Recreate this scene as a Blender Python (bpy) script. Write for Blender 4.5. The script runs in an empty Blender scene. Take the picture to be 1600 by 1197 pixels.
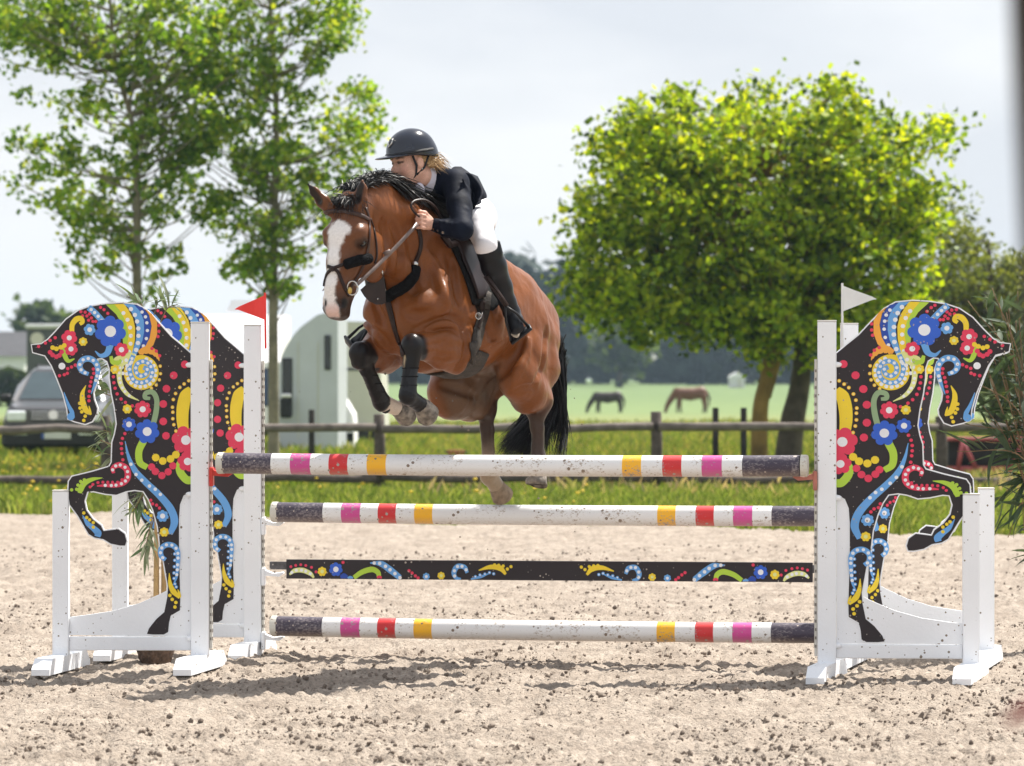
import bpy, bmesh, math, random
import numpy as np
from mathutils import Vector, Matrix

random.seed(7)
R = math.radians
scene = bpy.context.scene
COL = scene.collection

# ------------------------------------------------------------------ camera
FPX, VH, CZ = 6000.0, 590.0, 1.48          # focal length in photo pixels, horizon row, camera height
cam_d = bpy.data.cameras.new('camera')
cam = bpy.data.objects.new('camera', cam_d)
COL.objects.link(cam)
cam.location = (0, 0, CZ)
cam.rotation_euler = (R(90) - 8.5 / FPX, 0, 0)
cam_d.sensor_width = 36.0
cam_d.lens = 36.0 * FPX / 1600.0
cam_d.clip_start = 0.5
cam_d.clip_end = 4000
cam_d.dof.use_dof = True
cam_d.dof.focus_distance = 19.05
cam_d.dof.aperture_fstop = 5.0
scene.camera = cam

# ------------------------------------------------------------------ sky, sun, exposure
SUN_DIR = Vector((0.43, 0.47, 1.0)).normalized()      # towards the sun
w = bpy.data.worlds.new('World')
scene.world = w
w.use_nodes = True
wn, wl = w.node_tree.nodes, w.node_tree.links
wn.clear()
w_out = wn.new('ShaderNodeOutputWorld')
w_bg = wn.new('ShaderNodeBackground')
w_bg.inputs['Strength'].default_value = 0.1
sky = wn.new('ShaderNodeTexSky')
sky.sky_type = 'NISHITA'
sky.sun_disc = False
sky.sun_elevation = math.asin(SUN_DIR.z)
sky.sun_rotation = math.atan2(SUN_DIR.x, SUN_DIR.y)
sky.air_density = 1.0
sky.dust_density = 2.0
w_tc = wn.new('ShaderNodeTexCoord')
w_map = wn.new('ShaderNodeMapping')
w_map.inputs['Scale'].default_value = (3.0, 3.0, 9.0)
w_noise = wn.new('ShaderNodeTexNoise')
w_noise.inputs['Scale'].default_value = 2.2
w_noise.inputs['Detail'].default_value = 5
w_noise.inputs['Roughness'].default_value = 0.5
w_ramp = wn.new('ShaderNodeValToRGB')
w_ramp.color_ramp.elements[0].position = 0.36
w_ramp.color_ramp.elements[0].color = (4.15, 4.3, 4.65, 1)     # grey-white cloud (times the strength 0.1)
w_ramp.color_ramp.elements[1].position = 0.60
w_ramp.color_ramp.elements[1].color = (5.25, 5.3, 5.45, 1)
w_mix = wn.new('ShaderNodeMixRGB')
w_mix.inputs['Fac'].default_value = 0.90                       # thin overcast hides most of the blue
wl.new(w_tc.outputs['Generated'], w_map.inputs['Vector'])
wl.new(w_map.outputs['Vector'], w_noise.inputs['Vector'])
wl.new(w_noise.outputs['Fac'], w_ramp.inputs['Fac'])
wl.new(sky.outputs['Color'], w_mix.inputs['Color1'])
wl.new(w_ramp.outputs['Color'], w_mix.inputs['Color2'])
wl.new(w_mix.outputs['Color'], w_bg.inputs['Color'])
wl.new(w_bg.outputs['Background'], w_out.inputs['Surface'])

sun_d = bpy.data.lights.new('sun', 'SUN')
sun_d.energy = 5.0
sun_d.angle = R(0.6)
sun_d.color = (1.0, 0.95, 0.87)
sun = bpy.data.objects.new('sun', sun_d)
COL.objects.link(sun)
sun.rotation_euler = SUN_DIR.to_track_quat('Z', 'Y').to_euler()
sun.location = (20, 25, 60)

scene.view_settings.view_transform = 'Standard'
scene.view_settings.look = 'None'
scene.view_settings.exposure = 0.9
scene.view_settings.gamma = 1.0
scene.view_settings.use_curve_mapping = False
scene.render.engine = 'CYCLES'
scene.cycles.use_denoising = True
scene.cycles.max_bounces = 6
scene.cycles.diffuse_bounces = 3
scene.cycles.glossy_bounces = 3
scene.cycles.transmission_bounces = 4
scene.cycles.volume_bounces = 0


# ------------------------------------------------------------------ helpers
def P(u, v, Y):
    """The point at depth Y metres that lies at photo pixel (u, v)."""
    return Vector(((u - 800.0) / FPX * Y, Y, CZ - (v - VH) / FPX * Y))


def srgb(r, g, b):
    f = lambda c: (c / 255 / 12.92) if c / 255 <= 0.04045 else ((c / 255 + 0.055) / 1.055) ** 2.4
    return (f(r), f(g), f(b))


def new_mat(name):
    m = bpy.data.materials.new(name)
    m.use_nodes = True
    nt = m.node_tree
    b = nt.nodes.get('Principled BSDF')
    return m, nt, nt.nodes, nt.links, b


def mat(name, col, rough=0.6, var=0.15, scale=8.0, metal=0.0, spec=0.4, bump=0.0, bscale=40.0, spots=None, spot_scale=40.0,
        spot_thr=0.13, sheen=0.0, coat=0.0):
    """Principled material whose colour wanders a little with object-space noise; optional round dirt specks."""
    m, nt, n, l, b = new_mat(name)
    tc = n.new('ShaderNodeTexCoord')
    no = n.new('ShaderNodeTexNoise')
    no.inputs['Scale'].default_value = scale
    no.inputs['Detail'].default_value = 5
    l.new(tc.outputs['Object'], no.inputs['Vector'])
    rp = n.new('ShaderNodeValToRGB')
    rp.color_ramp.elements[0].position = 0.3
    rp.color_ramp.elements[1].position = 0.7
    rp.color_ramp.elements[0].color = tuple(max(0, c * (1 - var)) for c in col) + (1,)
    rp.color_ramp.elements[1].color = tuple(min(1, c * (1 + var)) for c in col) + (1,)
    l.new(no.outputs['Fac'], rp.inputs['Fac'])
    last = rp.outputs['Color']
    if spots is not None:
        vo = n.new('ShaderNodeTexVoronoi')
        vo.inputs['Scale'].default_value = spot_scale
        vo.inputs['Randomness'].default_value = 1.0
        l.new(tc.outputs['Object'], vo.inputs['Vector'])
        # speck size differs from cell to cell
        sep = n.new('ShaderNodeSeparateColor')
        l.new(vo.outputs['Color'], sep.inputs['Color'])
        mul = n.new('ShaderNodeMath'); mul.operation = 'POWER'
        l.new(sep.outputs[0], mul.inputs[0]); mul.inputs[1].default_value = 3.0
        mul2 = n.new('ShaderNodeMath'); mul2.operation = 'MULTIPLY'
        l.new(mul.outputs[0], mul2.inputs[0])
        big = n.new('ShaderNodeTexNoise'); big.inputs['Scale'].default_value = 3.2; big.inputs['Detail'].default_value = 3
        l.new(tc.outputs['Object'], big.inputs['Vector'])
        bm_ = n.new('ShaderNodeMapRange')                       # splashed in bursts, not evenly
        bm_.inputs['From Min'].default_value = .38; bm_.inputs['From Max'].default_value = .68
        bm_.inputs['To Min'].default_value = 0.25 * spot_thr; bm_.inputs['To Max'].default_value = spot_thr * 3.2
        l.new(big.outputs['Fac'], bm_.inputs['Value']); l.new(bm_.outputs['Result'], mul2.inputs[1])
        lt = n.new('ShaderNodeMath'); lt.operation = 'LESS_THAN'
        l.new(vo.outputs['Distance'], lt.inputs[0]); l.new(mul2.outputs[0], lt.inputs[1])
        mx = n.new('ShaderNodeMixRGB')
        l.new(lt.outputs[0], mx.inputs['Fac'])
        l.new(last, mx.inputs['Color1'])
        mx.inputs['Color2'].default_value = tuple(spots) + (1,)
        last = mx.outputs['Color']
    l.new(last, b.inputs['Base Color'])
    b.inputs['Roughness'].default_value = rough
    b.inputs['Metallic'].default_value = metal
    b.inputs['Specular IOR Level'].default_value = spec
    if sheen:
        b.inputs['Sheen Weight'].default_value = sheen
    if coat:
        b.inputs['Coat Weight'].default_value = coat
        b.inputs['Coat Roughness'].default_value = 0.05
    if bump:
        n2 = n.new('ShaderNodeTexNoise')
        n2.inputs['Scale'].default_value = bscale
        n2.inputs['Detail'].default_value = 4
        l.new(tc.outputs['Object'], n2.inputs['Vector'])
        bp = n.new('ShaderNodeBump')
        bp.inputs['Strength'].default_value = bump
        bp.inputs['Distance'].default_value = 0.01
        l.new(n2.outputs['Fac'], bp.inputs['Height'])
        l.new(bp.outputs['Normal'], b.inputs['Normal'])
    return m


def tag(o, label=None, cat=None, group=None, kind=None):
    if label: o['label'] = label
    if cat: o['category'] = cat
    if group: o['group'] = group
    if kind: o['kind'] = kind
    return o


def empty(name, loc=(0, 0, 0), rz=0.0):
    o = bpy.data.objects.new(name, None)
    COL.objects.link(o)
    o.location = loc
    o.rotation_euler = (0, 0, rz)
    o.empty_display_size = 0.1
    return o


class MB:
    """Collects geometry with a material index per face; build() links it as one mesh object."""

    def __init__(self):
        self.v, self.f, self.m = [], [], []

    def add(self, verts, faces, mi=0):
        k = len(self.v)
        self.v.extend(tuple(p) for p in verts)
        for f in faces:
            self.f.append(tuple(i + k for i in f))
            self.m.append(mi)
        return self

    def box(self, c, s, rot=None, mi=0, taper=1.0):
        x, y, z = s[0] / 2, s[1] / 2, s[2] / 2
        t = taper
        vs = [Vector(p) for p in ((-x, -y, -z), (x, -y, -z), (x, y, -z), (-x, y, -z),
                                  (-x * t, -y * t, z), (x * t, -y * t, z), (x * t, y * t, z), (-x * t, y * t, z))]
        if rot is not None:
            vs = [rot @ p for p in vs]
        c = Vector(c)
        vs = [p + c for p in vs]
        return self.add(vs, [(0, 3, 2, 1), (4, 5, 6, 7), (0, 1, 5, 4), (1, 2, 6, 5), (2, 3, 7, 6), (3, 0, 4, 7)], mi)

    def bbox(self, c, s, b=0.006, rot=None, mi=0):
        """A box with chamfered edges."""
        x, y, z = s[0] / 2, s[1] / 2, s[2] / 2
        b = min(b, x * .9, y * .9, z * .9)
        vs, idx = [], {}
        for sx in (-1, 1):
            for sy in (-1, 1):
                for sz in (-1, 1):
                    for ax in range(3):
                        p = [sx * (x - b), sy * (y - b), sz * (z - b)]
                        p[ax] += (sx, sy, sz)[ax] * b
                        idx[(sx, sy, sz, ax)] = len(vs)
                        vs.append(Vector(p))
        fs = []
        for ax in range(3):
            o1, o2 = [a for a in range(3) if a != ax]
            for s_ in (-1, 1):
                quad = []
                for a, bb in ((-1, -1), (1, -1), (1, 1), (-1, 1)):
                    key = [0, 0, 0]
                    key[ax], key[o1], key[o2] = s_, a, bb
                    quad.append(idx[tuple(key) + (ax,)])
                fs.append(tuple(quad))
        for ax in range(3):
            o1, o2 = [a for a in range(3) if a != ax]
            for a in (-1, 1):
                for bb in (-1, 1):
                    k1, k2 = [0, 0, 0], [0, 0, 0]
                    k1[ax], k1[o1], k1[o2] = -1, a, bb
                    k2[ax], k2[o1], k2[o2] = 1, a, bb
                    fs.append((idx[tuple(k1) + (o1,)], idx[tuple(k2) + (o1,)], idx[tuple(k2) + (o2,)], idx[tuple(k1) + (o2,)]))
        for sx in (-1, 1):
            for sy in (-1, 1):
                for sz in (-1, 1):
                    fs.append(tuple(idx[(sx, sy, sz, ax)] for ax in range(3)))
        if rot is not None:
            vs = [rot @ p for p in vs]
        c = Vector(c)
        return self.add([p + c for p in vs], fs, mi)

    def tube(self, pts, rad, n=8, mi=0, cap=True, flat=1.0, side=None):
        """Tube along pts; rad a number or list; flat squashes the section along the second axis."""
        pts = [Vector(p) for p in pts]
        if not hasattr(rad, '__len__'):
            rad = [rad] * len(pts)
        k0 = len(self.v)
        prev = None
        for i, p in enumerate(pts):
            t = (pts[min(i + 1, len(pts) - 1)] - pts[max(i - 1, 0)])
            t = t.normalized() if t.length > 1e-9 else Vector((0, 0, 1))
            if side is not None:
                a = Vector(side)
                a = (a - t * a.dot(t))
                a = a.normalized() if a.length > 1e-6 else Vector((1, 0, 0))
            elif prev is None:
                a = t.orthogonal().normalized()
            else:
                a = (prev - t * prev.dot(t)).normalized()
            prev = a
            bb = t.cross(a)
            for j in range(n):
                an = 2 * math.pi * j / n
                self.v.append(tuple(p + a * (math.cos(an) * rad[i]) + bb * (math.sin(an) * rad[i] * flat)))
        for i in range(len(pts) - 1):
            for j in range(n):
                j2 = (j + 1) % n
                self.f.append((k0 + i * n + j, k0 + i * n + j2, k0 + (i + 1) * n + j2, k0 + (i + 1) * n + j))
                self.m.append(mi)
        if cap:
            self.f.append(tuple(k0 + j for j in reversed(range(n)))); self.m.append(mi)
            e = k0 + (len(pts) - 1) * n
            self.f.append(tuple(e + j for j in range(n))); self.m.append(mi)
        return self

    def strap(self, pts, normals, w, t, mi=0):
        """Flat strap: centre line pts, outward normals, width w and thickness t."""
        pts = [Vector(p) for p in pts]
        if not hasattr(w, '__len__'):
            w = [w] * len(pts)
        k0 = len(self.v)
        for i, p in enumerate(pts):
            d = (pts[min(i + 1, len(pts) - 1)] - pts[max(i - 1, 0)]).normalized()
            nn = Vector(normals[i])
            nn = (nn - d * nn.dot(d)).normalized()
            s = d.cross(nn)
            for a, bb in ((-1, 0), (1, 0), (0.92, 1), (-0.92, 1)):
                self.v.append(tuple(p + s * (a * w[i] / 2) + nn * (bb * t)))
        for i in range(len(pts) - 1):
            for j in range(4):
                j2 = (j + 1) % 4
                self.f.append((k0 + i * 4 + j, k0 + i * 4 + j2, k0 + i * 4 + 4 + j2, k0 + i * 4 + 4 + j))
                self.m.append(mi)
        self.f.append((k0 + 3, k0 + 2, k0 + 1, k0)); self.m.append(mi)
        e = k0 + (len(pts) - 1) * 4
        self.f.append((e, e + 1, e + 2, e + 3)); self.m.append(mi)
        return self

    def prism(self, poly, fmap, mi=0, mi_side=None):
        """Extrudes a flat outline: fmap(x, z, side) with side 0 (front) or 1 (back)."""
        n = len(poly)
        k0 = len(self.v)
        for s in (0, 1):
            for p in poly:
                self.v.append(tuple(fmap(p[0], p[1], s)))
        self.f.append(tuple(range(k0, k0 + n))); self.m.append(mi)
        self.f.append(tuple(range(k0 + 2 * n - 1, k0 + n - 1, -1))); self.m.append(mi)
        for i in range(n):
            j = (i + 1) % n
            self.f.append((k0 + j, k0 + i, k0 + n + i, k0 + n + j))
            self.m.append(mi if mi_side is None else mi_side)
        return self

    def sphere(self, c, r, nu=12, nv=8, mi=0, sc=(1, 1, 1), rot=None):
        c = Vector(c)
        k0 = len(self.v)
        for i in range(nv + 1):
            th = math.pi * i / nv
            for j in range(nu):
                ph = 2 * math.pi * j / nu
                p = Vector((math.sin(th) * math.cos(ph) * sc[0], math.sin(th) * math.sin(ph) * sc[1], math.cos(th) * sc[2])) * r
                if rot is not None:
                    p = rot @ p
                self.v.append(tuple(c + p))
        for i in range(nv):
            for j in range(nu):
                j2 = (j + 1) % nu
                self.f.append((k0 + i * nu + j, k0 + (i + 1) * nu + j, k0 + (i + 1) * nu + j2, k0 + i * nu + j2))
                self.m.append(mi)
        return self

    def mesh(self, name, mats, smooth=False, fix=True):
        me = bpy.data.meshes.new(name)
        me.from_pydata(self.v, [], self.f)
        for m in (mats if isinstance(mats, (list, tuple)) else [mats]):
            me.materials.append(m)
        me.polygons.foreach_set('material_index', self.m)
        if smooth:
            me.polygons.foreach_set('use_smooth', [True] * len(me.polygons))
        if fix:
            bm = bmesh.new()
            bm.from_mesh(me)
            bmesh.ops.recalc_face_normals(bm, faces=bm.faces)
            bm.to_mesh(me)
            bm.free()
        me.update()
        return me

    def build(self, name, mats, parent=None, smooth=False, fix=True, loc=None):
        o = bpy.data.objects.new(name, self.mesh(name, mats, smooth, fix))
        COL.objects.link(o)
        if parent is not None:
            o.parent = parent
        if loc is not None:
            o.location = loc
        return o


def np_mesh(name, verts, faces, mats, mi=None, smooth=False, parent=None, cols=None):
    """Mesh object from numpy arrays; faces (n, 3 or 4)."""
    me = bpy.data.meshes.new(name)
    nv, nf, k = len(verts), len(faces), faces.shape[1]
    me.vertices.add(nv)
    me.vertices.foreach_set('co', np.ascontiguousarray(verts, dtype=np.float32).ravel())
    me.loops.add(nf * k)
    me.loops.foreach_set('vertex_index', np.ascontiguousarray(faces, dtype=np.int32).ravel())
    me.polygons.add(nf)
    me.polygons.foreach_set('loop_start', np.arange(0, nf * k, k, dtype=np.int32))
    me.polygons.foreach_set('loop_total', np.full(nf, k, dtype=np.int32))
    for m in (mats if isinstance(mats, (list, tuple)) else [mats]):
        me.materials.append(m)
    if mi is not None:
        me.polygons.foreach_set('material_index', np.asarray(mi, dtype=np.int32))
    me.update(calc_edges=True)
    me.polygons.foreach_set('use_smooth', np.full(nf, bool(smooth)))
    if cols is not None:
        a = me.color_attributes.new('Col', 'FLOAT_COLOR', 'POINT')
        c4 = np.ones((nv, 4), dtype=np.float32)
        c4[:, :3] = cols
        a.data.foreach_set('color', c4.ravel())
    me.validate()
    o = bpy.data.objects.new(name, me)
    COL.objects.link(o)
    if parent is not None:
        o.parent = parent
    return o


def copy_tree(o, parent=None):
    c = o.copy()
    COL.objects.link(c)
    c.parent = parent
    for ch in list(o.children):
        copy_tree(ch, c)
    return c


def catmull(pts, n=8):
    """Smooth curve through 2-D or 3-D points."""
    pts = [np.asarray(p, dtype=float) for p in pts]
    if len(pts) < 3:
        return [pts[0] + (pts[-1] - pts[0]) * i / n for i in range(n + 1)]
    q = [2 * pts[0] - pts[1]] + pts + [2 * pts[-1] - pts[-2]]
    out = []
    for i in range(1, len(q) - 2):
        p0, p1, p2, p3 = q[i - 1:i + 3]
        for j in range(n):
            t = j / n
            out.append(0.5 * (2 * p1 + (p2 - p0) * t + (2 * p0 - 5 * p1 + 4 * p2 - p3) * t * t + (3 * p1 - p0 - 3 * p2 + p3) * t ** 3))
    out.append(pts[-1])
    return out


_rng = np.random.RandomState(11)
_PERM = _rng.permutation(4096).astype(np.int64)
_VALS = _rng.rand(4096)


def vnoise(x, y, z=None):
    """Value noise 0..1 on numpy arrays."""
    xi, yi = np.floor(x).astype(np.int64), np.floor(y).astype(np.int64)
    fx, fy = x - xi, y - yi
    fx, fy = fx * fx * (3 - 2 * fx), fy * fy * (3 - 2 * fy)
    if z is None:
        H = lambda a, b: _VALS[_PERM[(_PERM[a & 4095] + b) & 4095]]
        return (H(xi, yi) * (1 - fx) + H(xi + 1, yi) * fx) * (1 - fy) + (H(xi, yi + 1) * (1 - fx) + H(xi + 1, yi + 1) * fx) * fy
    zi = np.floor(z).astype(np.int64)
    fz = z - zi
    fz = fz * fz * (3 - 2 * fz)
    H = lambda a, b, c: _VALS[_PERM[(_PERM[(_PERM[a & 4095] + b) & 4095] + c) & 4095]]
    r = 0
    for dz, wz in ((0, 1 - fz), (1, fz)):
        r = r + wz * ((H(xi, yi, zi + dz) * (1 - fx) + H(xi + 1, yi, zi + dz) * fx) * (1 - fy) + (H(xi, yi + 1, zi + dz) * (1 - fx) + H(xi + 1, yi + 1, zi + dz) * fx) * fy)
    return r


def fbm(x, y, oct=4, gain=0.5, z=None):
    s, a, t = 0, 1.0, 0
    for i in range(oct):
        k = 2.03 ** i
        s = s + a * (vnoise(x * k + 17.3 * i, y * k + 5.1 * i) if z is None else vnoise(x * k + 17.3 * i, y * k + 5.1 * i, z * k + 9.7 * i))
        t += a
        a *= gain
    return s / t


# ------------------------------------------------------------------ smooth-union bodies (animals, people, cloth)
class Body:
    """A continuous surface grown from blended limbs: signed distances on a grid, meshed by surface nets."""

    def __init__(self, lo, hi, vox):
        self.lo = np.array(lo, float)
        self.vox = vox
        self.n = np.ceil((np.array(hi) - self.lo) / vox).astype(int) + 1
        self.F = np.full(self.n, 9.0, np.float32)

    def _win(self, lo, hi):
        a = np.clip(np.floor((np.array(lo) - self.lo) / self.vox).astype(int), 0, self.n - 1)
        b = np.clip(np.ceil((np.array(hi) - self.lo) / self.vox).astype(int) + 1, 1, self.n)
        if np.any(b <= a):
            return None
        g = [self.lo[i] + self.vox * np.arange(a[i], b[i]) for i in range(3)]
        X = np.meshgrid(*g, indexing='ij')
        return tuple(slice(a[i], b[i]) for i in range(3)), X

    def _mix(self, sl, d, k, sub=False):
        A = self.F[sl]
        d = d.astype(np.float32)
        if sub:
            h = np.maximum(k - np.abs(A + d), 0) / k
            self.F[sl] = np.maximum(A, -d) + h * h * k * 0.25
        else:
            h = np.maximum(k - np.abs(A - d), 0) / k
            self.F[sl] = np.minimum(A, d) - h * h * k * 0.25

    @staticmethod
    def _ell(q, r):
        k0 = np.sqrt(sum((a / b) ** 2 for a, b in zip(q, r)))
        k1 = np.sqrt(sum((a / (b * b)) ** 2 for a, b in zip(q, r))) + 1e-9
        return k0 * (k0 - 1) / k1

    def chain(self, nodes, k=0.04, side=(0, 1, 0), sub=False):
        """nodes: (point, r) or (point, r_side, r_other)."""
        nodes = [(np.array(n[0], float), n[1], n[2] if len(n) > 2 else n[1]) for n in nodes]
        for (a, ra, sa), (b, rb, sb) in zip(nodes[:-1], nodes[1:]):
            m = max(ra, rb, sa, sb) + k + self.vox * 3
            W = self._win(np.minimum(a, b) - m, np.maximum(a, b) + m)
            if W is None:
                continue
            sl, X = W
            ax = b - a
            ln = np.linalg.norm(ax) + 1e-9
            wv = ax / ln
            u = np.array(side, float)
            u = u - wv * u.dot(wv)
            if np.linalg.norm(u) < 1e-3:
                u = np.array((1.0, 0, 0)) - wv * wv[0]
            u /= np.linalg.norm(u)
            v = np.cross(wv, u)
            D = [X[i] - a[i] for i in range(3)]
            t = sum(D[i] * wv[i] for i in range(3))
            tc = np.clip(t / ln, 0, 1)
            du = sum(D[i] * u[i] for i in range(3))
            dv = sum(D[i] * v[i] for i in range(3))
            dw = t - tc * ln
            ru, rv = ra + (rb - ra) * tc, sa + (sb - sa) * tc
            self._mix(sl, self._ell((du, dv, dw), (ru, rv, np.minimum(ru, rv))), k, sub)
        return self

    def ell(self, c, r, k=0.03, M=None, sub=False):
        c = np.array(c, float)
        r = (r, r, r) if not hasattr(r, '__len__') else r
        m = max(r) + k + self.vox * 3
        W = self._win(c - m, c + m)
        if W is None:
            return self
        sl, X = W
        D = [X[i] - c[i] for i in range(3)]
        if M is not None:
            D = [sum(D[i] * M[i][j] for i in range(3)) for j in range(3)]
        self._mix(sl, self._ell(D, r), k, sub)
        return self

    def cut(self, p, nrm):
        """Keeps only the side of a plane that nrm points away from."""
        g = [self.lo[i] + self.vox * np.arange(self.n[i]) for i in range(3)]
        d = (g[0][:, None, None] - p[0]) * nrm[0] + (g[1][None, :, None] - p[1]) * nrm[1] + (g[2][None, None, :] - p[2]) * nrm[2]
        self.F = np.maximum(self.F, d.astype(np.float32))
        return self

    def mesh(self):
        F = self.F
        F[0], F[-1], F[:, 0], F[:, -1], F[:, :, 0], F[:, :, -1] = 9, 9, 9, 9, 9, 9
        S = F < 0
        nx, ny, nz = F.shape
        c = S[:-1, :-1, :-1].astype(np.int8)
        tot = np.zeros_like(c)
        for i in (0, 1):
            for j in (0, 1):
                for k in (0, 1):
                    tot += S[i:nx - 1 + i, j:ny - 1 + j, k:nz - 1 + k]
        act = (tot > 0) & (tot < 8)
        I = np.argwhere(act)
        idx = np.full(act.shape, -1, np.int64)
        idx[act] = np.arange(len(I))
        acc = np.zeros((len(I), 3))
        cnt = np.zeros(len(I))
        corners = [(i, j, k) for i in (0, 1) for j in (0, 1) for k in (0, 1)]
        val = {q: F[I[:, 0] + q[0], I[:, 1] + q[1], I[:, 2] + q[2]] for q in corners}
        for q in corners:
            for ax in range(3):
                if q[ax] == 0:
                    q2 = list(q); q2[ax] = 1; q2 = tuple(q2)
                    a, b = val[q], val[q2]
                    x = (a < 0) != (b < 0)
                    t = np.where(x, a / np.where(x, a - b, 1), 0)
                    p = np.array(q, float)[None, :].repeat(len(I), 0)
                    p[:, ax] += t
                    acc[x] += p[x]
                    cnt[x] += 1
        V = self.lo + (I + acc / cnt[:, None]) * self.vox
        faces = []
        for ax in range(3):
            s1 = [slice(None)] * 3; s2 = [slice(None)] * 3
            s1[ax] = slice(0, -1); s2[ax] = slice(1, None)
            A, B = S[tuple(s1)], S[tuple(s2)]
            E = np.argwhere(A != B)
            o1, o2 = [(1, 2), (2, 0), (0, 1)][ax]
            E = E[(E[:, o1] > 0) & (E[:, o2] > 0) & (E[:, o1] < act.shape[o1]) & (E[:, o2] < act.shape[o2])]
            flip = A[E[:, 0], E[:, 1], E[:, 2]]
            q = []
            for a, b in ((1, 1), (0, 1), (0, 0), (1, 0)):
                e = E.copy(); e[:, o1] -= a; e[:, o2] -= b
                q.append(idx[e[:, 0], e[:, 1], e[:, 2]])
            q = np.stack(q, 1)
            q[~flip] = q[~flip][:, ::-1]
            faces.append(q)
        Fq = np.concatenate(faces)
        Fq = Fq[(Fq >= 0).all(1)]
        return V, Fq


def relax(V, Fq, it=2, lam=0.5):
    """A little Laplacian smoothing."""
    E = np.concatenate([Fq[:, [0, 1]], Fq[:, [1, 2]], Fq[:, [2, 3]], Fq[:, [3, 0]]])
    E = np.concatenate([E, E[:, ::-1]])
    deg = np.bincount(E[:, 0], minlength=len(V)).astype(float)
    for _ in range(it):
        s = np.stack([np.bincount(E[:, 0], weights=V[E[:, 1], i], minlength=len(V)) for i in range(3)], 1)
        V = V + lam * (s / np.maximum(deg, 1)[:, None] - V)
    return V

# ================================================================== ground
def ramp_mat(name, c0, c1, scale, rough=.95, bump=.4, bscale=30, lo=.35, hi=.65, stretch=(1, 1, 1)):
    m, nt, n, l, b = new_mat(name)
    tc = n.new('ShaderNodeTexCoord')
    mp = n.new('ShaderNodeMapping'); mp.inputs['Scale'].default_value = stretch
    l.new(tc.outputs['Object'], mp.inputs['Vector'])
    no = n.new('ShaderNodeTexNoise'); no.inputs['Scale'].default_value = scale; no.inputs['Detail'].default_value = 8; no.inputs['Roughness'].default_value = .65
    l.new(mp.outputs['Vector'], no.inputs['Vector'])
    rp = n.new('ShaderNodeValToRGB')
    rp.color_ramp.elements[0].position = lo; rp.color_ramp.elements[0].color = tuple(c0) + (1,)
    rp.color_ramp.elements[1].position = hi; rp.color_ramp.elements[1].color = tuple(c1) + (1,)
    l.new(no.outputs['Fac'], rp.inputs['Fac'])
    l.new(rp.outputs['Color'], b.inputs['Base Color'])
    b.inputs['Roughness'].default_value = rough
    b.inputs['Specular IOR Level'].default_value = .15
    n2 = n.new('ShaderNodeTexNoise'); n2.inputs['Scale'].default_value = bscale; n2.inputs['Detail'].default_value = 6
    l.new(tc.outputs['Object'], n2.inputs['Vector'])
    bp = n.new('ShaderNodeBump'); bp.inputs['Strength'].default_value = bump; bp.inputs['Distance'].default_value = .02
    l.new(n2.outputs['Fac'], bp.inputs['Height']); l.new(bp.outputs['Normal'], b.inputs['Normal'])
    return m, nt, rp


def edge_Y(x):
    """Where the sand ends and the grass verge begins."""
    return 42.5 - .62 * (x + 5.3) + .35 * np.sin(x * 1.3) + .25 * np.sin(x * 4.1 + 1)


def sand_h(x, y):
    d = .034 * (fbm(x * .9, y * .9, 3) - .5) * 2
    r = fbm(x * 5.0, y * 3.6, 4)
    d += .055 * (np.clip(r, .42, .8) - .5)
    h = fbm(x * 13 + 40, y * 11 + 7, 3)
    d += .034 * (np.abs(h - .5) * 2) ** .8 - .012
    d += .034 * (fbm(x * 42, y * 30, 4, .62) - .5)
    return d


M_sand, nt_s, rp_s = ramp_mat('arena_sand', (.262, .216, .176), (.405, .345, .288), 3.2, .95, 1.0, 80, .34, .62)
_n, _l = nt_s.nodes, nt_s.links
_tc = _n.new('ShaderNodeTexCoord')
_fn = _n.new('ShaderNodeTexNoise'); _fn.inputs['Scale'].default_value = 38; _fn.inputs['Detail'].default_value = 7; _fn.inputs['Roughness'].default_value = .7
_l.new(_tc.outputs['Object'], _fn.inputs['Vector'])
_fr = _n.new('ShaderNodeMapRange'); _fr.inputs['From Min'].default_value = .34; _fr.inputs['From Max'].default_value = .56; _fr.inputs['To Min'].default_value = .62; _fr.inputs['To Max'].default_value = 1.08
_l.new(_fn.outputs['Fac'], _fr.inputs['Value'])
_hv = _n.new('ShaderNodeHueSaturation'); _l.new(_fr.outputs['Result'], _hv.inputs['Value']); _l.new(rp_s.outputs['Color'], _hv.inputs['Color'])
_l.new(_hv.outputs['Color'], _n['Principled BSDF'].inputs['Base Color'])
tt = np.linspace(-.21, .21, 640)
vv = np.linspace(590 + 8880 / 10.0, 590 + 8880 / 46.0, 520)
YY = 8880 / (vv - 590)
X = tt[None, :] * YY[:, None]
Y = np.repeat(YY[:, None], len(tt), 1)
Yc = np.minimum(Y, edge_Y(X) + .3)
Z = sand_h(X, Yc)
# hoof prints pressed into the footing
_hp = np.random.RandomState(31)
for _ in range(260):
    py = 8880 / (_hp.uniform(590 + 8880 / 34, 590 + 8880 / 13.5) - 590)
    px_ = _hp.uniform(-.15, .15) * py
    i0, i1 = np.searchsorted(-vv, [-(590 + 8880 / (py - .25)), -(590 + 8880 / (py + .25))])
    i0, i1 = max(0, min(i0, i1)), min(len(vv), max(i0, i1))
    if i1 - i0 < 1: continue
    dx, dy = X[i0:i1] - px_, Y[i0:i1] - py
    rr = np.sqrt(dx ** 2 + dy ** 2) / (.065 + .02 * _hp.rand())
    Z[i0:i1] += (.009 + .009 * _hp.rand()) * (-np.clip(1.15 - rr, 0, 1) * 1.3 + .9 * np.exp(-((rr - 1.45) / .3) ** 2) * (.5 + fbm(dx * 20 + px_, dy * 20, 2)))
amp = np.clip((edge_Y(X) + .25 - Yc) / .8, 0, 1)
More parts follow.
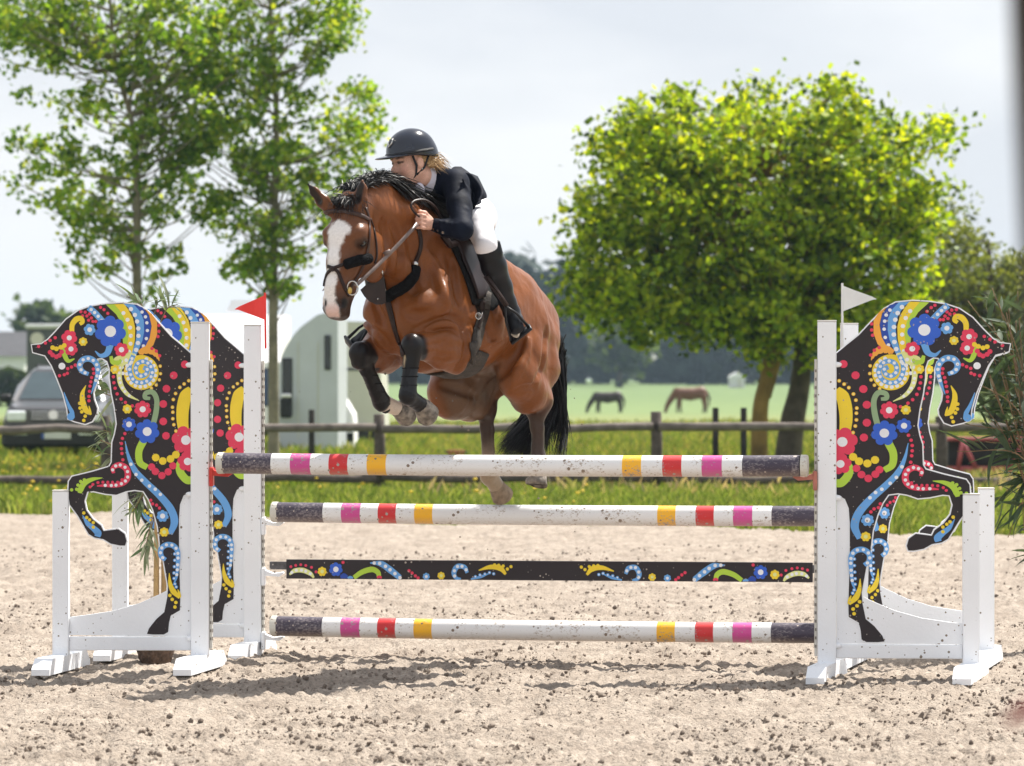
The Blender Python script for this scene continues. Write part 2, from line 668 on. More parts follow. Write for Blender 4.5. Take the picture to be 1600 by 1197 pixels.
Z = Z * amp - .03 * (1 - amp)
a, b = Z.shape
I = np.arange(a * b).reshape(a, b)
Fs = np.stack([I[:-1, :-1], I[1:, :-1], I[1:, 1:], I[:-1, 1:]], -1).reshape(-1, 4)[:, ::-1]
sand = np_mesh('sand', np.stack([X, Yc, Z], -1).reshape(-1, 3), Fs, M_sand, smooth=True)
tag(sand, kind='structure')
xs, ts = np.linspace(-27, 27, 109), np.linspace(0, 1, 120)
X, T = np.meshgrid(xs, ts)
Y = -34 + T * (np.clip(edge_Y(X), 34, 52) + 34)
Z = .05 * (fbm(X * .9, Y * .9, 3) - .5) - .045 - .02 * (T > .985)
Z = np.where(np.abs(X) < .2 * np.abs(Y) * (Y > 11), Z - .03, Z)
I = np.arange(X.size).reshape(X.shape)
sand2 = np_mesh('sand', np.stack([X, Y, Z], -1).reshape(-1, 3), np.stack([I[:-1, :-1], I[:-1, 1:], I[1:, 1:], I[1:, :-1]], -1).reshape(-1, 4), M_sand, smooth=True)
tag(sand2, kind='structure')      # the same arena goes on under and behind the camera

# land beyond: one sheet out to the horizon, rising a little far away
M_field, nt_f, rp_f = ramp_mat('pasture', (.105, .15, .045), (.205, .255, .085), .55, 1.0, .8, 3, .3, .7, (1, .35, 1))
n, l = nt_f.nodes, nt_f.links
tc = n.new('ShaderNodeTexCoord'); sx = n.new('ShaderNodeSeparateXYZ'); l.new(tc.outputs['Object'], sx.inputs['Vector'])
mr = n.new('ShaderNodeMapRange'); mr.inputs['From Min'].default_value = 40; mr.inputs['From Max'].default_value = 300
l.new(sx.outputs['Y'], mr.inputs['Value'])
zone = n.new('ShaderNodeValToRGB')
cr = zone.color_ramp
cr.elements[0].position = 0.0; cr.elements[0].color = (.12, .185, .035, 1)
cr.elements[1].position = 1.0; cr.elements[1].color = (.11, .17, .085, 1)
for p, c in ((.08, (.135, .195, .042, 1)), (.20, (.175, .205, .055, 1)), (.36, (.23, .225, .10, 1)), (.50, (.155, .215, .105, 1))):
    e = cr.elements.new(p); e.color = c
l.new(mr.outputs['Result'], zone.inputs['Fac'])
mxf = n.new('ShaderNodeMixRGB'); mxf.inputs['Fac'].default_value = .55
l.new(rp_f.outputs['Color'], mxf.inputs['Color1']); l.new(zone.outputs['Color'], mxf.inputs['Color2'])
l.new(mxf.outputs['Color'], n['Principled BSDF'].inputs['Base Color'])


def land_z(x, y):
    return -.06 + np.clip((y - 260) / 240, 0, 1) ** 1.5 * .75


gx = np.concatenate([np.linspace(-900, -60, 15)[:-1], np.linspace(-60, 60, 41), np.linspace(60, 900, 15)[1:]])
gy = np.concatenate([np.linspace(-60, 30, 10)[:-1], np.linspace(30, 300, 60), np.linspace(300, 1600, 40)[1:]])
X, Y = np.meshgrid(gx, gy)
Z = land_z(X, Y) + np.where(Y < 120, .05 * (fbm(X * .4, Y * .4, 3) - .5), 0)
Z = np.where((Y < 48) & (np.abs(X) < 29), -.16, Z)
a, b = Z.shape
I = np.arange(a * b).reshape(a, b)
Fs = np.stack([I[:-1, :-1], I[:-1, 1:], I[1:, 1:], I[1:, :-1]], -1).reshape(-1, 4)
field = np_mesh('field', np.stack([X, Y, Z], -1).reshape(-1, 3), Fs, M_field, smooth=True)
tag(field, kind='structure')

# ================================================================== leaves and grass
def leaf_mat(name, rough=.5, trans=.5, tint=(1.8, 1.6, .4)):
    m, nt, n, l, b = new_mat(name)
    at = n.new('ShaderNodeAttribute'); at.attribute_name = 'Col'
    l.new(at.outputs['Color'], b.inputs['Base Color'])
    b.inputs['Roughness'].default_value = rough
    b.inputs['Specular IOR Level'].default_value = .3
    tr = n.new('ShaderNodeBsdfTranslucent')
    mul = n.new('ShaderNodeMixRGB'); mul.blend_type = 'MULTIPLY'; mul.inputs['Fac'].default_value = 1
    l.new(at.outputs['Color'], mul.inputs['Color1']); mul.inputs['Color2'].default_value = tuple(tint) + (1,)
    l.new(mul.outputs['Color'], tr.inputs['Color'])
    mx = n.new('ShaderNodeMixShader'); mx.inputs['Fac'].default_value = trans
    l.new(b.outputs['BSDF'], mx.inputs[1]); l.new(tr.outputs['BSDF'], mx.inputs[2])
    l.new(mx.outputs['Shader'], n['Material Output'].inputs['Surface'])
    return m


M_leaf = leaf_mat('leaf')
M_grass = leaf_mat('grass_blade', .7, .35)
M_bark_pale = mat('pale_bark', (.22, .19, .14), .9, .3, 6, bump=.6, bscale=20)
M_bark = mat('rough_bark', (.10, .08, .06), .95, .4, 5, bump=1.0, bscale=15)
M_bark_lichen = mat('lichen_bark', (.27, .175, .05), .95, .45, 3, bump=.8, bscale=15)


def leaves(name, centres, normals, size, cols, m, parent=None, wide=.75, rng=np.random):
    """One diamond-shaped leaf per centre."""
    n = len(centres)
    nr = normals / (np.linalg.norm(normals, axis=1)[:, None] + 1e-9)
    t = np.cross(nr, rng.normal(size=(n, 3))); t /= (np.linalg.norm(t, axis=1)[:, None] + 1e-9)
    s = np.cross(nr, t)
    L = (size * (.7 + .6 * rng.rand(n)))[:, None]
    vs = np.stack([centres - t * L * .5, centres + s * L * .5 * wide + t * L * .05, centres + t * L * .5, centres - s * L * .5 * wide + t * L * .05], 1).reshape(-1, 3)
    fs = np.arange(4 * n).reshape(n, 4)
    return np_mesh(name, vs, fs, m, parent=parent, cols=np.repeat(cols, 4, 0))


def tree(name, label, group, trunk_px, Yd, lobes, nclump, per, lsize, palette, trunk_r, bark, depth, spread=.28, seed=1, extra_trunks=(), up=.35):
    """Tapered trunk with limbs to every clump of leaves; lobes are (u, v, ru, rv) in photo pixels at the tree's own depth Yd."""
    rg = np.random.RandomState(seed)
    sc = Yd / FPX
    base = P(trunk_px[0][0], 590, Yd); base.z = float(land_z(0, Yd)) - .03
    root = empty(name, base)
    tag(root, label, 'tree', group)
    bs = np.array(base)
    tr = [np.array(P(u, v, Yd)) for u, v in trunk_px]
    tr[0][2] = base.z
    tc = catmull(tr, 6)
    tb = MB().tube([p - bs for p in tc], list(np.interp(np.linspace(0, 1, len(tc)), [0, .05, .3, 1], [trunk_r * 1.35, trunk_r * 1.05, trunk_r * .85, trunk_r * .25])), 10)
    xb = None
    for i_, (ex, rr) in enumerate(extra_trunks):
        ec = catmull([np.array(P(u, v, Yd + dy)) for u, v, dy in ex], 6)
        if i_ == 0: xb = MB()
        (xb if i_ == 0 else tb).tube([p - bs for p in ec], list(np.interp(np.linspace(0, 1, len(ec)), [0, 1], [rr, rr * .4])), 9)
    wts = np.array([ru * rv for _, _, ru, rv in lobes], float); wts /= wts.sum()
    cl = []
    for i in range(nclump):
        u, v, ru, rv = lobes[rg.choice(len(lobes), p=wts)]
        while True:
            a = rg.uniform(-1, 1, 3)
            q = np.sum(a * a)
            if q < 1 and (q > .25 or rg.rand() < .5): break
        cl.append(np.array(P(u + a[0] * ru, v + a[1] * rv, Yd)) + (0, a[1 + 1] * depth, 0))
    cl = np.array(cl)
    # limbs
    lim = MB()
    T = np.array(tc)
    for c in cl[::2]:
        if c[2] < P(0, 440, Yd).z and Yd < 62 and name == 'maple_tree': continue
        below = T[T[:, 2] < c[2] - .15]
        if len(below) == 0: below = T[-1:]
        j = np.argmin(np.linalg.norm(below - (c - (0, 0, .6)), axis=1))
        p = below[j]
        r0 = trunk_r * .22
        md = p * .5 + c * .5 + np.array((0, 0, -.08 * np.linalg.norm(c - p)))
        q = catmull([p - bs, md - bs, c - bs], 4)
        lim.tube(q, list(np.linspace(r0, .006, len(q))), 5, cap=False)
    tb.build('trunk', bark, root, True, fix=False)
    if xb is not None: xb.build('trunk', M_bark, root, True, fix=False)
    lo = lim.build('limb', bark, root, True, fix=False)
    lo['kind'] = 'stuff'
    n = nclump * per
    ci = np.repeat(np.arange(nclump), per)
    cs = spread * (.6 + .8 * rg.rand(nclump))
    off = rg.normal(size=(n, 3)) * cs[ci][:, None] * np.array((1, 1, .75))
    pos = cl[ci] + off
    nor = rg.normal(size=(n, 3)) + np.array((0, 0, up * 2))
    pal = np.array(palette)
    cc = pal[rg.randint(0, len(pal), n)] * (.75 + .5 * rg.rand(n))[:, None] * (.85 + .3 * rg.rand(nclump))[ci][:, None]
    cr_ = leaves('crown', pos - bs, nor, np.full(n, lsize), cc, M_leaf, root, rng=rg)
    cr_['kind'] = 'stuff'
    return root


pop = [(.125, .225, .034), (.16, .28, .04), (.07, .145, .026), (.23, .34, .055), (.29, .35, .06)]
tree('poplar_tree', 'young poplar with airy crown, its pale trunk rising behind the left painted horses', 'poplars behind the fence',
     [(219, 730), (217, 560), (214, 430), (214, 300), (208, 200), (180, 90), (168, -60)], 60.0,
     [(40, 60, 80, 70), (60, 50, 90, 70), (170, 50, 100, 90), (270, 80, 90, 100), (300, 150, 70, 90), (290, 290, 60, 70), (330, 60, 70, 90), (80, 235, 75, 40), (180, 210, 100, 80), (105, 300, 95, 45), (210, 300, 80, 60), (160, 390, 70, 40), (250, 385, 60, 55),
      (140, 345, 70, 40), (70, 160, 40, 30), (215, 445, 45, 22), (40, 20, 70, 60), (290, 200, 70, 80), (120, 425, 30, 14), (52, 357, 7, 6), (18, 210, 14, 8), (150, -60, 160, 60)],
     370, 33, .118, pop, .085, M_bark_pale, 1.1, .12, 11)
tree('poplar_tree', 'young poplar with airy crown, its pale trunk beside the red flag', 'poplars behind the fence',
     [(428, 735), (427, 560), (427, 430), (430, 300), (432, 180), (425, 60), (420, -80)], 61.0,
     [(420, 60, 120, 80), (520, 50, 50, 70), (400, 170, 100, 80), (520, 165, 62, 60), (345, 240, 70, 70), (460, 260, 95, 60), (575, 215, 42, 45), (390, 330, 75, 50), (480, 350, 80, 45),
      (565, 290, 35, 40), (430, 410, 60, 25), (390, 415, 40, 22), (445, 450, 22, 14), (420, -50, 130, 60), (500, 300, 70, 40)],
     300, 33, .118, pop, .085, M_bark_pale, 1.1, .12, 12)
map_ = [(.22, .335, .018), (.29, .395, .022), (.12, .205, .018), (.38, .44, .03), (.045, .085, .012)]
tree('maple_tree', 'broad yellow-green tree with dense crown behind the right painted horse', None,
     [(1186, 735), (1188, 640), (1200, 580), (1206, 480), (1200, 360), (1190, 240), (1185, 180)], 59.0,
     [(930, 470, 60, 36), (1020, 495, 100, 36), (1130, 505, 90, 36), (1180, 350, 200, 150), (1080, 250, 60, 60), (950, 330, 60, 50), (1040, 330, 120, 60), (1330, 330, 130, 70), (1160, 230, 70, 50), (1290, 260, 70, 60), (1390, 260, 50, 50), (1450, 215, 36, 18), (905, 440, 30, 24), (1400, 470, 60, 60), (1010, 280, 110, 110), (1340, 225, 80, 60), (1090, 205, 120, 65), (1250, 190, 120, 75), (960, 425, 80, 70), (1050, 465, 130, 75), (1200, 470, 140, 90), (1345, 400, 110, 110),
      (1290, 520, 90, 45), (1200, 545, 55, 28), (1440, 195, 40, 22), (1385, 150, 18, 34), (1080, 160, 22, 30), (1405, 130, 10, 18), (920, 375, 26, 14), (1320, 150, 22, 30), (905, 300, 20, 10), (1000, 180, 18, 22), (1150, 160, 25, 25), (1190, 140, 14, 20), (1420, 330, 60, 70)],
     860, 50, .125, map_, .13, M_bark_lichen, 2.3, .165, 21,
     extra_trunks=[([(1228, 745, 1.0), (1238, 660, 1.0), (1250, 600, 1.0), (1262, 480, .8), (1290, 380, .6)], .23), ([(1196, 620, 0), (1215, 560, 0), (1235, 470, -.3)], .09)])
gry = [(.11, .14, .055), (.15, .18, .07), (.085, .115, .045)]
tree('willow_tree', 'grey-green tree at the right edge, half hidden by the oleander bush', None,
     [(1560, 740), (1556, 600), (1550, 480), (1545, 380)], 72.0,
     [(1480, 430, 50, 90), (1540, 460, 80, 90), (1600, 480, 90, 80), (1490, 350, 25, 40), (1530, 560, 80, 70), (1450, 520, 50, 60), (1620, 600, 90, 80)],
     240, 50, .12, gry, .14, M_bark, 1.8, .22, 31)

# ---- far wood across the pasture: one mass nobody could count
rg = np.random.RandomState(77)
pts, nrs, cls = [], [], []
tops = lambda u: float(np.interp(u, [380, 560, 620, 740, 790, 815, 850, 880, 930, 1000, 1100, 1300, 1500, 1700], [560, 545, 500, 450, 402, 412, 440, 430, 440, 455, 470, 480, 440, 430]))
for u in np.arange(390, 1720, 9):
    Yd = 470 + 70 * rg.rand()
    u_ = u + rg.normal() * 6
    top = P(u_, tops(u_) + rg.normal() * 7, Yd)
    gz = float(land_z(0, Yd))
    H = top.z - gz
    wdt = H * (.16 + .12 * rg.rand())
    n = 230
    a = rg.normal(size=(n, 3)); a /= np.linalg.norm(a, axis=1)[:, None]
    rad = .75 + .3 * rg.rand(n)
    c = np.array((top.x, Yd, gz + H * .52))
    lump = 1 + .25 * np.sin(a[:, 0] * 7 + u) * np.sin(a[:, 2] * 6 + u * 2)
    pts.append(c + a * rad[:, None] * lump[:, None] * np.array((wdt, wdt, H * .49)))
    nrs.append(a + .5 * rg.normal(size=(n, 3)))
    g = (.75 + .5 * rg.rand(n))[:, None] * (.75 + .5 * rg.rand())
    cls.append(np.array((.020, .036, .026)) * g)
wood = leaves('far_wood', np.concatenate(pts), np.concatenate(nrs), np.full(sum(len(p) for p in pts), 2.1), np.concatenate(cls), leaf_mat('far_leaf', .8, .15, (1, 1, 1)), rng=rg)
tag(wood, 'dark blue-green wood along the far end of the pasture', 'wood', kind='stuff')
tree('field_tree', 'small lighter tree in front of the dark far wood', None, [(968, 600), (968, 570), (969, 545), (970, 520)], 425.0,
     [(972, 545, 34, 26), (955, 530, 22, 16), (990, 528, 22, 18)], 40, 30, 1.1, [(.06, .095, .04), (.05, .08, .035)], .35, M_bark, 2.5, .9, 41)
tree('distant_tree', 'round distant tree above the far left buildings', None, [(68, 615), (68, 560), (68, 520)], 300.0,
     [(66, 496, 27, 18), (48, 510, 20, 14), (88, 508, 24, 16), (60, 560, 40, 40)], 50, 30, .9, [(.05, .08, .035), (.04, .07, .03)], .3, M_bark, 2.0, .6, 42)

# ---- fence
M_wood = mat('weathered_wood', (.095, .075, .065), .9, .4, 9, bump=.8, bscale=30)
M_woodtop = mat('bleached_rail_wood', (.15, .125, .11), .9, .35, 7, bump=.8, bscale=30)
M_darkpost = mat('dark_fence_post', (.035, .030, .027), .9, .3, 9, bump=.5)
FY = 50.0
fence = empty('fence', P(800, 590, FY) - Vector((0, 0, CZ)))
tag(fence, 'weathered wooden post and rail fence along the grass verge', 'fence')
fb = fence.location
rg = np.random.RandomState(4)
pu = [-265, 165, 592, 1025, 1470, 1900]
for u in pu:
    p = P(u, 648 + rg.randint(-6, 6), FY + .06) - fb
    h = p.z + .15
    MB().tube([(p.x, p.y, -.15), (p.x + .01, p.y, h * .5), (p.x, p.y, p.z - .01), (p.x, p.y, p.z)], [.078, .076, .072, .055], 9).build('post', M_wood, fence, True)
for v in (668, 750):
    for u0, u1 in zip(pu[:-1], pu[1:]):
        a, b = P(u0 + 4, v + rg.normal() * 1.5, FY - .05) - fb, P(u1 - 4, v + rg.normal() * 1.5, FY - .05) - fb
        q = [a + (b - a) * t + Vector((0, 0, .012 * rg.normal())) for t in np.linspace(0, 1, 7)]
        MB().tube(q, [.054 + .005 * rg.rand() for _ in q], 9).build('rail', M_woodtop if v == 668 else M_wood, fence, True)
for u, w_, tp, lab in ((487, 5, 640, 'thin dark pasture post in front of the pale green horse lorry'), (1118, 5, 637, 'thin dark pasture post standing left of its twin, clear of the tree trunks'),
                       (1162, 5, 637, 'thin dark pasture post just left of the lichen covered trunk')):
    a = P(u, tp, 57.0)
    o = MB().tube([(a.x, 57, -.1), (a.x, 57, a.z - .01), (a.x, 57, a.z)], [.048, .046, .038], 8).build('fence_post', M_darkpost, None, True)
    tag(o, lab, 'post', 'thin pasture posts')

# ---- verge grass
rg = np.random.RandomState(8)


def blades(name, n, yr, hmin, hmax, cols, wid, keep=None, lean=.35):
    y = rg.uniform(yr[0], yr[1], n)
    x = rg.uniform(-.155, .155, n) * y
    ok = y > edge_Y(x) - .15
    if keep is not None: ok &= keep(x, y)
    x, y = x[ok], y[ok]
    n = len(x)
    patch_ = fbm(x * .8, y * .5, 3)
    h = (hmin + (hmax - hmin) * rg.rand(n) ** 1.5) * (.45 + 1.1 * patch_)
    a = rg.uniform(0, 6.28, n)
    dx, dy = np.cos(a) * wid / 2, np.sin(a) * wid / 2
    lx, ly = rg.normal(size=n) * lean * h, rg.normal(size=n) * lean * h
    z0 = np.full(n, -.08)
    p0 = np.stack([x - dx, y - dy, z0], 1); p1 = np.stack([x + dx, y + dy, z0], 1)
    p2 = np.stack([x + dx * .5 + lx * .4, y + dy * .5 + ly * .4, h * .6], 1)
    p3 = np.stack([x + lx, y + ly, h], 1)
    vs = np.stack([p0, p1, p2, p3], 1).reshape(-1, 3)
    c = np.array(cols)[rg.randint(0, len(cols), n)] * (.7 + .6 * rg.rand(n))[:, None]
    return np_mesh(name, vs, np.arange(4 * n).reshape(n, 4), M_grass, cols=np.repeat(c, 4, 0))


g1 = blades('verge_grass', 80000, (36, 50.5), .04, .15, [(.14, .205, .045), (.19, .255, .065), (.09, .14, .03), (.27, .30, .12)], .015)
g3 = blades('pasture_grass', 110000, (50.4, 120), .07, .24, [(.12, .18, .035), (.17, .225, .05), (.085, .135, .028), (.24, .26, .085), (.27, .25, .10)], .024)
tag(g3, 'rougher pasture grass just behind the fence', 'grass', kind='stuff')
tag(g1, 'long bright green grass on the verge in front of the fence', 'grass', kind='stuff')
g2 = blades('seeding_grass', 5200, (46, 56), .10, .27, [(.40, .33, .27), (.36, .28, .24), (.28, .28, .15)], .007, lambda x, y: (x > -1.2) & (fbm(x * .7, y * .5, 2) > .42))
tag(g2, 'pale pinkish seed heads of tall grass along the lower fence rail', 'grass', kind='stuff')
M_butter = mat('buttercup', (.72, .48, .015), .6, .15, 10)
fl = MB()
for i in range(300):
    y = rg.uniform(43, 58)
    x = rg.uniform(-.15, .02) * y
    if rg.rand() > (1.0 if x / y < -.085 else .22): continue
    z = rg.uniform(.06, .20) if y < 50 else rg.uniform(.1, .3)
    fl.sphere((x, y, z), rg.uniform(.016, .036), 6, 4, sc=(1, 1, .6))
fo = fl.build('wild_flowers', M_butter, None, True, fix=False)
tag(fo, 'yellow buttercups scattered through the verge grass', 'flowers', kind='stuff')

# ---- clods of sand thrown up by hooves
rg = np.random.RandomState(15)
ico_v, ico_f = None, None
bm = bmesh.new(); bmesh.ops.create_icosphere(bm, subdivisions=1, radius=1)
ico_v = np.array([tuple(v.co) for v in bm.verts]); ico_f = np.array([[v.index for v in f.verts] for f in bm.faces]); bm.free()
NC = 42000
cy = 8880 / (rg.uniform(590 + 8880 / 34, 590 + 8880 / 13.0, NC) - 590)
cx = rg.uniform(-.155, .155, NC) * cy
den = fbm(cx * 2.2, cy * 1.4, 3)
ok = rg.rand(NC) < np.clip((den - .36) * 4.5, .06, 1)
cx, cy = cx[ok], cy[ok]
NC = len(cx)
cr = .0028 + .0100 * rg.rand(NC) ** 5.0
cz = sand_h(cx, cy) + cr * .25
Vc = (ico_v[None] * (1 + .35 * rg.normal(size=(NC, len(ico_v), 1)) * .6) * cr[:, None, None] * (.8 + .6 * rg.rand(NC, 1, 3)) + np.stack([cx, cy, cz], 1)[:, None, :])
Fc = (ico_f[None] + (np.arange(NC) * len(ico_v))[:, None, None]).reshape(-1, 3)
M_clod, _, _ = ramp_mat('damp_clod', (.125, .100, .082), (.275, .225, .185), 9, 1.0, .6, 60)
cl_ = np_mesh('sand_clods', Vc.reshape(-1, 3), Fc, M_clod, smooth=False)
tag(cl_, 'crumbs and clods of damp sand strewn over the churned arena', 'clods', kind='stuff')

# ================================================================== things beyond the fence
M_carpaint = mat('silver_car_paint', (.085, .085, .092), .3, .05, 3, metal=.3, coat=.5)
M_glass = mat('dark_car_glass', (.05, .075, .085), .08, .1, 3, spec=.7, coat=.5)
M_blackplastic = mat('black_plastic', (.014, .014, .016), .5, .2, 8)
M_lamp = mat('headlamp', (.82, .86, .90), .15, .1, 12, spec=.7, coat=.6)
M_chrome = mat('chrome', (.75, .76, .78), .15, .05, 4, metal=1)
M_tyre = mat('tyre', (.02, .02, .02), .9, .2, 10)
M_platew = mat('number_plate', (.62, .62, .62), .5, .05, 10)
M_plateb = mat('number_plate_blue', (.03, .08, .32), .5, .05, 10)


def ground_at(Y):
    return float(land_z(0, Y))


# ---- the car, nose towards the camera
CY = 68.0
car = empty('parked_car', (P(84, 590, CY).x, CY, ground_at(CY)))
tag(car, 'silver off-road car with black bumper parked behind the fence at the far left', 'car')
W2 = .93


def lo_ft(rows, mats, name, parent=car, smooth=False):
    """Skin through outlines given as lists of (x, y, z) rows of equal length (half outline mirrored in x)."""
    mb = MB()
    full = [[(-x, y, z) for x, y, z in r] + [(x, y, z) for x, y, z in reversed(r)] for r in rows]
    k = len(full[0])
    for r in full: mb.v += r
    for i in range(len(full) - 1):
        for j in range(k):
            j2 = (j + 1) % k
            mb.f.append((i * k + j, i * k + j2, (i + 1) * k + j2, (i + 1) * k + j)); mb.m.append(0)
    mb.f.append(tuple(range(k))[::-1]); mb.m.append(0)
    mb.f.append(tuple(range((len(full) - 1) * k, len(full) * k))); mb.m.append(0)
    return mb.build(name, mats, parent, smooth)


sec = lambda y, wt, wb, zt, zb: [(wb, y, zb), (wb + .02, y, (zt + zb) / 2), (wt, y, zt - .06), (wt - .10, y, zt)]
lo_ft([sec(.0, .78, .84, .98, .62), sec(.08, .84, .90, 1.03, .42), sec(.9, .88, .92, 1.12, .36), sec(1.15, .89, .92, 1.14, .34), sec(4.2, .90, .92, 1.12, .34), sec(4.45, .84, .86, 1.02, .45)], M_carpaint, 'body', smooth=False)
lo_ft([sec(1.05, .80, .86, 1.16, 1.10), sec(1.75, .62, .84, 1.70, 1.10), sec(2.1, .63, .84, 1.74, 1.10), sec(4.0, .62, .84, 1.70, 1.10), sec(4.4, .70, .82, 1.30, 1.08)], M_carpaint, 'cabin')
mb = MB()
for s in (0, 1):
    o = -.012 - .01 * s
    mb.v += [(-.74, 1.10 + o * 2, 1.165), (.74, 1.10 + o * 2, 1.165), (.57, 1.70 + o * 2, 1.645), (-.57, 1.70 + o * 2, 1.645)]
mb.f += [(0, 1, 2, 3), (7, 6, 5, 4), (0, 4, 5, 1), (1, 5, 6, 2), (2, 6, 7, 3), (3, 7, 4, 0)]; mb.m += [0] * 6
mb.build('windscreen', M_glass, car)
MB().bbox((0, -.03, .50), (1.84, .22, .40), .06).build('bumper', M_blackplastic, car)
for s in (-1, 1):
    h = MB().bbox((s * .66, -.015, .86), (.34, .10, .19), .03).build('headlight', M_lamp, car)
    MB().bbox((s * .58, -.145, .58), (.26, .03, .11), .02).build('fog_light', M_lamp, car)
    m_ = MB().bbox((s * 1.02, 1.25, 1.17), (.20, .12, .16), .04).build('wing_mirror', M_blackplastic, car)
    MB().tube([(s * .55, 2.0, 1.77), (s * .55, 3.9, 1.74)], .02, 6).build('roof_rail', M_blackplastic, car)
    for y in (.75, 3.5):
        w_ = MB().tube([(s * .68, y, .36), (s * .90, y, .36)], .36, 18).build('wheel', M_tyre, car)
        MB().tube([(s * .89, y, .36), (s * .915, y, .36)], .22, 14).build('rim', M_chrome, w_)
g_ = MB().bbox((0, -.005, .87), (.84, .06, .20), .02).build('grille', M_blackplastic, car)
for z in (.81, .87, .93):
    MB().bbox((0, -.045, z), (.80, .02, .018), .004).build('slat', M_chrome, g_)
MB().tube([(0, -.05, .88), (0, -.075, .88)], .085, 16).build('badge', M_chrome, g_)
pl = MB().bbox((0.06, -.155, .52), (.52, .02, .13), .004).build('number_plate', M_platew, car)
MB().bbox((-.175, -.168, .52), (.05, .006, .128), .001).build('plate_strip', M_plateb, pl)

# ---- pale green horse lorry with a rounded shoulder
M_lorry = mat('pale_green_panel', (.52, .545, .595), .45, .06, 2, coat=.2)
M_lorry2 = mat('cream_panel', (.55, .54, .47), .45, .05, 2)
M_whitepanel = mat('white_panel', (.90, .88, .91), .45, .04, 2)
M_darkglass = mat('dark_window', (.02, .026, .028), .12, .1, 3, spec=.6)
LYd = 75.0
lorry = empty('horse_lorry', (P(480, 590, LYd).x, LYd, ground_at(LYd)))
tag(lorry, 'pale green horse lorry with rounded roof edge and black mirror behind the fence', 'lorry')
q = lambda u, v: ((u - 480) / FPX * LYd, P(u, v, LYd).z - ground_at(LYd))
prof = [(436, 706), (436, 572), (440, 556), (447, 541), (459, 523), (470, 511), (482, 502), (496, 492), (508, 489), (522, 488), (528, 492), (528, 706)]
bd = MB().prism([q(*p) for p in prof], lambda x, z, s: (x, -.0 + 4.2 * s, z))
bd.build('body', M_lorry, lorry)
x0, z0 = q(512, 551)
fr = MB().bbox((x0, -.012, z0), (.13, .03, .68), .02).build('window', M_blackplastic, lorry)
MB().bbox((x0, -.03, z0), (.09, .012, .62), .01).build('pane', M_darkglass, fr)
x0, z0 = q(449, 594)
w_ = MB().bbox((x0, -.012, z0), (.20, .03, .86), .03).build('window', M_blackplastic, lorry)
MB().bbox((x0, -.03, z0), (.15, .012, .78), .02).build('pane', M_darkglass, w_)
x0, z0 = q(448, 637)
mi = MB().bbox((x0, -.16, z0), (.24, .14, .40), .04).build('mirror', M_blackplastic, lorry)
MB().bbox((x0, -.16, z0 + .235), (.20, .12, .07), .02).build('mirror_arm', M_whitepanel, mi)
for u in (466, 497):
    x0, z0 = q(u, 610)
    MB().bbox((x0, -.006, z0), (.018, .014, 1.9), .003).build('seam', M_lorry2, lorry)
for y in (.8, 3.4):
    for u in (445, 519):
        x0, _ = q(u, 700)
        MB().tube([(x0 - .1, y, .42), (x0 + .1, y, .42)], .42, 16).build('wheel', M_tyre, lorry)

# ---- cream caravan behind the horse's chest, and a white van in front of it
cv = empty('caravan', (P(555, 590, 84).x, 84, ground_at(84)))
tag(cv, 'cream caravan body showing between the green lorry and the horse\'s chest', 'caravan')
q = lambda u, v: ((u - 555) / FPX * 84, P(u, v, 84).z - ground_at(84))
prof = [(515, 668), (515, 515), (519, 506), (530, 502), (585, 503), (592, 512), (594, 560), (598, 668)]
MB().prism([q(*p) for p in prof], lambda x, z, s: (x, 4.6 * s, z)).build('body', M_lorry2, cv)
x0, z0 = q(556, 577)
MB().bbox((x0, -.006, z0), (1.05, .02, .06), .004).build('trim', M_darkglass, cv)
for y in (1.6, 2.5):
    MB().tube([(-.45, y, .34), (-.25, y, .34)], .34, 14).build('wheel', M_tyre, cv)
    MB().tube([(.30, y, .34), (.5, y, .34)], .34, 14).build('wheel', M_tyre, cv)
x0, z0 = q(566, 684)
MB().bbox((x0 - .05, -.05, .34), (.42, .16, .34), .04).build('step', M_blackplastic, cv)
vn = empty('van', (P(536, 590, 79).x, 79, ground_at(79)))
tag(vn, 'white van nose with dark side window close to the green lorry', 'van')
q = lambda u, v: ((u - 536) / FPX * 79, P(u, v, 79).z - ground_at(79))
prof = [(519, 706), (519, 608), (526, 602), (533, 618), (543, 634), (551, 648), (553, 668), (553, 706)]
MB().prism([q(*p) for p in prof], lambda x, z, s: (x, 2.0 * s, z)).build('body', M_whitepanel, vn)
x0, z0 = q(536, 626)
wn_ = MB().bbox((x0, -.01, z0), (.11, .02, .15), .02).build('window', M_blackplastic, vn)
MB().bbox((x0, -.024, z0), (.08, .01, .12), .01).build('pane', M_darkglass, wn_)
for u in (526, 547):
    x0, _ = q(u, 700)
    MB().tube([(x0 - .07, .3, .32), (x0 + .07, .3, .32)], .32, 14).build('wheel', M_tyre, vn)

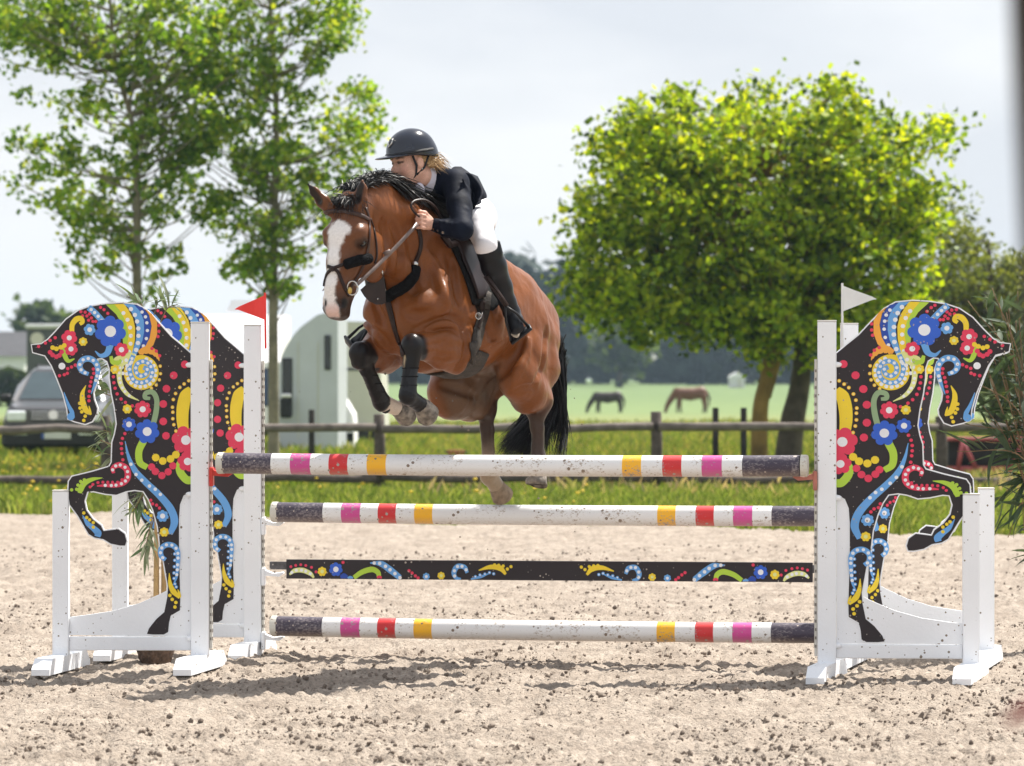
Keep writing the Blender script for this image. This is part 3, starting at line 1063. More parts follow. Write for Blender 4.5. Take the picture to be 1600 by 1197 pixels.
# ---- white motorhome behind the far left uprights
mh = empty('motorhome', (P(370, 590, 90).x, 90, ground_at(90)))
tag(mh, 'large white motorhome with sloping front and roof hatch behind the red flag', 'motorhome')
q = lambda u, v: ((u - 370) / FPX * 90, P(u, v, 90).z - ground_at(90))
(xa, z0), (xb, z1), (_, z2) = q(294, 668), q(437, 566), q(437, 490)
mb = MB()                                       # wall below, then a long sloping front that catches the sun
for x in (xa, xb):
    mb.v += [(x, 0, z0), (x, 0, z1), (x, 1.9, z2), (x, 4.4, z2), (x, 4.4, z0)]
mb.f += [(4, 3, 2, 1, 0), (5, 6, 7, 8, 9)] + [(i, (i + 1) % 5, 5 + (i + 1) % 5, 5 + i) for i in range(5)]
mb.m += [0] * 7
mb.build('body', M_whitepanel, mh)
x0, z0 = q(370, 483)
MB().box((x0, 2.4, z0 + .12), (.78, .8, .26), taper=.72).build('roof_hatch', M_whitepanel, mh)
x0, z0 = q(418, 605)
wn_ = MB().bbox((x0, -.01, z0), (.22, .03, .9), .03).build('window', M_blackplastic, mh)
MB().bbox((x0, -.03, z0), (.18, .012, .84), .02).build('pane', mat('blue_window', (.05, .08, .17), .15, .1, 3), wn_)
for u in (320, 410):
    x0, _ = q(u, 660)
    MB().tube([(x0, .05, .36), (x0, .3, .36)], .36, 16).build('wheel', M_tyre, mh)

# ---- far left: low house, hedge, flatbed trailer
M_roof = mat('slate_roof', (.055, .055, .062), .8, .15, 1.5)
M_render = mat('white_render', (.66, .66, .64), .8, .04, 2)
HY_ = 250.0
hs = empty('house', (P(-90, 590, HY_).x, HY_, ground_at(HY_)))
tag(hs, 'low white house with dark slate roof beyond the hedge at the far left', 'house')
q = lambda u, v: ((u + 90) / FPX * HY_, P(u, v, HY_).z - ground_at(HY_))
(xa, za), (xb, zb) = q(-220, 620), q(38, 556)
MB().box(((xa + xb) / 2, 4, zb / 2), (xb - xa, 8, zb)).build('wall', M_render, hs)
(xc, zc_), (xd, zd) = q(-216, 517), q(34, 517)
r_ = MB()
r_.v += [(xa - .2, -.3, zb - .05), (xb + .25, -.3, zb - .05), (xb + .25, 8.3, zb - .05), (xa - .2, 8.3, zb - .05), (xc, 4, zd), (xd + .2, 4, zd)]
r_.f += [(0, 1, 5, 4), (1, 2, 5), (2, 3, 4, 5), (3, 0, 4), (0, 3, 2, 1)]; r_.m += [0] * 5
r_.build('roof', M_roof, hs)
for u in (-40, 12):
    x0, z0 = q(u, 586)
    f_ = MB().bbox((x0, -.03, z0), (1.0, .08, 1.1), .02).build('window', M_whitepanel, hs)
    MB().bbox((x0, -.08, z0), (.86, .03, .96), .01).build('pane', M_darkglass, f_)
rg = np.random.RandomState(55)
n = 5200
hx = rg.uniform(-200, 58, n)
Yh = 200 + rg.uniform(-.6, .6, n)
hz = rg.uniform(0, 1, n) ** .7 * (1.95 + .12 * np.sin(hx * .12))
pp = np.stack([(hx - 800) / FPX * Yh, Yh, hz + ground_at(200)], 1)
hg = empty('hedge', (P(-70, 590, 200).x, 200, ground_at(200)))
tag(hg, 'clipped dark green hedge in front of the low white house', 'hedge')
h_ = leaves('foliage', pp - np.array(hg.location), rg.normal(size=(n, 3)) + (0, -.6, .3), np.full(n, .26), np.array((.035, .06, .025)) * (.6 + .8 * rg.rand(n, 1)), M_leaf, hg, rng=rg)
h_['kind'] = 'stuff'
TY = 112.0
tl = empty('box_trailer', (P(90, 590, TY).x, TY, ground_at(TY)))
tag(tl, 'dark box trailer with pale grey roof behind the silver car', 'trailer')
q = lambda u, v: ((u - 90) / FPX * TY, P(u, v, TY).z - ground_at(TY))
(xa, zb), (xb, _) = q(41, 514), q(150, 514)
MB().bbox(((xa + xb) / 2, 1.2, (zb + .5) / 2), (xb - xa, 2.3, zb - .5), .05).build('body', mat('dark_grey_panel', (.075, .085, .085), .6, .1, 2), tl)
MB().bbox(((xa + xb) / 2, 1.2, zb + .075), (xb - xa + .08, 2.4, .15), .04).build('roof', mat('pale_grey_roof', (.52, .54, .54), .5, .05, 2), tl)
x0, z0 = q(58, 530)
MB().tube([(x0, -.02, z0), (x0, .03, z0)], .2, 16).build('emblem', M_lorry2, tl)
for x0 in (-.5, .6):
    MB().tube([(x0, .05, .36), (x0, .3, .36)], .36, 14).build('wheel', M_tyre, tl)

# ---- white shed at the edge of the far wood
SY = 420.0
sh = empty('shed', (P(1152, 590, SY).x, SY, ground_at(SY)))
tag(sh, 'small white building at the foot of the far wood', 'shed')
MB().box((0, 2, 1.0), (2.7, 4, 2.0)).build('wall', M_render, sh)
r_ = MB()
r_.v += [(-1.5, -.2, 2.0), (1.5, -.2, 2.0), (1.5, 4.2, 2.0), (-1.5, 4.2, 2.0), (0, -.2, 2.8), (0, 4.2, 2.8)]
r_.f += [(0, 1, 4), (1, 2, 5, 4), (2, 3, 5), (3, 0, 4, 5), (0, 3, 2, 1)]; r_.m += [0] * 5
r_.build('roof', M_whitepanel, sh)
MB().box((.4, -.02, .85), (.8, .06, 1.6)).build('door', M_lorry2, sh)

sh.scale = (.62, .62, .62)

# ---- two horses grazing in the pasture
G = Body((-1.5, -.4, -.05), (1.3, .4, 1.75), .028)
G.chain([((-.55, 0, 1.16), .24, .28), ((-.05, 0, 1.13), .28, .29), ((.48, 0, 1.20), .26, .28)], .08)
G.chain([((.50, 0, 1.38), .12, .12), ((.70, 0, 1.20), .08, .08)], .06)
G.chain([((-.66, 0, 1.28), .12, .20), ((-.98, 0, .86), .09, .14), ((-1.14, 0, .58), .08, .11)], .06)
G.chain([((-1.13, 0, .60), .08, .11), ((-1.20, 0, .34), .06, .08), ((-1.26, 0, .14), .055, .06)], .03)
for s in (1, -1):
    G.chain([((-1.06, s * .05, .70), .03), ((-1.02, s * .07, .78), .012)], .02)
    G.chain([((-.55, s * .14, 1.0), .11, .13), ((-.58 - .06 * s, s * .15, .55), .055), ((-.56 - .10 * s, s * .15, .1), .045), ((-.58 - .10 * s, s * .15, .02), .06)], .04)
    G.chain([((.58, s * .14, 1.05), .14, .18), ((.66 + .05 * s, s * .15, .58), .06), ((.62 + .10 * s, s * .15, .1), .045), ((.60 + .10 * s, s * .15, .02), .06)], .04)
G.chain([((.76, 0, 1.22), .05), ((.86, 0, .95), .055), ((.84, 0, .55), .03)], .03)
GV, GF = G.mesh()
GV = relax(GV, GF, 1)
M_pony = new_mat('pasture_horse_coat')[0]
for u, col, pts_col, sc_, flip, lab in ((951, (.022, .013, .010), (.006, .005, .005), .80, 1, 'dark brown horse grazing in the pasture, left of the chestnut one'),
                                       (1080, (.135, .05, .022), (.03, .016, .012), .93, 1, 'chestnut horse grazing in the pasture in front of the far wood')):
    Yg = 168.0
    r_ = empty('horse', (P(u, 590, Yg).x, Yg, -.30), R(0))
    tag(r_, lab, 'horse', 'horses grazing in the pasture')
    cc = np.tile(np.array(col), (len(GV), 1))
    low = np.clip((.55 - GV[:, 2]) / .2, 0, 1)[:, None] * (np.abs(GV[:, :1]) < .9)
    tail_ = ((GV[:, :1] > .78))
    cc = cc * (1 - np.maximum(low, tail_)) + np.array(pts_col) * np.maximum(low, tail_)
    b_ = np_mesh('body', GV * sc_, GF, M_pony, smooth=True, parent=r_, cols=cc)
    mm = MB()
    for i in range(60):
        t = i / 60
        p = Vector((-.62 - .40 * t, .02 * (-1) ** i, 1.46 - .52 * t))
        mm.tube([p * sc_, (p + Vector((-.06, .05, -.20))) * sc_], [.02 * sc_, .004], 4, cap=False)
    mm.build('mane', M_blackplastic, r_, True, fix=False)
m_ = bpy.data.materials['pasture_horse_coat']
at = m_.node_tree.nodes.new('ShaderNodeAttribute'); at.attribute_name = 'Col'
m_.node_tree.links.new(at.outputs['Color'], m_.node_tree.nodes['Principled BSDF'].inputs['Base Color'])

# ---- orange tub in the grass
tub = empty('feed_tub', (P(712, 590, 66).x, 66, ground_at(66) + .05))
tag(tub, 'small orange-brown wooden tub standing in the pasture grass behind the poles', 'tub')
t_ = MB()
t_.tube([(0, 0, .0), (0, 0, .24), (0, 0, .25), (0, 0, .24), (0, 0, .05)], [.12, .155, .15, .14, .11], 16)
t_.build('tub_wall', mat('orange_tub', (.36, .14, .06), .7, .2, 10), tub, False)
for s in (-1, 1):
    MB().tube([(s * .15, -.04, .20), (s * .19, 0, .22), (s * .15, .04, .20)], .012, 6).build('handle', M_darkpost, tub, True)

# ---- red farm cart behind the right wing
RYd = 56.0
M_redpaint = mat('faded_red_paint', (.36, .075, .085), .55, .2, 6)
M_cartdark = mat('dark_cart_bed', (.02, .017, .018), .8, .3, 6)
ct = empty('farm_cart', (P(1560, 590, RYd).x, RYd, ground_at(RYd)))
tag(ct, 'red framed farm cart with dark bed behind the right painted horses', 'cart')
q = lambda u, v: ((u - 1560) / FPX * RYd, P(u, v, RYd).z - ground_at(RYd))
(xa, z0), (xb, z1) = q(1478, 734), q(1680, 686)
MB().bbox(((xa + xb) / 2, .9, (z0 + z1) / 2 + .02), (xb - xa - .1, 1.5, z1 - z0 - .06), .02).build('bed', M_cartdark, ct)
MB().bbox(((xa + xb) / 2, .06, z0), (xb - xa, .10, .10), .015).build('beam', M_redpaint, ct)
MB().bbox(((xa + xb) / 2, .06, z1), (xb - xa, .08, .06), .015).build('beam', M_redpaint, ct)
for u0, u1 in ((1497, 1505), (1526, 1504), (1580, 1600), (1624, 1604)):
    a, b = q(u0, 734), q(u1, 688)
    MB().tube([(a[0], .03, a[1]), (b[0], .03, b[1])], .035, 8).build('brace', M_redpaint, ct, True)
for x0 in (-.45, .75):
    w_ = MB().tube([(x0, .15, .16), (x0, .32, .16)], .16, 16).build('wheel', M_tyre, ct)
    MB().tube([(x0, .13, .16), (x0, .15, .16)], .08, 12).build('rim', M_redpaint, w_)

# ================================================================== the jump
M_white = mat('white_paint', (.865, .885, .915), .5, .03, 3, spec=.35, spots=(.22, .18, .14), spot_scale=52, spot_thr=.15, bump=.15, bscale=60)
M_strip = mat('slotted_strip', (.62, .60, .55), .55, .12, 12)
M_hole = mat('strip_hole', (.16, .14, .12), .9, .1, 10)
M_print = {}
for n_, c_ in dict(black=(40, 33, 37), red=(226, 60, 92), blue=(50, 98, 205), sky=(104, 166, 228), yellow=(240, 210, 52), orange=(244, 172, 66), green=(178, 212, 68),
                   olive=(146, 172, 132), lemon=(226, 230, 150), white=(236, 238, 242), gold=(250, 196, 60), navy=(40, 76, 170), ink=(30, 20, 22)).items():
    M_print[n_] = mat('print_' + n_, srgb(*c_), .45, .06, 6, spec=.4, spots=(.42, .36, .31), spot_scale=64, spot_thr=.13)
PK = list(M_print)
PM = [M_print[k] for k in PK]


class Art:
    """Flat print: shapes laid as thin sheets over one another."""

    def __init__(self, conv):
        self.mb = MB(); self.conv = conv; self.layer = 0

    def put(self, pts, col, tris=None):
        y = -.0012 * 0 - self.layer
        k = len(self.mb.v)
        for p in pts:
            x, z = self.conv(p[0], p[1])
            self.mb.v.append((x, y, z))
        for f in (tris or [tuple(range(len(pts)))]):
            self.mb.f.append(tuple(k + i for i in f)); self.mb.m.append(PK.index(col))
        self.layer += .000018

    def disc(self, x, y, r, col, n=14):
        self.put([(x + r * math.cos(2 * math.pi * i / n), y + r * math.sin(2 * math.pi * i / n)) for i in range(n)], col)

    def dots(self, pts, r, col, core=None):
        for p in pts:
            self.disc(p[0], p[1], r, col, 10)
            if core:
                self.disc(p[0], p[1], r * .5, core, 8)

    def flower(self, x, y, r, col, core=None, n=8, rc=None, ph=.2):
        N = n * 8
        pts = [(x, y)]
        for i in range(N):
            a = 2 * math.pi * i / N + ph
            rr = r * (.80 + .20 * abs(math.cos(n * (a - ph) / 2)) ** .7)
            pts.append((x + rr * math.cos(a), y + rr * math.sin(a)))
        self.put(pts, col, [(0, i + 1, (i + 1) % N + 1) for i in range(N)])
        if core:
            self.disc(x, y, rc or r * .40, core, 16)

    def stroke(self, pts, w, col, dots=None, dr=None, step=None):
        c = catmull(pts, 8)
        n = len(c)
        ws = np.interp(np.linspace(0, 1, n), np.linspace(0, 1, len(w)), w) if hasattr(w, '__len__') else np.full(n, w)
        P_ = []
        for i in range(n):
            d = c[min(i + 1, n - 1)] - c[max(i - 1, 0)]
            d = d / (np.linalg.norm(d) + 1e-9)
            nn = np.array((-d[1], d[0]))
            P_ += [c[i] + nn * ws[i] / 2, c[i] - nn * ws[i] / 2]
        self.put(P_, col, [(2 * i, 2 * i + 1, 2 * i + 3, 2 * i + 2) for i in range(n - 1)])
        if ws[0] > 12: self.disc(c[0][0], c[0][1], ws[0] / 2, col)
        if ws[-1] > 12: self.disc(c[-1][0], c[-1][1], ws[-1] / 2, col)
        if dots:
            L = np.cumsum([0] + [np.linalg.norm(c[i + 1] - c[i]) for i in range(n - 1)])
            t = (step or dr * 3) * .6
            while t < L[-1]:
                i = np.searchsorted(L, t)
                p = c[min(i, n - 1)]
                if ws[min(i, n - 1)] > dr * 1.5:
                    self.disc(p[0], p[1], dr, dots, 9)
                t += step or dr * 3


WS = 309.0                                       # photo pixels per metre at the near left wing
OUT_BLACK = [(50, 539), (65, 537.6), (75, 531), (88, 517.5), (104, 499), (123, 485.5), (141.6, 479), (166, 475), (190, 473.5), (214, 476), (230, 485.5), (243, 499),
             (254, 511), (267, 525.6), (283, 539), (299, 553), (299, 767), (287, 774), (281.5, 788), (280, 811), (280, 834), (280, 865), (281, 899), (282, 936), (281.5, 953), (267, 961.6),
             (264.4, 973), (263, 987), (256, 991), (239, 991), (230, 990), (233, 981.5), (244.5, 967), (257, 956), (261.6, 933), (263, 916), (260, 899), (256, 876), (250, 862), (250, 848),
             (247, 822), (240, 797), (233, 780), (224.6, 767), (210.5, 765), (197.7, 767), (182, 772.7), (165, 771), (146.5, 767), (136.6, 768), (132, 782.6), (135, 797), (145, 811), (158, 821),
             (162, 829.5), (173.5, 828), (185, 826.6), (195, 834), (198, 845), (195.7, 852), (188, 852), (173.5, 849), (162, 842), (148, 839.5), (139, 834), (122, 805), (109.6, 788),
             (107, 771), (108, 752), (113, 744.5), (144, 737), (171, 729), (175, 722), (176, 691), (180, 678), (183, 662), (180, 638), (175, 614), (172, 590), (172, 576), (168, 564), (160, 559),
             (152, 560), (151, 566), (155, 582), (149.6, 600), (145.6, 614), (147, 624.5), (152, 638), (151, 646), (144, 658), (133.5, 662), (117.5, 658), (107, 654), (105.5, 638), (99, 614),
             (89.5, 590), (81.5, 571), (71, 555), (52, 550)]
BASE_WHITE = [(109, 964), (140, 960), (176, 954.5), (216, 943), (250, 928), (263, 921), (270, 908), (275, 870), (276, 800), (282, 770), (299, 760), (299, 994), (108, 992)]


def grow(poly, d):
    """Moves an outline outwards by d pixels."""
    p = np.array(poly, float)
    a = np.roll(p, 1, 0); b = np.roll(p, -1, 0)
    t = (p - a) / (np.linalg.norm(p - a, axis=1)[:, None] + 1e-9) + (b - p) / (np.linalg.norm(b - p, axis=1)[:, None] + 1e-9)
    t /= (np.linalg.norm(t, axis=1)[:, None] + 1e-9)
    n = np.stack([t[:, 1], -t[:, 0]], 1)
    area = .5 * np.sum(p[:, 0] * np.roll(p[:, 1], -1) - np.roll(p[:, 0], -1) * p[:, 1])
    return [tuple(q) for q in (p + n * d * (1 if area > 0 else -1))]


def make_wing(s):
    """A wing in its own frame: inner upright at the origin, outwards along s*x, towards the camera -y. s = -1 stands left of the jump."""
    root = empty('jump_wing')
    conv = lambda u, v: (s * (313 - u) / WS, (1047 - v) / WS)
    H = (1047 - 504.5) / WS
    # uprights
    up = MB().bbox((0, 0, .075 + (H - .075) / 2), (.092, .075, H - .075), .004)
    up.build('upright', M_white, root)
    MB().bbox((0, 0, H + .003), (.096, .079, .006), .002).build('upright_cap', M_strip, root)
    st = MB().bbox((-s * .054, .004, .84), (.014, .045, 1.46), .002)
    for i in range(34):
        st.box((-s * .0545, -.020, .16 + i * .041), (.006, .004, .014), mi=1)
        st.box((-s * .0622, .004, .16 + i * .041), (.003, .016, .018), mi=1)
    st.build('slotted_strip', [M_strip, M_hole], root)
    ox = s * (313 - 95.5) / WS
    ho = (1047 - 767) / WS
    MB().bbox((ox, 0, .075 + (ho - .075) / 2), (.081, .075, ho - .075), .004).build('outer_post', M_white, root)
    MB().bbox((ox, 0, ho + .003), (.085, .079, .006), .002).build('outer_post_cap', M_strip, root)
    # feet: beams with slanted ends across the wing, canted as they stand
    for x in (0, ox):
        ft = MB()
        prof = [(-.36, 0), (.36, 0), (.36, .03), (.30, .08), (-.30, .08), (-.36, .03)]
        n = len(prof)
        k = len(ft.v)
        for sx in (-1, 1):
            for (yy, zz) in prof:
                ft.v.append((x + sx * .045 + .17 * yy * 1.0, yy, zz))
        ft.f += [tuple(range(n)), tuple(range(2 * n - 1, n - 1, -1))] + [((i + 1) % n, i, n + i, n + (i + 1) % n) for i in range(n)]
        ft.m += [0] * (n + 2)
        ft.build('foot', M_white, root)
    # bottom rail
    z0, z1 = (1047 - 1016) / WS, (1047 - 994.5) / WS
    xa, xb = s * .046, ox - s * .041
    MB().bbox(((xa + xb) / 2, .004, (z0 + z1) / 2), (abs(xb - xa), .04, z1 - z0), .004).build('rail', M_white, root)
    # the cut-out board, its white edge showing round the print
    bd = MB()
    for poly, yo in ((grow(OUT_BLACK, 2.0), 0.0), (BASE_WHITE, .003)):
        bd.prism(poly, lambda u, v, sd: (conv(u, v)[0], yo - .011 + sd * .022, conv(u, v)[1]))
    bd.build('board', M_white, root)
    for v in (558, 760, 985):
        MB().sphere((s * .052, -.02, (1047 - v - 12) / WS), .017, 10, 6, sc=(1.3, .8, .8)).build('board_bracket', M_white, root, True)
    # ---- print
    A = Art(conv)
    A.put(OUT_BLACK, 'black')
    c3 = lambda q: (q[0] / 3.74 + 40, q[1] / 3.74 + 440)
    c4 = lambda q: (q[0] / 3.52 + 40, q[1] / 3.52 + 740)
    m3 = lambda *L: [c3(q) for q in L]
    m4 = lambda *L: [c4(q) for q in L]
    k = 1 / 3.74
    # mane
    A.put(m3((470, 133), (525, 131), (560, 180), (590, 240), (604, 310), (600, 400), (575, 400), (560, 240), (530, 190)), 'green')
    A.put(m3((520, 131), (578, 129), (600, 160), (628, 210), (642, 270), (640, 340), (628, 400), (620, 450), (590, 450), (592, 390), (604, 310), (590, 240), (560, 180)), 'yellow')
    A.put(m3((574, 129), (636, 133), (672, 175), (692, 225), (694, 290), (684, 345), (664, 395), (642, 440), (612, 440), (630, 395), (646, 340), (652, 270), (640, 215), (610, 160)), 'sky')
    A.put(m3((634, 133), (684, 150), (722, 195), (736, 260), (724, 330), (700, 380), (668, 410), (684, 345), (694, 290), (692, 225), (672, 175)), 'navy')
    A.put(m3((700, 160), (740, 188), (770, 235), (770, 310), (748, 370), (712, 405), (672, 428), (700, 380), (726, 330), (738, 260), (724, 195)), 'orange')
    A.dots(m3((573, 183), (597, 222), (612, 268), (616, 316), (615, 362), (606, 410)), 12 * k, 'white')
    A.dots(m3((617, 160), (640, 194), (653, 232), (660, 273), (661, 316), (658, 358), (648, 398), (636, 432)), 13 * k, 'white')
    A.dots(m3((682, 177), (702, 205), (710, 240), (713, 285), (707, 332), (690, 375)), 10 * k, 'white')
    # spiral
    A.stroke(m3((665, 420), (700, 400), (745, 408), (772, 440), (782, 462)), [30 * k, 44 * k, 40 * k, 20 * k, 4 * k], 'orange')
    for x, y, a in ((678, 428, .3), (698, 424, 0), (720, 422, .1), (742, 428, .4), (760, 440, .8), (773, 455, 1)):
        p = c3((x, y))
        A.stroke([(p[0] - 1.5, p[1] + 2 * a - 1), (p[0], p[1]), (p[0] + 1.5, p[1] + 2 * a + 1)], 1.3, 'ink')
    A.disc(*c3((677, 530)), 102 * k, 'yellow', 36)
    A.stroke(m3((545, 470), (600, 440), (640, 445)), [70 * k, 60 * k, 40 * k], 'lemon')
    A.dots(m3(*[(677 + 84 * math.cos(a), 530 + 84 * math.sin(a)) for a in np.linspace(-1.2, 3.4, 14)]), 11 * k, 'white')
    A.stroke(m3((632, 430), (612, 480), (612, 530), (636, 578), (680, 590), (724, 570), (742, 525), (724, 482), (686, 466), (652, 484), (646, 524), (672, 550), (704, 540), (712, 512), (690, 500)), 27 * k, 'sky', 'white', 9.5 * k, 31 * k)
    A.dots(m3((560, 465), (590, 458), (565, 500), (595, 490), (620, 470), (570, 535)), 11 * k, 'white')
    A.stroke(m3((556, 480), (548, 540), (560, 605), (600, 660), (665, 695)), [34 * k, 30 * k, 28 * k, 22 * k, 4 * k], 'lemon', 'white', 9 * k, 30 * k)
    # crest strap and its dots
    A.stroke(m3((370, 150), (410, 185), (452, 232)), 36 * k, 'sky', 'white', 10 * k, 28 * k)
    A.dots(m3((325, 175), (350, 178), (375, 188), (335, 200), (360, 200), (386, 212), (370, 225), (395, 232), (412, 232), (440, 150), (460, 163), (482, 185)), 9.5 * k, 'red')
    A.dots(m3((780, 255), (780, 290), (775, 320), (740, 390), (765, 405), (785, 432)), 10 * k, 'red')
    A.stroke(m3((408, 405), (440, 432), (478, 418), (497, 368)), [6 * k, 22 * k, 34 * k, 40 * k], 'sky')
    A.flower(*c3((497, 290)), 92 * k, 'blue', 'white', 7, 33 * k)
    A.flower(*c3((376, 280)), 35 * k, 'sky', 'white', 6)
    A.stroke(m3((272, 295), (275, 250), (298, 220), (325, 215), (335, 235), (318, 248)), [28 * k, 30 * k, 34 * k, 30 * k, 24 * k, 20 * k], 'yellow')
    A.stroke(m3((232, 380), (228, 420), (250, 462), (288, 450)), [26 * k, 30 * k, 24 * k, 6 * k], 'green')
    A.flower(*c3((257, 328)), 47 * k, 'red', 'white', 6, 15 * k)
    A.flower(*c3((267, 393)), 40 * k, 'red', 'white', 6, 15 * k)
    A.flower(*c3((338, 350)), 26 * k, 'yellow', 'lemon', 7)
    A.dots(m3((160, 385), (182, 392), (207, 383), (228, 372)), 14 * k, 'yellow')
    A.dots(m3((145, 412), (160, 428), (182, 438), (200, 430), (213, 410)), 14 * k, 'red')
    A.disc(*c3((214, 493)), 20 * k, 'white', 20)
    A.dots(m3((78, 378), (118, 358), (145, 343), (175, 327), (318, 462), (292, 487), (270, 498), (248, 508), (246, 535), (228, 543), (200, 549)), 10 * k, 'red')
    A.stroke(m3((370, 540), (332, 522), (318, 488), (338, 456), (378, 450), (412, 475), (424, 520), (410, 585), (385, 655)), [22 * k, 30 * k, 34 * k, 36 * k, 36 * k, 34 * k, 30 * k, 20 * k, 4 * k], 'sky', 'white', 10 * k, 32 * k)
    A.dots(m3((398, 510), (400, 535), (388, 560), (383, 585), (378, 610), (375, 640), (372, 670), (372, 695)), 10 * k, 'red')
    A.stroke(m3((354, 605), (334, 655), (338, 710), (358, 755), (386, 775)), [4 * k, 26 * k, 34 * k, 32 * k, 10 * k], 'yellow')
    A.stroke(m3((372, 725), (378, 750), (385, 775)), [4 * k, 12 * k, 8 * k], 'yellow')
    A.dots(m3((318, 710), (320, 738), (330, 760), (350, 785), (342, 810)), 10.5 * k, 'yellow')
    A.stroke(m3((226, 645), (250, 715), (272, 760), (284, 795)), [4 * k, 18 * k, 26 * k, 12 * k], 'sky')
    A.disc(*c3((266, 788)), 22 * k, 'sky')
    A.flower(*c3((562, 397)), 42 * k, 'red', 'white', 6, 16 * k)
    A.stroke(m3((500, 435), (512, 470), (545, 472), (560, 455)), [18 * k, 28 * k, 26 * k, 14 * k], 'green')
    A.flower(*c3((524, 512)), 28 * k, 'yellow', 'lemon', 7)
    A.dots(m3((515, 555), (518, 590), (525, 622), (537, 655), (560, 685), (585, 705), (625, 725)), 10 * k, 'red')
    A.dots(m3((788, 493), (790, 537), (783, 573), (765, 603), (737, 622)), 10 * k, 'gold', 'lemon')
    A.dots(m3((932, 483), (867, 547), (825, 625), (806, 714), (806, 816), (822, 900)), 23 * k, 'red')
    A.dots(m3((955, 578), (928, 597), (903, 617), (878, 653), (865, 688), (860, 733), (862, 762), (862, 800), (868, 835), (880, 872)), 10.5 * k, 'gold', 'lemon')
    A.stroke(m3((968, 625), (938, 665), (922, 730), (918, 800), (925, 880)), [40 * k, 72 * k, 74 * k, 70 * k, 60 * k], 'yellow')
    A.stroke(m3((962, 1040), (905, 1060), (905, 1110), (940, 1155), (968, 1160)), [10 * k, 40 * k, 46 * k, 46 * k, 46 * k], 'green')
    A.flower(*c3((938, 925)), 84 * k, 'red', 'white', 6, 28 * k)
    A.flower(*c3((948, 1050)), 60 * k, 'red', 'white', 6, 22 * k)
    A.stroke(m3((730, 682), (700, 676), (706, 650), (745, 646), (768, 690), (764, 760), (748, 830)), [18 * k, 26 * k, 28 * k, 30 * k, 30 * k, 32 * k, 32 * k], 'olive')
    A.flower(*c3((686, 745)), 50 * k, 'red', 'white', 7, 18 * k)
    A.flower(*c3((596, 743)), 28 * k, 'yellow', 'lemon', 7)
    A.stroke(m3((690, 930), (664, 990), (670, 1055), (712, 1085)), [44 * k, 42 * k, 40 * k, 34 * k], 'green')
    A.flower(*c3((606, 833)), 42 * k, 'blue', 'white', 7, 17 * k)
    A.flower(*c3((712, 875)), 72 * k, 'blue', 'white', 7, 26 * k)
    A.dots(m3((762, 1027), (803, 1047), (848, 1035), (880, 1010)), 23 * k, 'yellow')
    A.dots(m3((738, 1082), (760, 1108), (798, 1132), (835, 1110), (862, 1075)), 22 * k, 'red')
    A.dots(m3((582, 887), (568, 915), (562, 945), (562, 975), (565, 1003), (570, 1040)), 10 * k, 'red')
    # body wave
    A.stroke([(196, 689), (201, 712), (211, 734), (228, 753), (250, 774), (267, 795), (273, 815), (266, 834)], [1, 5, 9, 10, 11, 12, 12, 8], 'sky')
    A.dots([(205, 725), (213, 741), (222, 750), (234, 759), (243, 764), (251, 772)], 2.8, 'white')
    # fore leg
    A.stroke([(178, 739), (177, 731), (187, 726), (198, 732), (200, 745), (193, 754), (180, 758), (165, 758), (152, 759)], [5, 7, 9, 10, 10, 9, 7, 5, 2], 'red', 'white', 2.6, 8)
    A.dots(m4((357, 72), (372, 58), (400, 48), (427, 46), (454, 46), (480, 46), (508, 46), (532, 32)), 2.4, 'red')
    A.stroke(m4((425, 22), (370, 30), (325, 52), (304, 88), (300, 106)), [1, 6, 9, 9, 6], 'green')
    A.dots(m4((255, 88), (283, 85), (290, 62), (305, 42), (325, 33)), 2.7, 'green')
    A.stroke(m4((315, 228), (342, 272), (376, 300), (400, 325), (396, 345)), [1, 7, 9, 11, 9], 'sky')
    A.dots(m4((322, 215), (338, 240), (354, 253), (374, 268), (374, 293)), 2.7, 'yellow')
    # thigh and hind leg
    A.dots(m4((690, 145), (700, 165), (722, 172), (738, 188)), 2.6, 'red')
    A.flower(*c4((755, 232)), 9.5, 'sky', 'white', 7, 4)
    A.flower(*c4((764, 320)), 7.5, 'yellow', 'lemon', 7)
    A.stroke(m4((772, 472), (748, 452), (746, 415), (776, 390), (815, 396), (838, 430), (838, 500), (830, 570), (812, 612)), [6, 8, 8.5, 8.5, 8.5, 8, 6, 4, 1], 'sky', 'white', 2.6, 8.4)
    A.dots(m4((822, 440), (822, 475), (820, 510), (818, 545), (818, 575), (823, 605), (830, 622)), 2.7, 'sky', 'white')
    A.stroke(m4((792, 545), (796, 600), (814, 645), (850, 680)), [1, 6, 9, 5], 'yellow')
    A.stroke(m4((838, 635), (846, 655), (850, 680)), [1, 4, 4], 'yellow')
    A.dots(m4((795, 668), (808, 690), (828, 707), (823, 732)), 2.8, 'yellow')
    A.mb.v = [(x, y - .0125, z) for x, y, z in A.mb.v]
    A.mb.build('painted_pattern', PM, root, fix=False)
    return root


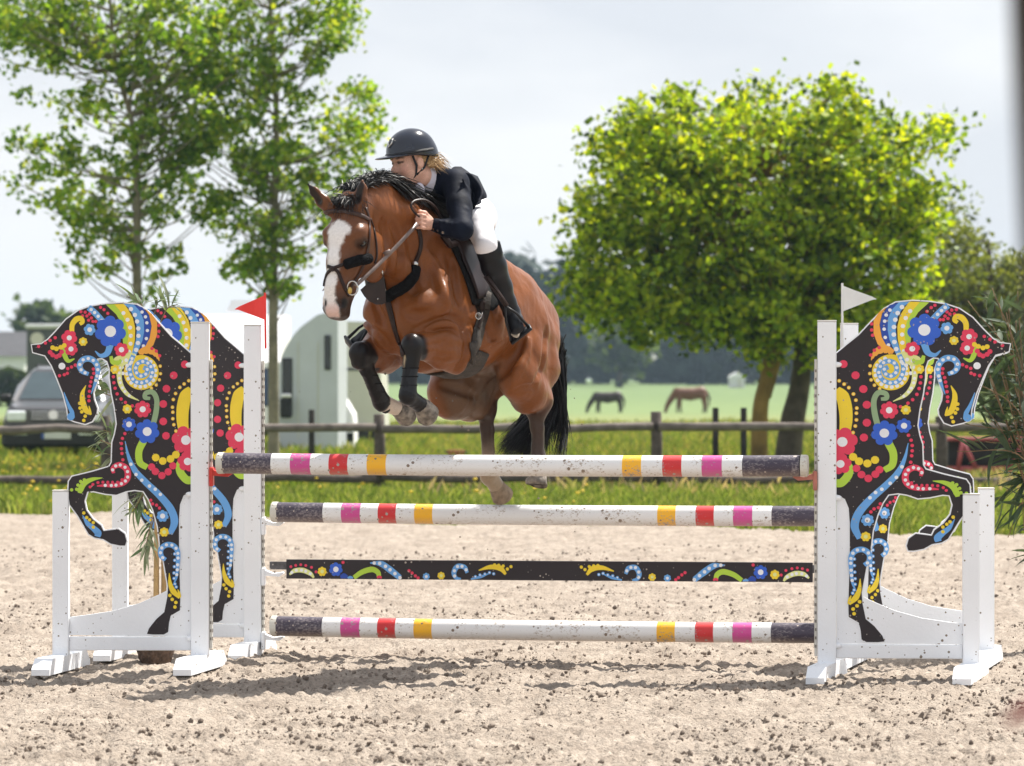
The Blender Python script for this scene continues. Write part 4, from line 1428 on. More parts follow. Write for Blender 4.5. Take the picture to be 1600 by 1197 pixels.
YL, YR, YL2, YR2 = 19.42, 18.88, 20.40, 19.86
wl_ = make_wing(-1)
wl_.location = P(313, 590, YL) - Vector((0, 0, CZ))
tag(wl_, 'flower painted horse cut-out on white posts, nearer to the camera, left end of the jump', 'jump wing', 'painted horse wings of the jump')
wf = copy_tree(wl_)
wf.location = P(395, 590, YL2) - Vector((0, 0, CZ))
tag(wf, 'flower painted horse cut-out partly hidden behind another, its upright carrying the red flag', 'jump wing', 'painted horse wings of the jump')
wr = make_wing(1)
wr.location = P(1292, 590, YR) - Vector((0, 0, CZ))
wr.rotation_euler = (0, 0, R(-4))
tag(wr, 'flower painted horse cut-out facing outwards in full view at the right end of the jump', 'jump wing', 'painted horse wings of the jump')
for ch in wr.children:
    if ch.name.startswith(('board', 'painted')) and 'bracket' not in ch.name: ch.scale.x = 1.05
wrf = copy_tree(wr)
for ch in wrf.children:
    if ch.name.startswith(('board', 'painted')) and 'bracket' not in ch.name: ch.scale.x = .955
wrf.location = P(1327, 590, YR2) - Vector((0, 0, CZ))
tag(wrf, 'painted horse cut-out mostly covered by the one before it, its upright carrying the white flag', 'jump wing', 'painted horse wings of the jump')

M_redflag = mat('red_flag', srgb(238, 66, 60), .6, .06, 8)
M_whiteflag = mat('white_flag', (.66, .66, .64), .6, .06, 8)
M_redcup = mat('red_plastic', srgb(205, 58, 48), .4, .15, 20)
M_palered = mat('faded_red_plastic', srgb(176, 112, 98), .6, .2, 20)


def flag(root, px, Y, m, sgn):
    b = root.matrix_world if False else None
    base, top, tip, low = [P(u, v, Y - .02) for u, v in px]
    T = Matrix.Rotation(-root.rotation_euler.z, 3, 'Z')
    f = lambda p: T @ (p - root.location)
    fl = MB()
    tri = [top, tip, low]
    nrm = Vector((0, .004, 0))
    n = 9
    for s_ in (0, 1):
        for i in range(n):
            t = i / (n - 1)
            wv = Vector((0, .012 * math.sin(t * 5), 0))
            fl.v += [tuple(f(top * (1 - t) + tip * t + wv + nrm * s_ + Vector((0, 0, -.004 * (t > .99))))), tuple(f(low * (1 - t) + tip * t + wv + nrm * s_ - Vector((0, 0, .006 * (t > .9)))))]
    for s_ in (0, 1):
        for i in range(n - 1):
            k = s_ * 2 * n + 2 * i
            fl.f.append((k, k + 1, k + 3, k + 2)); fl.m.append(0)
    for i in range(n - 1):
        for a in (0, 1):
            k = 2 * i + a
            fl.f.append((k, k + 2, 2 * n + k + 2, 2 * n + k)); fl.m.append(0)
    fo = fl.build('flag', m, root)
    MB().tube([f(base), f(top + Vector((0, 0, .012)))], .006, 8).build('flag_stick', m, fo)


flag(wf, [(415, 545), (414, 461), (367, 482), (414, 500)], YL2 - .03, M_redflag, -1)
flag(wrf, [(1316, 545), (1316, 446), (1369, 466), (1316, 487)], YR2 - .03, M_whiteflag, 1)


def cup(root, pos, m, s, white_plate=False):
    """A pole cup hooked into the slotted strip; pos in the wing's frame, s the way to the pole."""
    c = MB()
    x, z = pos
    n = 10
    prof = [(s * .000, -.005), (s * .09, -.012), (s * .115, .004), (s * .112, .012), (s * .06, .004), (0, .03)]
    for sy in (-1, 1):
        for (a, bz) in prof:
            c.v.append((x + a, sy * .035 - .01, z + bz))
    k = len(prof)
    c.f += [tuple(range(k)), tuple(range(2 * k - 1, k - 1, -1))] + [((i + 1) % k, i, k + i, k + (i + 1) % k) for i in range(k)]
    c.m += [0] * (k + 2)
    c.bbox((x + s * .006, -.01, z - .012), (.02, .085, .095), .004, mi=0)
    c.build('pole_cup', m, root)


# ---- poles
M_band = {}
for n_, c_ in dict(white=(232, 232, 232), dark=(62, 54, 70), pink=(206, 74, 148), red=(206, 44, 48), gold=(246, 184, 36), cap=(205, 202, 192)).items():
    m, nt, n, l, b = new_mat('pole_' + n_)
    tc = n.new('ShaderNodeTexCoord')
    mp = n.new('ShaderNodeMapping'); mp.inputs['Scale'].default_value = (38, 60, 60)
    l.new(tc.outputs['Object'], mp.inputs['Vector'])
    no = n.new('ShaderNodeTexNoise'); no.inputs['Scale'].default_value = 1.6; no.inputs['Detail'].default_value = 8; no.inputs['Roughness'].default_value = .68
    l.new(mp.outputs['Vector'], no.inputs['Vector'])
    no2 = n.new('ShaderNodeTexNoise'); no2.inputs['Scale'].default_value = 9; no2.inputs['Detail'].default_value = 3
    l.new(tc.outputs['Object'], no2.inputs['Vector'])
    add = n.new('ShaderNodeMath'); add.operation = 'MULTIPLY_ADD'
    l.new(no2.outputs['Fac'], add.inputs[0]); add.inputs[1].default_value = .45; l.new(no.outputs['Fac'], add.inputs[2])
    rp = n.new('ShaderNodeValToRGB')
    base = srgb(*c_)
    chip = (.40, .33, .27) if n_ in ('white', 'cap') else (.34, .30, .30)
    lo_, hi_ = (.80, .90) if n_ in ('white', 'cap') else (.80, .88)
    if n_ == 'dark': lo_, hi_ = .74, 1.0
    rp.color_ramp.elements[0].position = lo_; rp.color_ramp.elements[0].color = base + (1,)
    rp.color_ramp.elements[1].position = hi_; rp.color_ramp.elements[1].color = chip + (1,)
    l.new(add.outputs[0], rp.inputs['Fac'])
    # mud splashed on, in specks and smears
    vo = n.new('ShaderNodeTexVoronoi'); vo.inputs['Scale'].default_value = 42
    l.new(tc.outputs['Object'], vo.inputs['Vector'])
    sp = n.new('ShaderNodeSeparateColor'); l.new(vo.outputs['Color'], sp.inputs['Color'])
    pw = n.new('ShaderNodeMath'); pw.operation = 'POWER'; l.new(sp.outputs[0], pw.inputs[0]); pw.inputs[1].default_value = 7
    ml = n.new('ShaderNodeMath'); ml.operation = 'MULTIPLY'; l.new(pw.outputs[0], ml.inputs[0]); ml.inputs[1].default_value = .42
    lt = n.new('ShaderNodeMath'); lt.operation = 'LESS_THAN'; l.new(vo.outputs['Distance'], lt.inputs[0]); l.new(ml.outputs[0], lt.inputs[1])
    mx = n.new('ShaderNodeMixRGB'); l.new(lt.outputs[0], mx.inputs['Fac']); l.new(rp.outputs['Color'], mx.inputs['Color1'])
    mx.inputs['Color2'].default_value = ((.22, .17, .13, 1) if n_ in ('white', 'cap', 'gold') else (.40, .34, .30, 1))
    # sand sticks to the lower side of the pole
    geo = n.new('ShaderNodeSeparateXYZ'); l.new(tc.outputs['Object'], geo.inputs['Vector'])
    mr = n.new('ShaderNodeMapRange'); mr.inputs['From Min'].default_value = -.015; mr.inputs['From Max'].default_value = -.06
    l.new(geo.outputs['Z'], mr.inputs['Value'])
    mu = n.new('ShaderNodeMath'); mu.operation = 'MULTIPLY'; l.new(mr.outputs['Result'], mu.inputs[0]); l.new(no.outputs['Fac'], mu.inputs[1])
    mx2 = n.new('ShaderNodeMixRGB'); l.new(mu.outputs[0], mx2.inputs['Fac']); l.new(mx.outputs['Color'], mx2.inputs['Color1'])
    mx2.inputs['Color2'].default_value = (.42, .33, .25, 1)
    l.new(mx2.outputs['Color'], b.inputs['Base Color'])
    b.inputs['Roughness'].default_value = .5
    bp = n.new('ShaderNodeBump'); bp.inputs['Strength'].default_value = .25; bp.inputs['Distance'].default_value = .003
    l.new(no.outputs['Fac'], bp.inputs['Height']); l.new(bp.outputs['Normal'], b.inputs['Normal'])
    M_band[n_] = m
BK = list(M_band)


def pole(a, b, label, half=1.49, seed=0):
    a, b = Vector(a), Vector(b)
    c = (a + b) / 2
    o = None
    marks = [(-1.46, 'dark'), (-1.205, 'white'), (-1.105, 'pink'), (-1.003, 'white'), (-.907, 'red'), (-.811, 'white'), (-.712, 'gold'), (-.615, 'white'),
             (.575, 'gold'), (.67, 'white'), (.775, 'red'), (.87, 'white'), (.97, 'pink'), (1.07, 'white'), (1.17, 'dark'), (1.45, None)]
    mb = MB()
    n, r = 20, .0525
    rr = np.random.RandomState(seed)
    for (x0, cn), (x1, _) in zip(marks[:-1], marks[1:]):
        x0, x1 = x0 * half / 1.49, x1 * half / 1.49
        k = len(mb.v)
        seg = max(1, int((x1 - x0) / .12))
        for i in range(seg + 1):
            x = x0 + (x1 - x0) * i / seg
            sag = -.006 * (1 - (x / half) ** 2)
            for j in range(n):
                an = 2 * math.pi * j / n
                mb.v.append((x, math.cos(an) * r, math.sin(an) * r + sag))
        for i in range(seg):
            for j in range(n):
                j2 = (j + 1) % n
                mb.f.append((k + i * n + j, k + i * n + j2, k + (i + 1) * n + j2, k + (i + 1) * n + j)); mb.m.append(BK.index(cn))
    o = mb.build('jump_pole', [M_band[q] for q in BK], None, True)
    for e in (-1, 1):
        MB().tube([(e * (half - .035), 0, 0), (e * (half - .006), 0, 0), (e * half, 0, 0)], [.055, .055, .050], 20).build('end_cap', M_band['cap'], o, False)
    o.location = c
    d = (b - a).normalized()
    y = Vector((0, 0, 1)).cross(d).normalized()
    roll = Matrix.Rotation(0.0, 3, 'X')
    o.rotation_euler = (Matrix((d, y, d.cross(y))).transposed() @ roll).to_euler()
    tag(o, label, 'jump pole', 'striped poles of the jump')
    return o


pole(P(335, 723.5, YL - .015 - .06), P(1268, 728, YR - .06), 'striped pole alone on the nearer pair of wings, highest of the poles', 1.49, 1)
pole(P(418, 800, YL2 - .07), P(1311, 806.5, YR2 - .07), 'striped pole on the farther pair of wings, right above the dark painted plank', 1.49, 2)
pole(P(416, 978, YL2 - .07), P(1311, 989.5, YR2 - .07), 'striped pole nearest to the sand, below the dark painted plank', 1.49, 3)
# the poles rest in cups
zc = lambda u, v, Y: P(u, v, Y).z
cup(wl_, (.052, zc(335, 741, YL)), M_redcup, 1)
cup(wr, (-.052, zc(1260, 747, YR)), M_palered, -1)
for v in (818, 897, 997):
    cup(wf, (.052, zc(418, v, YL2)), M_white, 1)
for v in (825, 912, 1008):
    cup(wrf, (-.052, zc(1311, v, YR2)), M_white, -1)

# ---- painted plank
pa, pb = P(448, 889, YL2 - .06), P(1270, 894.5, YL2 - .06 - (YL2 - YR2) * (1270 - 448) / (1311 - 395))
d = (pb - pa)
Lk = d.length
plank = MB().bbox((0, 0, 0), (Lk, .022, .102), .002).build('jump_plank', M_print['black'])
plank.location = (pa + pb) / 2
d.normalize()
y = Vector((0, 0, 1)).cross(d).normalized()
plank.rotation_euler = Matrix((d, y, d.cross(y))).transposed().to_euler()
tag(plank, 'dark plank painted with bright flowers and swirls hanging below the striped pole', 'plank')
M_worn = mat('worn_black_metal', (.10, .095, .10), .6, .5, 30, spots=(.45, .42, .4), spot_scale=60, spot_thr=.2)
for s in (-1, 1):
    MB().bbox((s * (Lk / 2 + .045), 0, .018), (.095, .012, .042), .002).build('hanger', M_worn, plank)
pm_ = MB()
for s in (1, -1):
    A = Art(lambda u, v: (s * (u - 859) / 412 * Lk / 2, -(v - 891.5 - .0) / 30.0 * .102))
    q7 = lambda *L: [(x / 3.478 + 400, (y - 98) / 3.478 + 891.5) for x, y in L]
    k = 1 / 3.478
    A.dots(q7((190, 85), (217, 78), (245, 74), (273, 78), (305, 88), (330, 112)), 8 * k, 'red')
    A.stroke(q7((182, 128), (210, 107), (255, 104), (298, 122), (318, 144)), [10 * k, 24 * k, 28 * k, 24 * k, 10 * k], 'lemon', 'white', 9 * k, 27 * k)
    A.flower(*q7((364, 110))[0], 26 * k, 'yellow', 'lemon', 7)
    A.flower(*q7((440, 98))[0], 38 * k, 'blue', 'white', 7)
    A.stroke(q7((465, 140), (485, 133), (505, 140)), [16 * k, 30 * k, 16 * k], 'navy')
    A.stroke(q7((505, 144), (520, 140), (535, 144)), [8 * k, 16 * k, 8 * k], 'sky')
    A.disc(*q7((480, 60))[0], 9 * k, 'red', 10)
    A.stroke(q7((540, 142), (585, 112), (640, 97), (672, 112), (680, 138)), [24 * k, 28 * k, 30 * k, 28 * k, 24 * k], 'green')
    A.stroke(q7((668, 142), (680, 136), (694, 142)), [10 * k, 16 * k, 10 * k], 'red')
    A.stroke(q7((630, 62), (690, 66), (740, 98), (795, 140)), [6 * k, 32 * k, 36 * k, 30 * k], 'sky', 'white', 10 * k, 33 * k)
    A.dots(q7((845, 103), (862, 115), (880, 130), (895, 141)), 9 * k, 'red')
    A.flower(*q7((940, 133))[0], 20 * k, 'sky', 'white', 7)
    A.flower(*q7((1022, 128))[0], 21 * k, 'yellow', 'lemon', 7)
    A.stroke(q7((1165, 112), (1150, 82), (1112, 78), (1092, 110), (1102, 138), (1130, 144)), [18 * k, 26 * k, 28 * k, 28 * k, 20 * k, 8 * k], 'sky', 'white', 9 * k, 28 * k)
    A.stroke(q7((1185, 145), (1240, 132), (1290, 112)), [8 * k, 16 * k, 4 * k], 'sky')
    A.dots(q7((1210, 132), (1235, 123), (1262, 118), (1287, 110), (1310, 116)), 9 * k, 'sky', 'white')
    A.stroke(q7((1228, 98), (1290, 80), (1345, 86), (1376, 118)), [6 * k, 24 * k, 30 * k, 14 * k], 'yellow')
    A.dots(q7((1315, 68), (1338, 70), (1362, 74), (1385, 90), (1405, 77)), 9 * k, 'yellow')
    A.mb.v = [(x, y_ - .0135, z) for x, y_, z in A.mb.v]
    pm_.add(A.mb.v, [], 0); k0 = len(pm_.v) - len(A.mb.v)
    pm_.f += [tuple(i + k0 for i in f) for f in A.mb.f]; pm_.m += A.mb.m
pp_ = pm_.build('painted_pattern', PM, plank, fix=False)
pp_['kind'] = 'stuff'

# ================================================================== potted plants by the wings
def bent_leaf(name, L, wd, bend, cols, m):
    n = 6
    vs, fs = [], []
    for i in range(n + 1):
        t = i / n
        ww = wd * (math.sin(math.pi * min(1, t * .92 + .06)) ** .8) * .5
        x = L * t
        z = -bend * L * t * t
        vs += [(x, -ww, z + ww * .35), (x, 0, z), (x, ww, z + ww * .35)]
    for i in range(n):
        for a in (0, 1):
            k = 3 * i + a
            fs.append((k, k + 1, k + 4, k + 3))
    me = bpy.data.meshes.new(name)
    me.from_pydata(vs, [], fs)
    me.materials.append(m)
    a = me.color_attributes.new('Col', 'FLOAT_COLOR', 'POINT')
    for i, d in enumerate(a.data):
        t = (i // 3) / n
        d.color = tuple(c * (.85 + .3 * t) for c in cols) + (1,)
    me.polygons.foreach_set('use_smooth', [True] * len(me.polygons))
    return me


M_nleaf = leaf_mat('narrow_leaf', .65, .30, (1.15, 1.15, .7))
M_cane = mat('bamboo_cane', (.42, .27, .11), .6, .25, 12)
M_stem = mat('plant_stem', (.19, .12, .06), .8, .3, 12)
M_basket = mat('wicker', (.10, .065, .045), .85, .5, 40, bump=1.0, bscale=90)


def potted(name, label, base, stems, nleaf, L, seed, cols, canes=(), stem_r=.010, droop=.5, pot=True, start=.2, wf_=.125):
    rg = np.random.RandomState(seed)
    root = empty(name, base)
    tag(root, label, 'potted plant')
    b = np.array(base)
    if pot:
        pm = MB()
        n = 24
        for ring, (r, z) in enumerate(((.075, 0), (.088, .03), (.095, .06), (.10, .085), (.092, .088), (.088, .07))):
            for j in range(n):
                an = 2 * math.pi * j / n
                rr = r * (1 + .03 * (-1) ** (j + ring))
                pm.v.append((math.cos(an) * rr, math.sin(an) * rr, z))
        for i in range(5):
            for j in range(n):
                j2 = (j + 1) % n
                pm.f.append((i * n + j, i * n + j2, (i + 1) * n + j2, (i + 1) * n + j)); pm.m.append(0)
        pm.f.append(tuple(range(n))[::-1]); pm.f.append(tuple(range(5 * n, 6 * n))); pm.m += [0, 0]
        pm.build('pot', M_basket, root)
    for c in canes:
        q = catmull([np.array(p) - b for p in c], 5)
        mb = MB().tube(q, .0135, 8)
        for p in q[2::3]:
            mb.tube([p - (0, 0, .004), p, p + (0, 0, .004)], [.0135, .0165, .0135], 8, cap=False)
        mb.build('cane', M_cane, root, True)
    curves = []
    for s in stems:
        q = catmull([np.array(p) - b for p in s], 8)
        curves.append(q)
        MB().tube(q, list(np.linspace(stem_r, stem_r * .35, len(q))), 6).build('stem', M_stem, root, True)
    meshes = [bent_leaf('leaf', L * f, L * wf_, bd, c, M_nleaf) for f, bd, c in ((1, .15, cols[0]), (.85, .35, cols[1]), (1.1, .55, cols[2]), (.7, .05, cols[0]))]
    wl = [len(c) for c in curves]
    for i in range(nleaf):
        c = curves[rg.randint(len(curves))]
        t = start + (1 - start) * rg.rand() ** .75
        f = t * (len(c) - 1.001)
        p = c[int(f)] * (1 - f % 1) + c[int(f) + 1] * (f % 1)
        d = c[int(f) + 1] - c[int(f)]
        d = d / (np.linalg.norm(d) + 1e-9)
        side = rg.normal(size=3); side -= d * side.dot(d); side /= np.linalg.norm(side)
        x = Vector(d * (.35 + .6 * t * rg.rand()) + side * .8 + np.array((0, 0, -droop * (1 - t)))).normalized()
        zz = Vector((0, 0, 1)) + Vector(rg.normal(size=3) * .35)
        y = zz.cross(x).normalized()
        M = Matrix((x, y, x.cross(y))).transposed().to_4x4()
        o = bpy.data.objects.new('leaf', meshes[rg.randint(4)])
        COL.objects.link(o)
        o.parent = root
        o.matrix_local = Matrix.Translation(Vector(p)) @ M @ Matrix.Scale(.75 + .5 * rg.rand(), 4)
    return root


yl = 19.9
bl = P(243, 590, yl); bl.z = .0
S3 = lambda *L: [tuple(P(u, v, y)) for u, v, y in L]
rgp = np.random.RandomState(2)
stl = []
for (u, v), n in (((214, 468), 1), ((262, 476), 1), ((284, 484), 1), ((163, 560), 3), ((166, 610), 3), ((158, 680), 3), ((212, 800), 2), ((225, 850), 2), ((222, 770), 2), ((150, 718), 2), ((235, 486), 1)):
    for i in range(n):
        uu, vv_ = u + rgp.normal() * 6, v + rgp.normal() * 10
        yy = yl + .16 + rgp.normal() * .05
        if v > 740:
            stl.append(S3((246, 900, yl + .1), (245, vv_ - 40, yl + .12), (240, vv_ - 50, yy - .12), (uu, vv_, yy - .2)))
        else:
            stl.append(S3((246, 985, yl), (246, 850, yl + .1), (236 + rgp.normal() * 4, max(v + 40, 560), yl + .16), ((uu + 236) / 2, vv_ + 15, yy), (uu, vv_, yy)))
potted('bamboo_plant', 'potted plant with narrow leaves and bamboo canes between the two left painted horses', bl, stl, 190, .125, 5,
       [(.16, .20, .12), (.10, .16, .075), (.24, .27, .18)], canes=[S3((243, 1015, yl), (244, 900, yl + .02), (247, 700, yl + .05)), S3((254, 1015, yl + .05), (256, 880, yl + .05), (252, 720, yl + .08))], start=.72, stem_r=.006)
yr = 20.9
br = P(1640, 590, yr); br.z = .0
sr = []
for i in range(26):
    u = 1520 + 110 * rgp.rand() + 6 * rgp.normal()
    v = 450 + 330 * rgp.rand() ** 1.2
    if u < 1545: v = max(v, 470)
    y = yr + rgp.normal() * .22
    sr.append(S3((1640, 1010, yr), (1632 + rgp.normal() * 10, 850, yr + (y - yr) * .4), ((u + 1630) / 2 + rgp.normal() * 8, (v + 760) / 2, yr + (y - yr) * .8), (u, v, y)))
for u, v in ((1502, 585), (1512, 470), (1550, 450), (1500, 660), (1540, 690), (1495, 705), (1575, 840), (1560, 780), (1590, 455), (1600, 830)):
    y = yr - .1 + rgp.normal() * .1
    sr.append(S3((1640, 1010, yr), (1630, 860, yr), (1600, (v + 730) / 2, y), (u, v, y)))
potted('oleander_bush', 'dark narrow-leaved oleander bush at the right edge behind the painted horse', br, sr, 295, .20, 6,
       [(.055, .085, .045), (.075, .105, .055), (.042, .07, .035)], stem_r=.006, start=.30, wf_=.15)

# ---- close to the camera, far out of focus
fp = MB()
q = [P(1660, 1250, 3.2), P(1632, 900, 3.2), P(1606, 480, 3.2), P(1588, 100, 3.2), P(1578, -160, 3.2), P(1570, -400, 3.2)]
q = [p + Vector((.0415, 0, 0)) for p in q]
q[0].z = 0
fo_ = fp.tube(q, .045, 12).build('wooden_post', mat('dark_wet_wood', (.055, .045, .038), .9, .3, 8), None, True)
tag(fo_, 'dark leaning post out of focus at the right edge, close to the camera', 'post')
rp_ = MB().tube([P(1700, 1060, 3.4), P(1640, 1092, 3.4), P(1598, 1112, 3.4), P(1572, 1130, 3.4)], [.007, .007, .007, .005], 8)
ro_ = rp_.build('rope', mat('red_rope', (.30, .10, .09), .8, .2, 30), None, True)
tag(ro_, 'dull red rope end out of focus in the bottom right corner', 'rope')

# ---- sand thrown into the air by the hooves
rg = np.random.RandomState(19)
fm = MB()
for (u, v, y) in [(583, 593, 19.2), (602, 584, 19.2), (548, 612, 19.2), (468, 612, 19.3)] + [(rg.uniform(700, 930), rg.uniform(560, 900), 20.1 + .3 * rg.rand()) for _ in range(46)] + [(rg.uniform(640, 760), rg.uniform(580, 700), 19.4) for _ in range(12)]:
    r = .0022 + .006 * rg.rand() ** 3
    fm.sphere(P(u, v, y), r, 6, 4, sc=(1, .8, .6 + .8 * rg.rand()))
tag(fm.build('flying_sand', M_clod, None, False, fix=False), 'specks of damp sand flying up behind the hooves', 'sand specks', kind='stuff')

# ================================================================== the jumping horse
PSI = R(33)
HX, HY = -math.sin(PSI), -math.cos(PSI)          # the way the horse goes (towards the camera, to the left)
LX, LY = math.cos(PSI), -math.sin(PSI)           # its left side
HM = Vector(((613 - 800) / FPX * 19.0, 19.0, 0.0))
ZOFF = CZ - 1.415


def HL(u, v, l=0.0):
    """Point of the horse's own frame (forward, left, up) that lies l metres left of its midline at a photo pixel."""
    a = (u - 800) / FPX
    Y = (l + HM.x * LX + HM.y * LY) / (a * LX + LY)
    X = a * Y
    return np.array(((X - HM.x) * HX + (Y - HM.y) * HY, l, 1.415 - (v - VH) / FPX * Y))


def HW(p):
    """Horse frame to world (also for arrays)."""
    p = np.asarray(p, float)
    o = np.empty_like(p)
    o[..., 0] = HM.x + p[..., 0] * HX + p[..., 1] * LX
    o[..., 1] = HM.y + p[..., 0] * HY + p[..., 1] * LY
    o[..., 2] = p[..., 2] + ZOFF
    return o


def HV(f, l, z):
    return Vector(HW((f, l, z)))


def to_px(V):
    Wd = HW(V)
    return 800 + Wd[:, 0] / Wd[:, 1] * FPX, VH - (Wd[:, 2] - CZ) / Wd[:, 1] * FPX


def seg_d(V, a, b):
    a, b = np.array(a, float), np.array(b, float)
    ab = b - a
    t = np.clip(((V - a) @ ab) / (ab @ ab), 0, 1)
    return np.linalg.norm(V - (a + t[:, None] * ab), axis=1), t


def in_poly(x, y, poly):
    r = np.zeros(len(x), bool)
    n = len(poly)
    for i in range(n):
        x1, y1 = poly[i]; x2, y2 = poly[(i + 1) % n]
        c = (y1 > y) != (y2 > y)
        r ^= c & (x < (x2 - x1) * (y - y1) / ((y2 - y1) or 1e-9) + x1)
    return r


def sstep(a, b, x):
    t = np.clip((x - a) / (b - a), 0, 1)
    return t * t * (3 - 2 * t)


def col_mat(name, rough, spec=0.4, bump=0.0, bscale=(60, 60, 60), sheen=0.0):
    m, nt, n, l, b = new_mat(name)
    at = n.new('ShaderNodeAttribute'); at.attribute_name = 'Col'
    tc = n.new('ShaderNodeTexCoord')
    mp = n.new('ShaderNodeMapping'); mp.inputs['Scale'].default_value = bscale
    no = n.new('ShaderNodeTexNoise'); no.inputs['Scale'].default_value = 1.0; no.inputs['Detail'].default_value = 4
    l.new(tc.outputs['Object'], mp.inputs['Vector']); l.new(mp.outputs['Vector'], no.inputs['Vector'])
    hsv = n.new('ShaderNodeHueSaturation')
    mr = n.new('ShaderNodeMapRange')
    mr.inputs['From Min'].default_value = 0.3; mr.inputs['From Max'].default_value = 0.7
    mr.inputs['To Min'].default_value = 0.93; mr.inputs['To Max'].default_value = 1.07
    l.new(no.outputs['Fac'], mr.inputs['Value']); l.new(mr.outputs['Result'], hsv.inputs['Value'])
    fine = n.new('ShaderNodeTexNoise'); fine.inputs['Scale'].default_value = 5.0; fine.inputs['Detail'].default_value = 6
    l.new(mp.outputs['Vector'], fine.inputs['Vector'])
    md = n.new('ShaderNodeMapRange'); md.inputs['From Min'].default_value = .3; md.inputs['From Max'].default_value = .7; md.inputs['To Min'].default_value = .80; md.inputs['To Max'].default_value = 1.15
    l.new(fine.outputs['Fac'], md.inputs['Value'])
    vm = n.new('ShaderNodeVectorMath'); vm.operation = 'SCALE'
    l.new(at.outputs['Color'], vm.inputs[0]); l.new(md.outputs['Result'], vm.inputs['Scale'])
    l.new(vm.outputs['Vector'], hsv.inputs['Color'])
    l.new(hsv.outputs['Color'], b.inputs['Base Color'])
    b.inputs['Roughness'].default_value = rough
    b.inputs['Specular IOR Level'].default_value = spec
    if sheen:
        b.inputs['Sheen Weight'].default_value = sheen
        b.inputs['Sheen Roughness'].default_value = 0.4
    if bump:
        bp = n.new('ShaderNodeBump'); bp.inputs['Strength'].default_value = bump; bp.inputs['Distance'].default_value = 0.004
        l.new(no.outputs['Fac'], bp.inputs['Height']); l.new(bp.outputs['Normal'], b.inputs['Normal'])
    return m


M_coat = col_mat('horse_coat', 0.33, 0.23, 0.22, (70, 70, 110))
M_hair = mat('black_horse_hair', (0.010, 0.0095, 0.0105), 0.5, 0.4, 6, spec=0.35)
M_leather = mat('dark_brown_leather', (0.022, 0.010, 0.008), 0.45, 0.25, 20, spec=0.3, bump=0.1, bscale=150)
M_blackleather = mat('black_leather', (0.008, 0.008, 0.010), 0.4, 0.25, 20, spec=0.35)
M_fleece = mat('black_fleece', (0.008, 0.008, 0.009), 0.95, 0.4, 60, spec=0.1, bump=1.0, bscale=160)
M_steel = mat('steel', (0.55, 0.54, 0.52), 0.22, 0.1, 20, metal=1.0)
M_brass = mat('brass', (0.55, 0.38, 0.12), 0.3, 0.1, 20, metal=1.0)
M_eye = mat('horse_eye', (0.006, 0.005, 0.005), 0.06, 0.1, 20, spec=0.7, coat=0.6)

horse_base = HV(-0.6, 0, -ZOFF)
horse = empty('horse', horse_base)
tag(horse, 'bay horse with white blaze leaping over the striped poles', 'horse')

# ---- points taken from the photograph, on the horse's own planes
kL, fL, hL_ = HL(645, 541, .16), HL(637, 618, .16), HL(667, 641, .16)
kR, fR, hR_ = HL(563, 553, -.17), HL(596, 628, -.17), HL(634, 644, -.17)
eL, eR = np.array((-.245, .195, 1.56)), np.array((-.25, -.19, 1.56))
stL, hkL = np.array((-.84, .19, 1.42)), HL(838, 642, .17)
ftHL, hfHL = HL(842, 730, .17), HL(841, 748, .17)
stR, hkR = HL(704, 617, -.17), HL(760, 642, -.15)
ftHR, hfHR = HL(764, 742, -.15), HL(781, 768, -.15)

B = Body((-1.62, -.46, .70), (.66, .46, 2.42), 0.009)
# trunk
B.chain([((-.13, 0, 1.775), .15, .19), ((-.30, 0, 1.735), .225, .29), ((-.58, 0, 1.71), .262, .275), ((-.84, 0, 1.70), .250, .215),
         ((-1.03, 0, 1.665), .20, .19), ((-1.20, 0, 1.60), .16, .165)], .05)
B.chain([((-.30, 0, 2.03), .07, .12), ((-.44, 0, 2.045), .065, .115), ((-.62, 0, 1.975), .085, .11), ((-.85, 0, 1.905), .10, .10), ((-1.05, 0, 1.845), .105, .095),
         ((-1.25, 0, 1.725), .085, .095), ((-1.35, 0, 1.65), .06, .075)], .16)          # spine
B.ell((-.09, .08, 1.68), (.10, .085, .15), .05); B.ell((-.09, -.08, 1.68), (.10, .085, .15), .05)   # breast
# shoulders
for s in (1, -1):
    B.chain([((-.42, s * .11, 2.00), .05, .11), ((-.18, s * .175, 1.74), .075, .14)], .08)
    B.ell((-.075, s * .150, 1.735), (.07, .062, .085), .05)
    B.chain([((-.12, s * .165, 1.70), .06, .075), ((-.26, s * .19, 1.60), .07, .095)], .04)
    B.ell((-.33, s * .195, 1.63), (.10, .055, .13), .06)
# neck
B.chain([((-.34, 0, 1.97), .14, .24), ((-.12, 0, 2.07), .105, .205), ((.10, 0, 2.17), .082, .162), ((.30, 0, 2.20), .07, .12)], .07)
for s in (1, -1):
    B.chain([((-.14, s * .055, 1.86), .07), ((.06, s * .05, 1.98), .055), ((.24, s * .045, 2.06), .05)], .04)
    B.chain([((-.30, s * .10, 2.10), .04, .07), ((-.05, s * .075, 2.20), .035, .06), ((.22, s * .06, 2.24), .03, .045)], .05)
B.chain([((-.36, 0, 2.165), .05, .06), ((-.10, 0, 2.262), .04, .06), ((.14, 0, 2.315), .04, .06), ((.34, 0, 2.27), .05, .06)], .08)
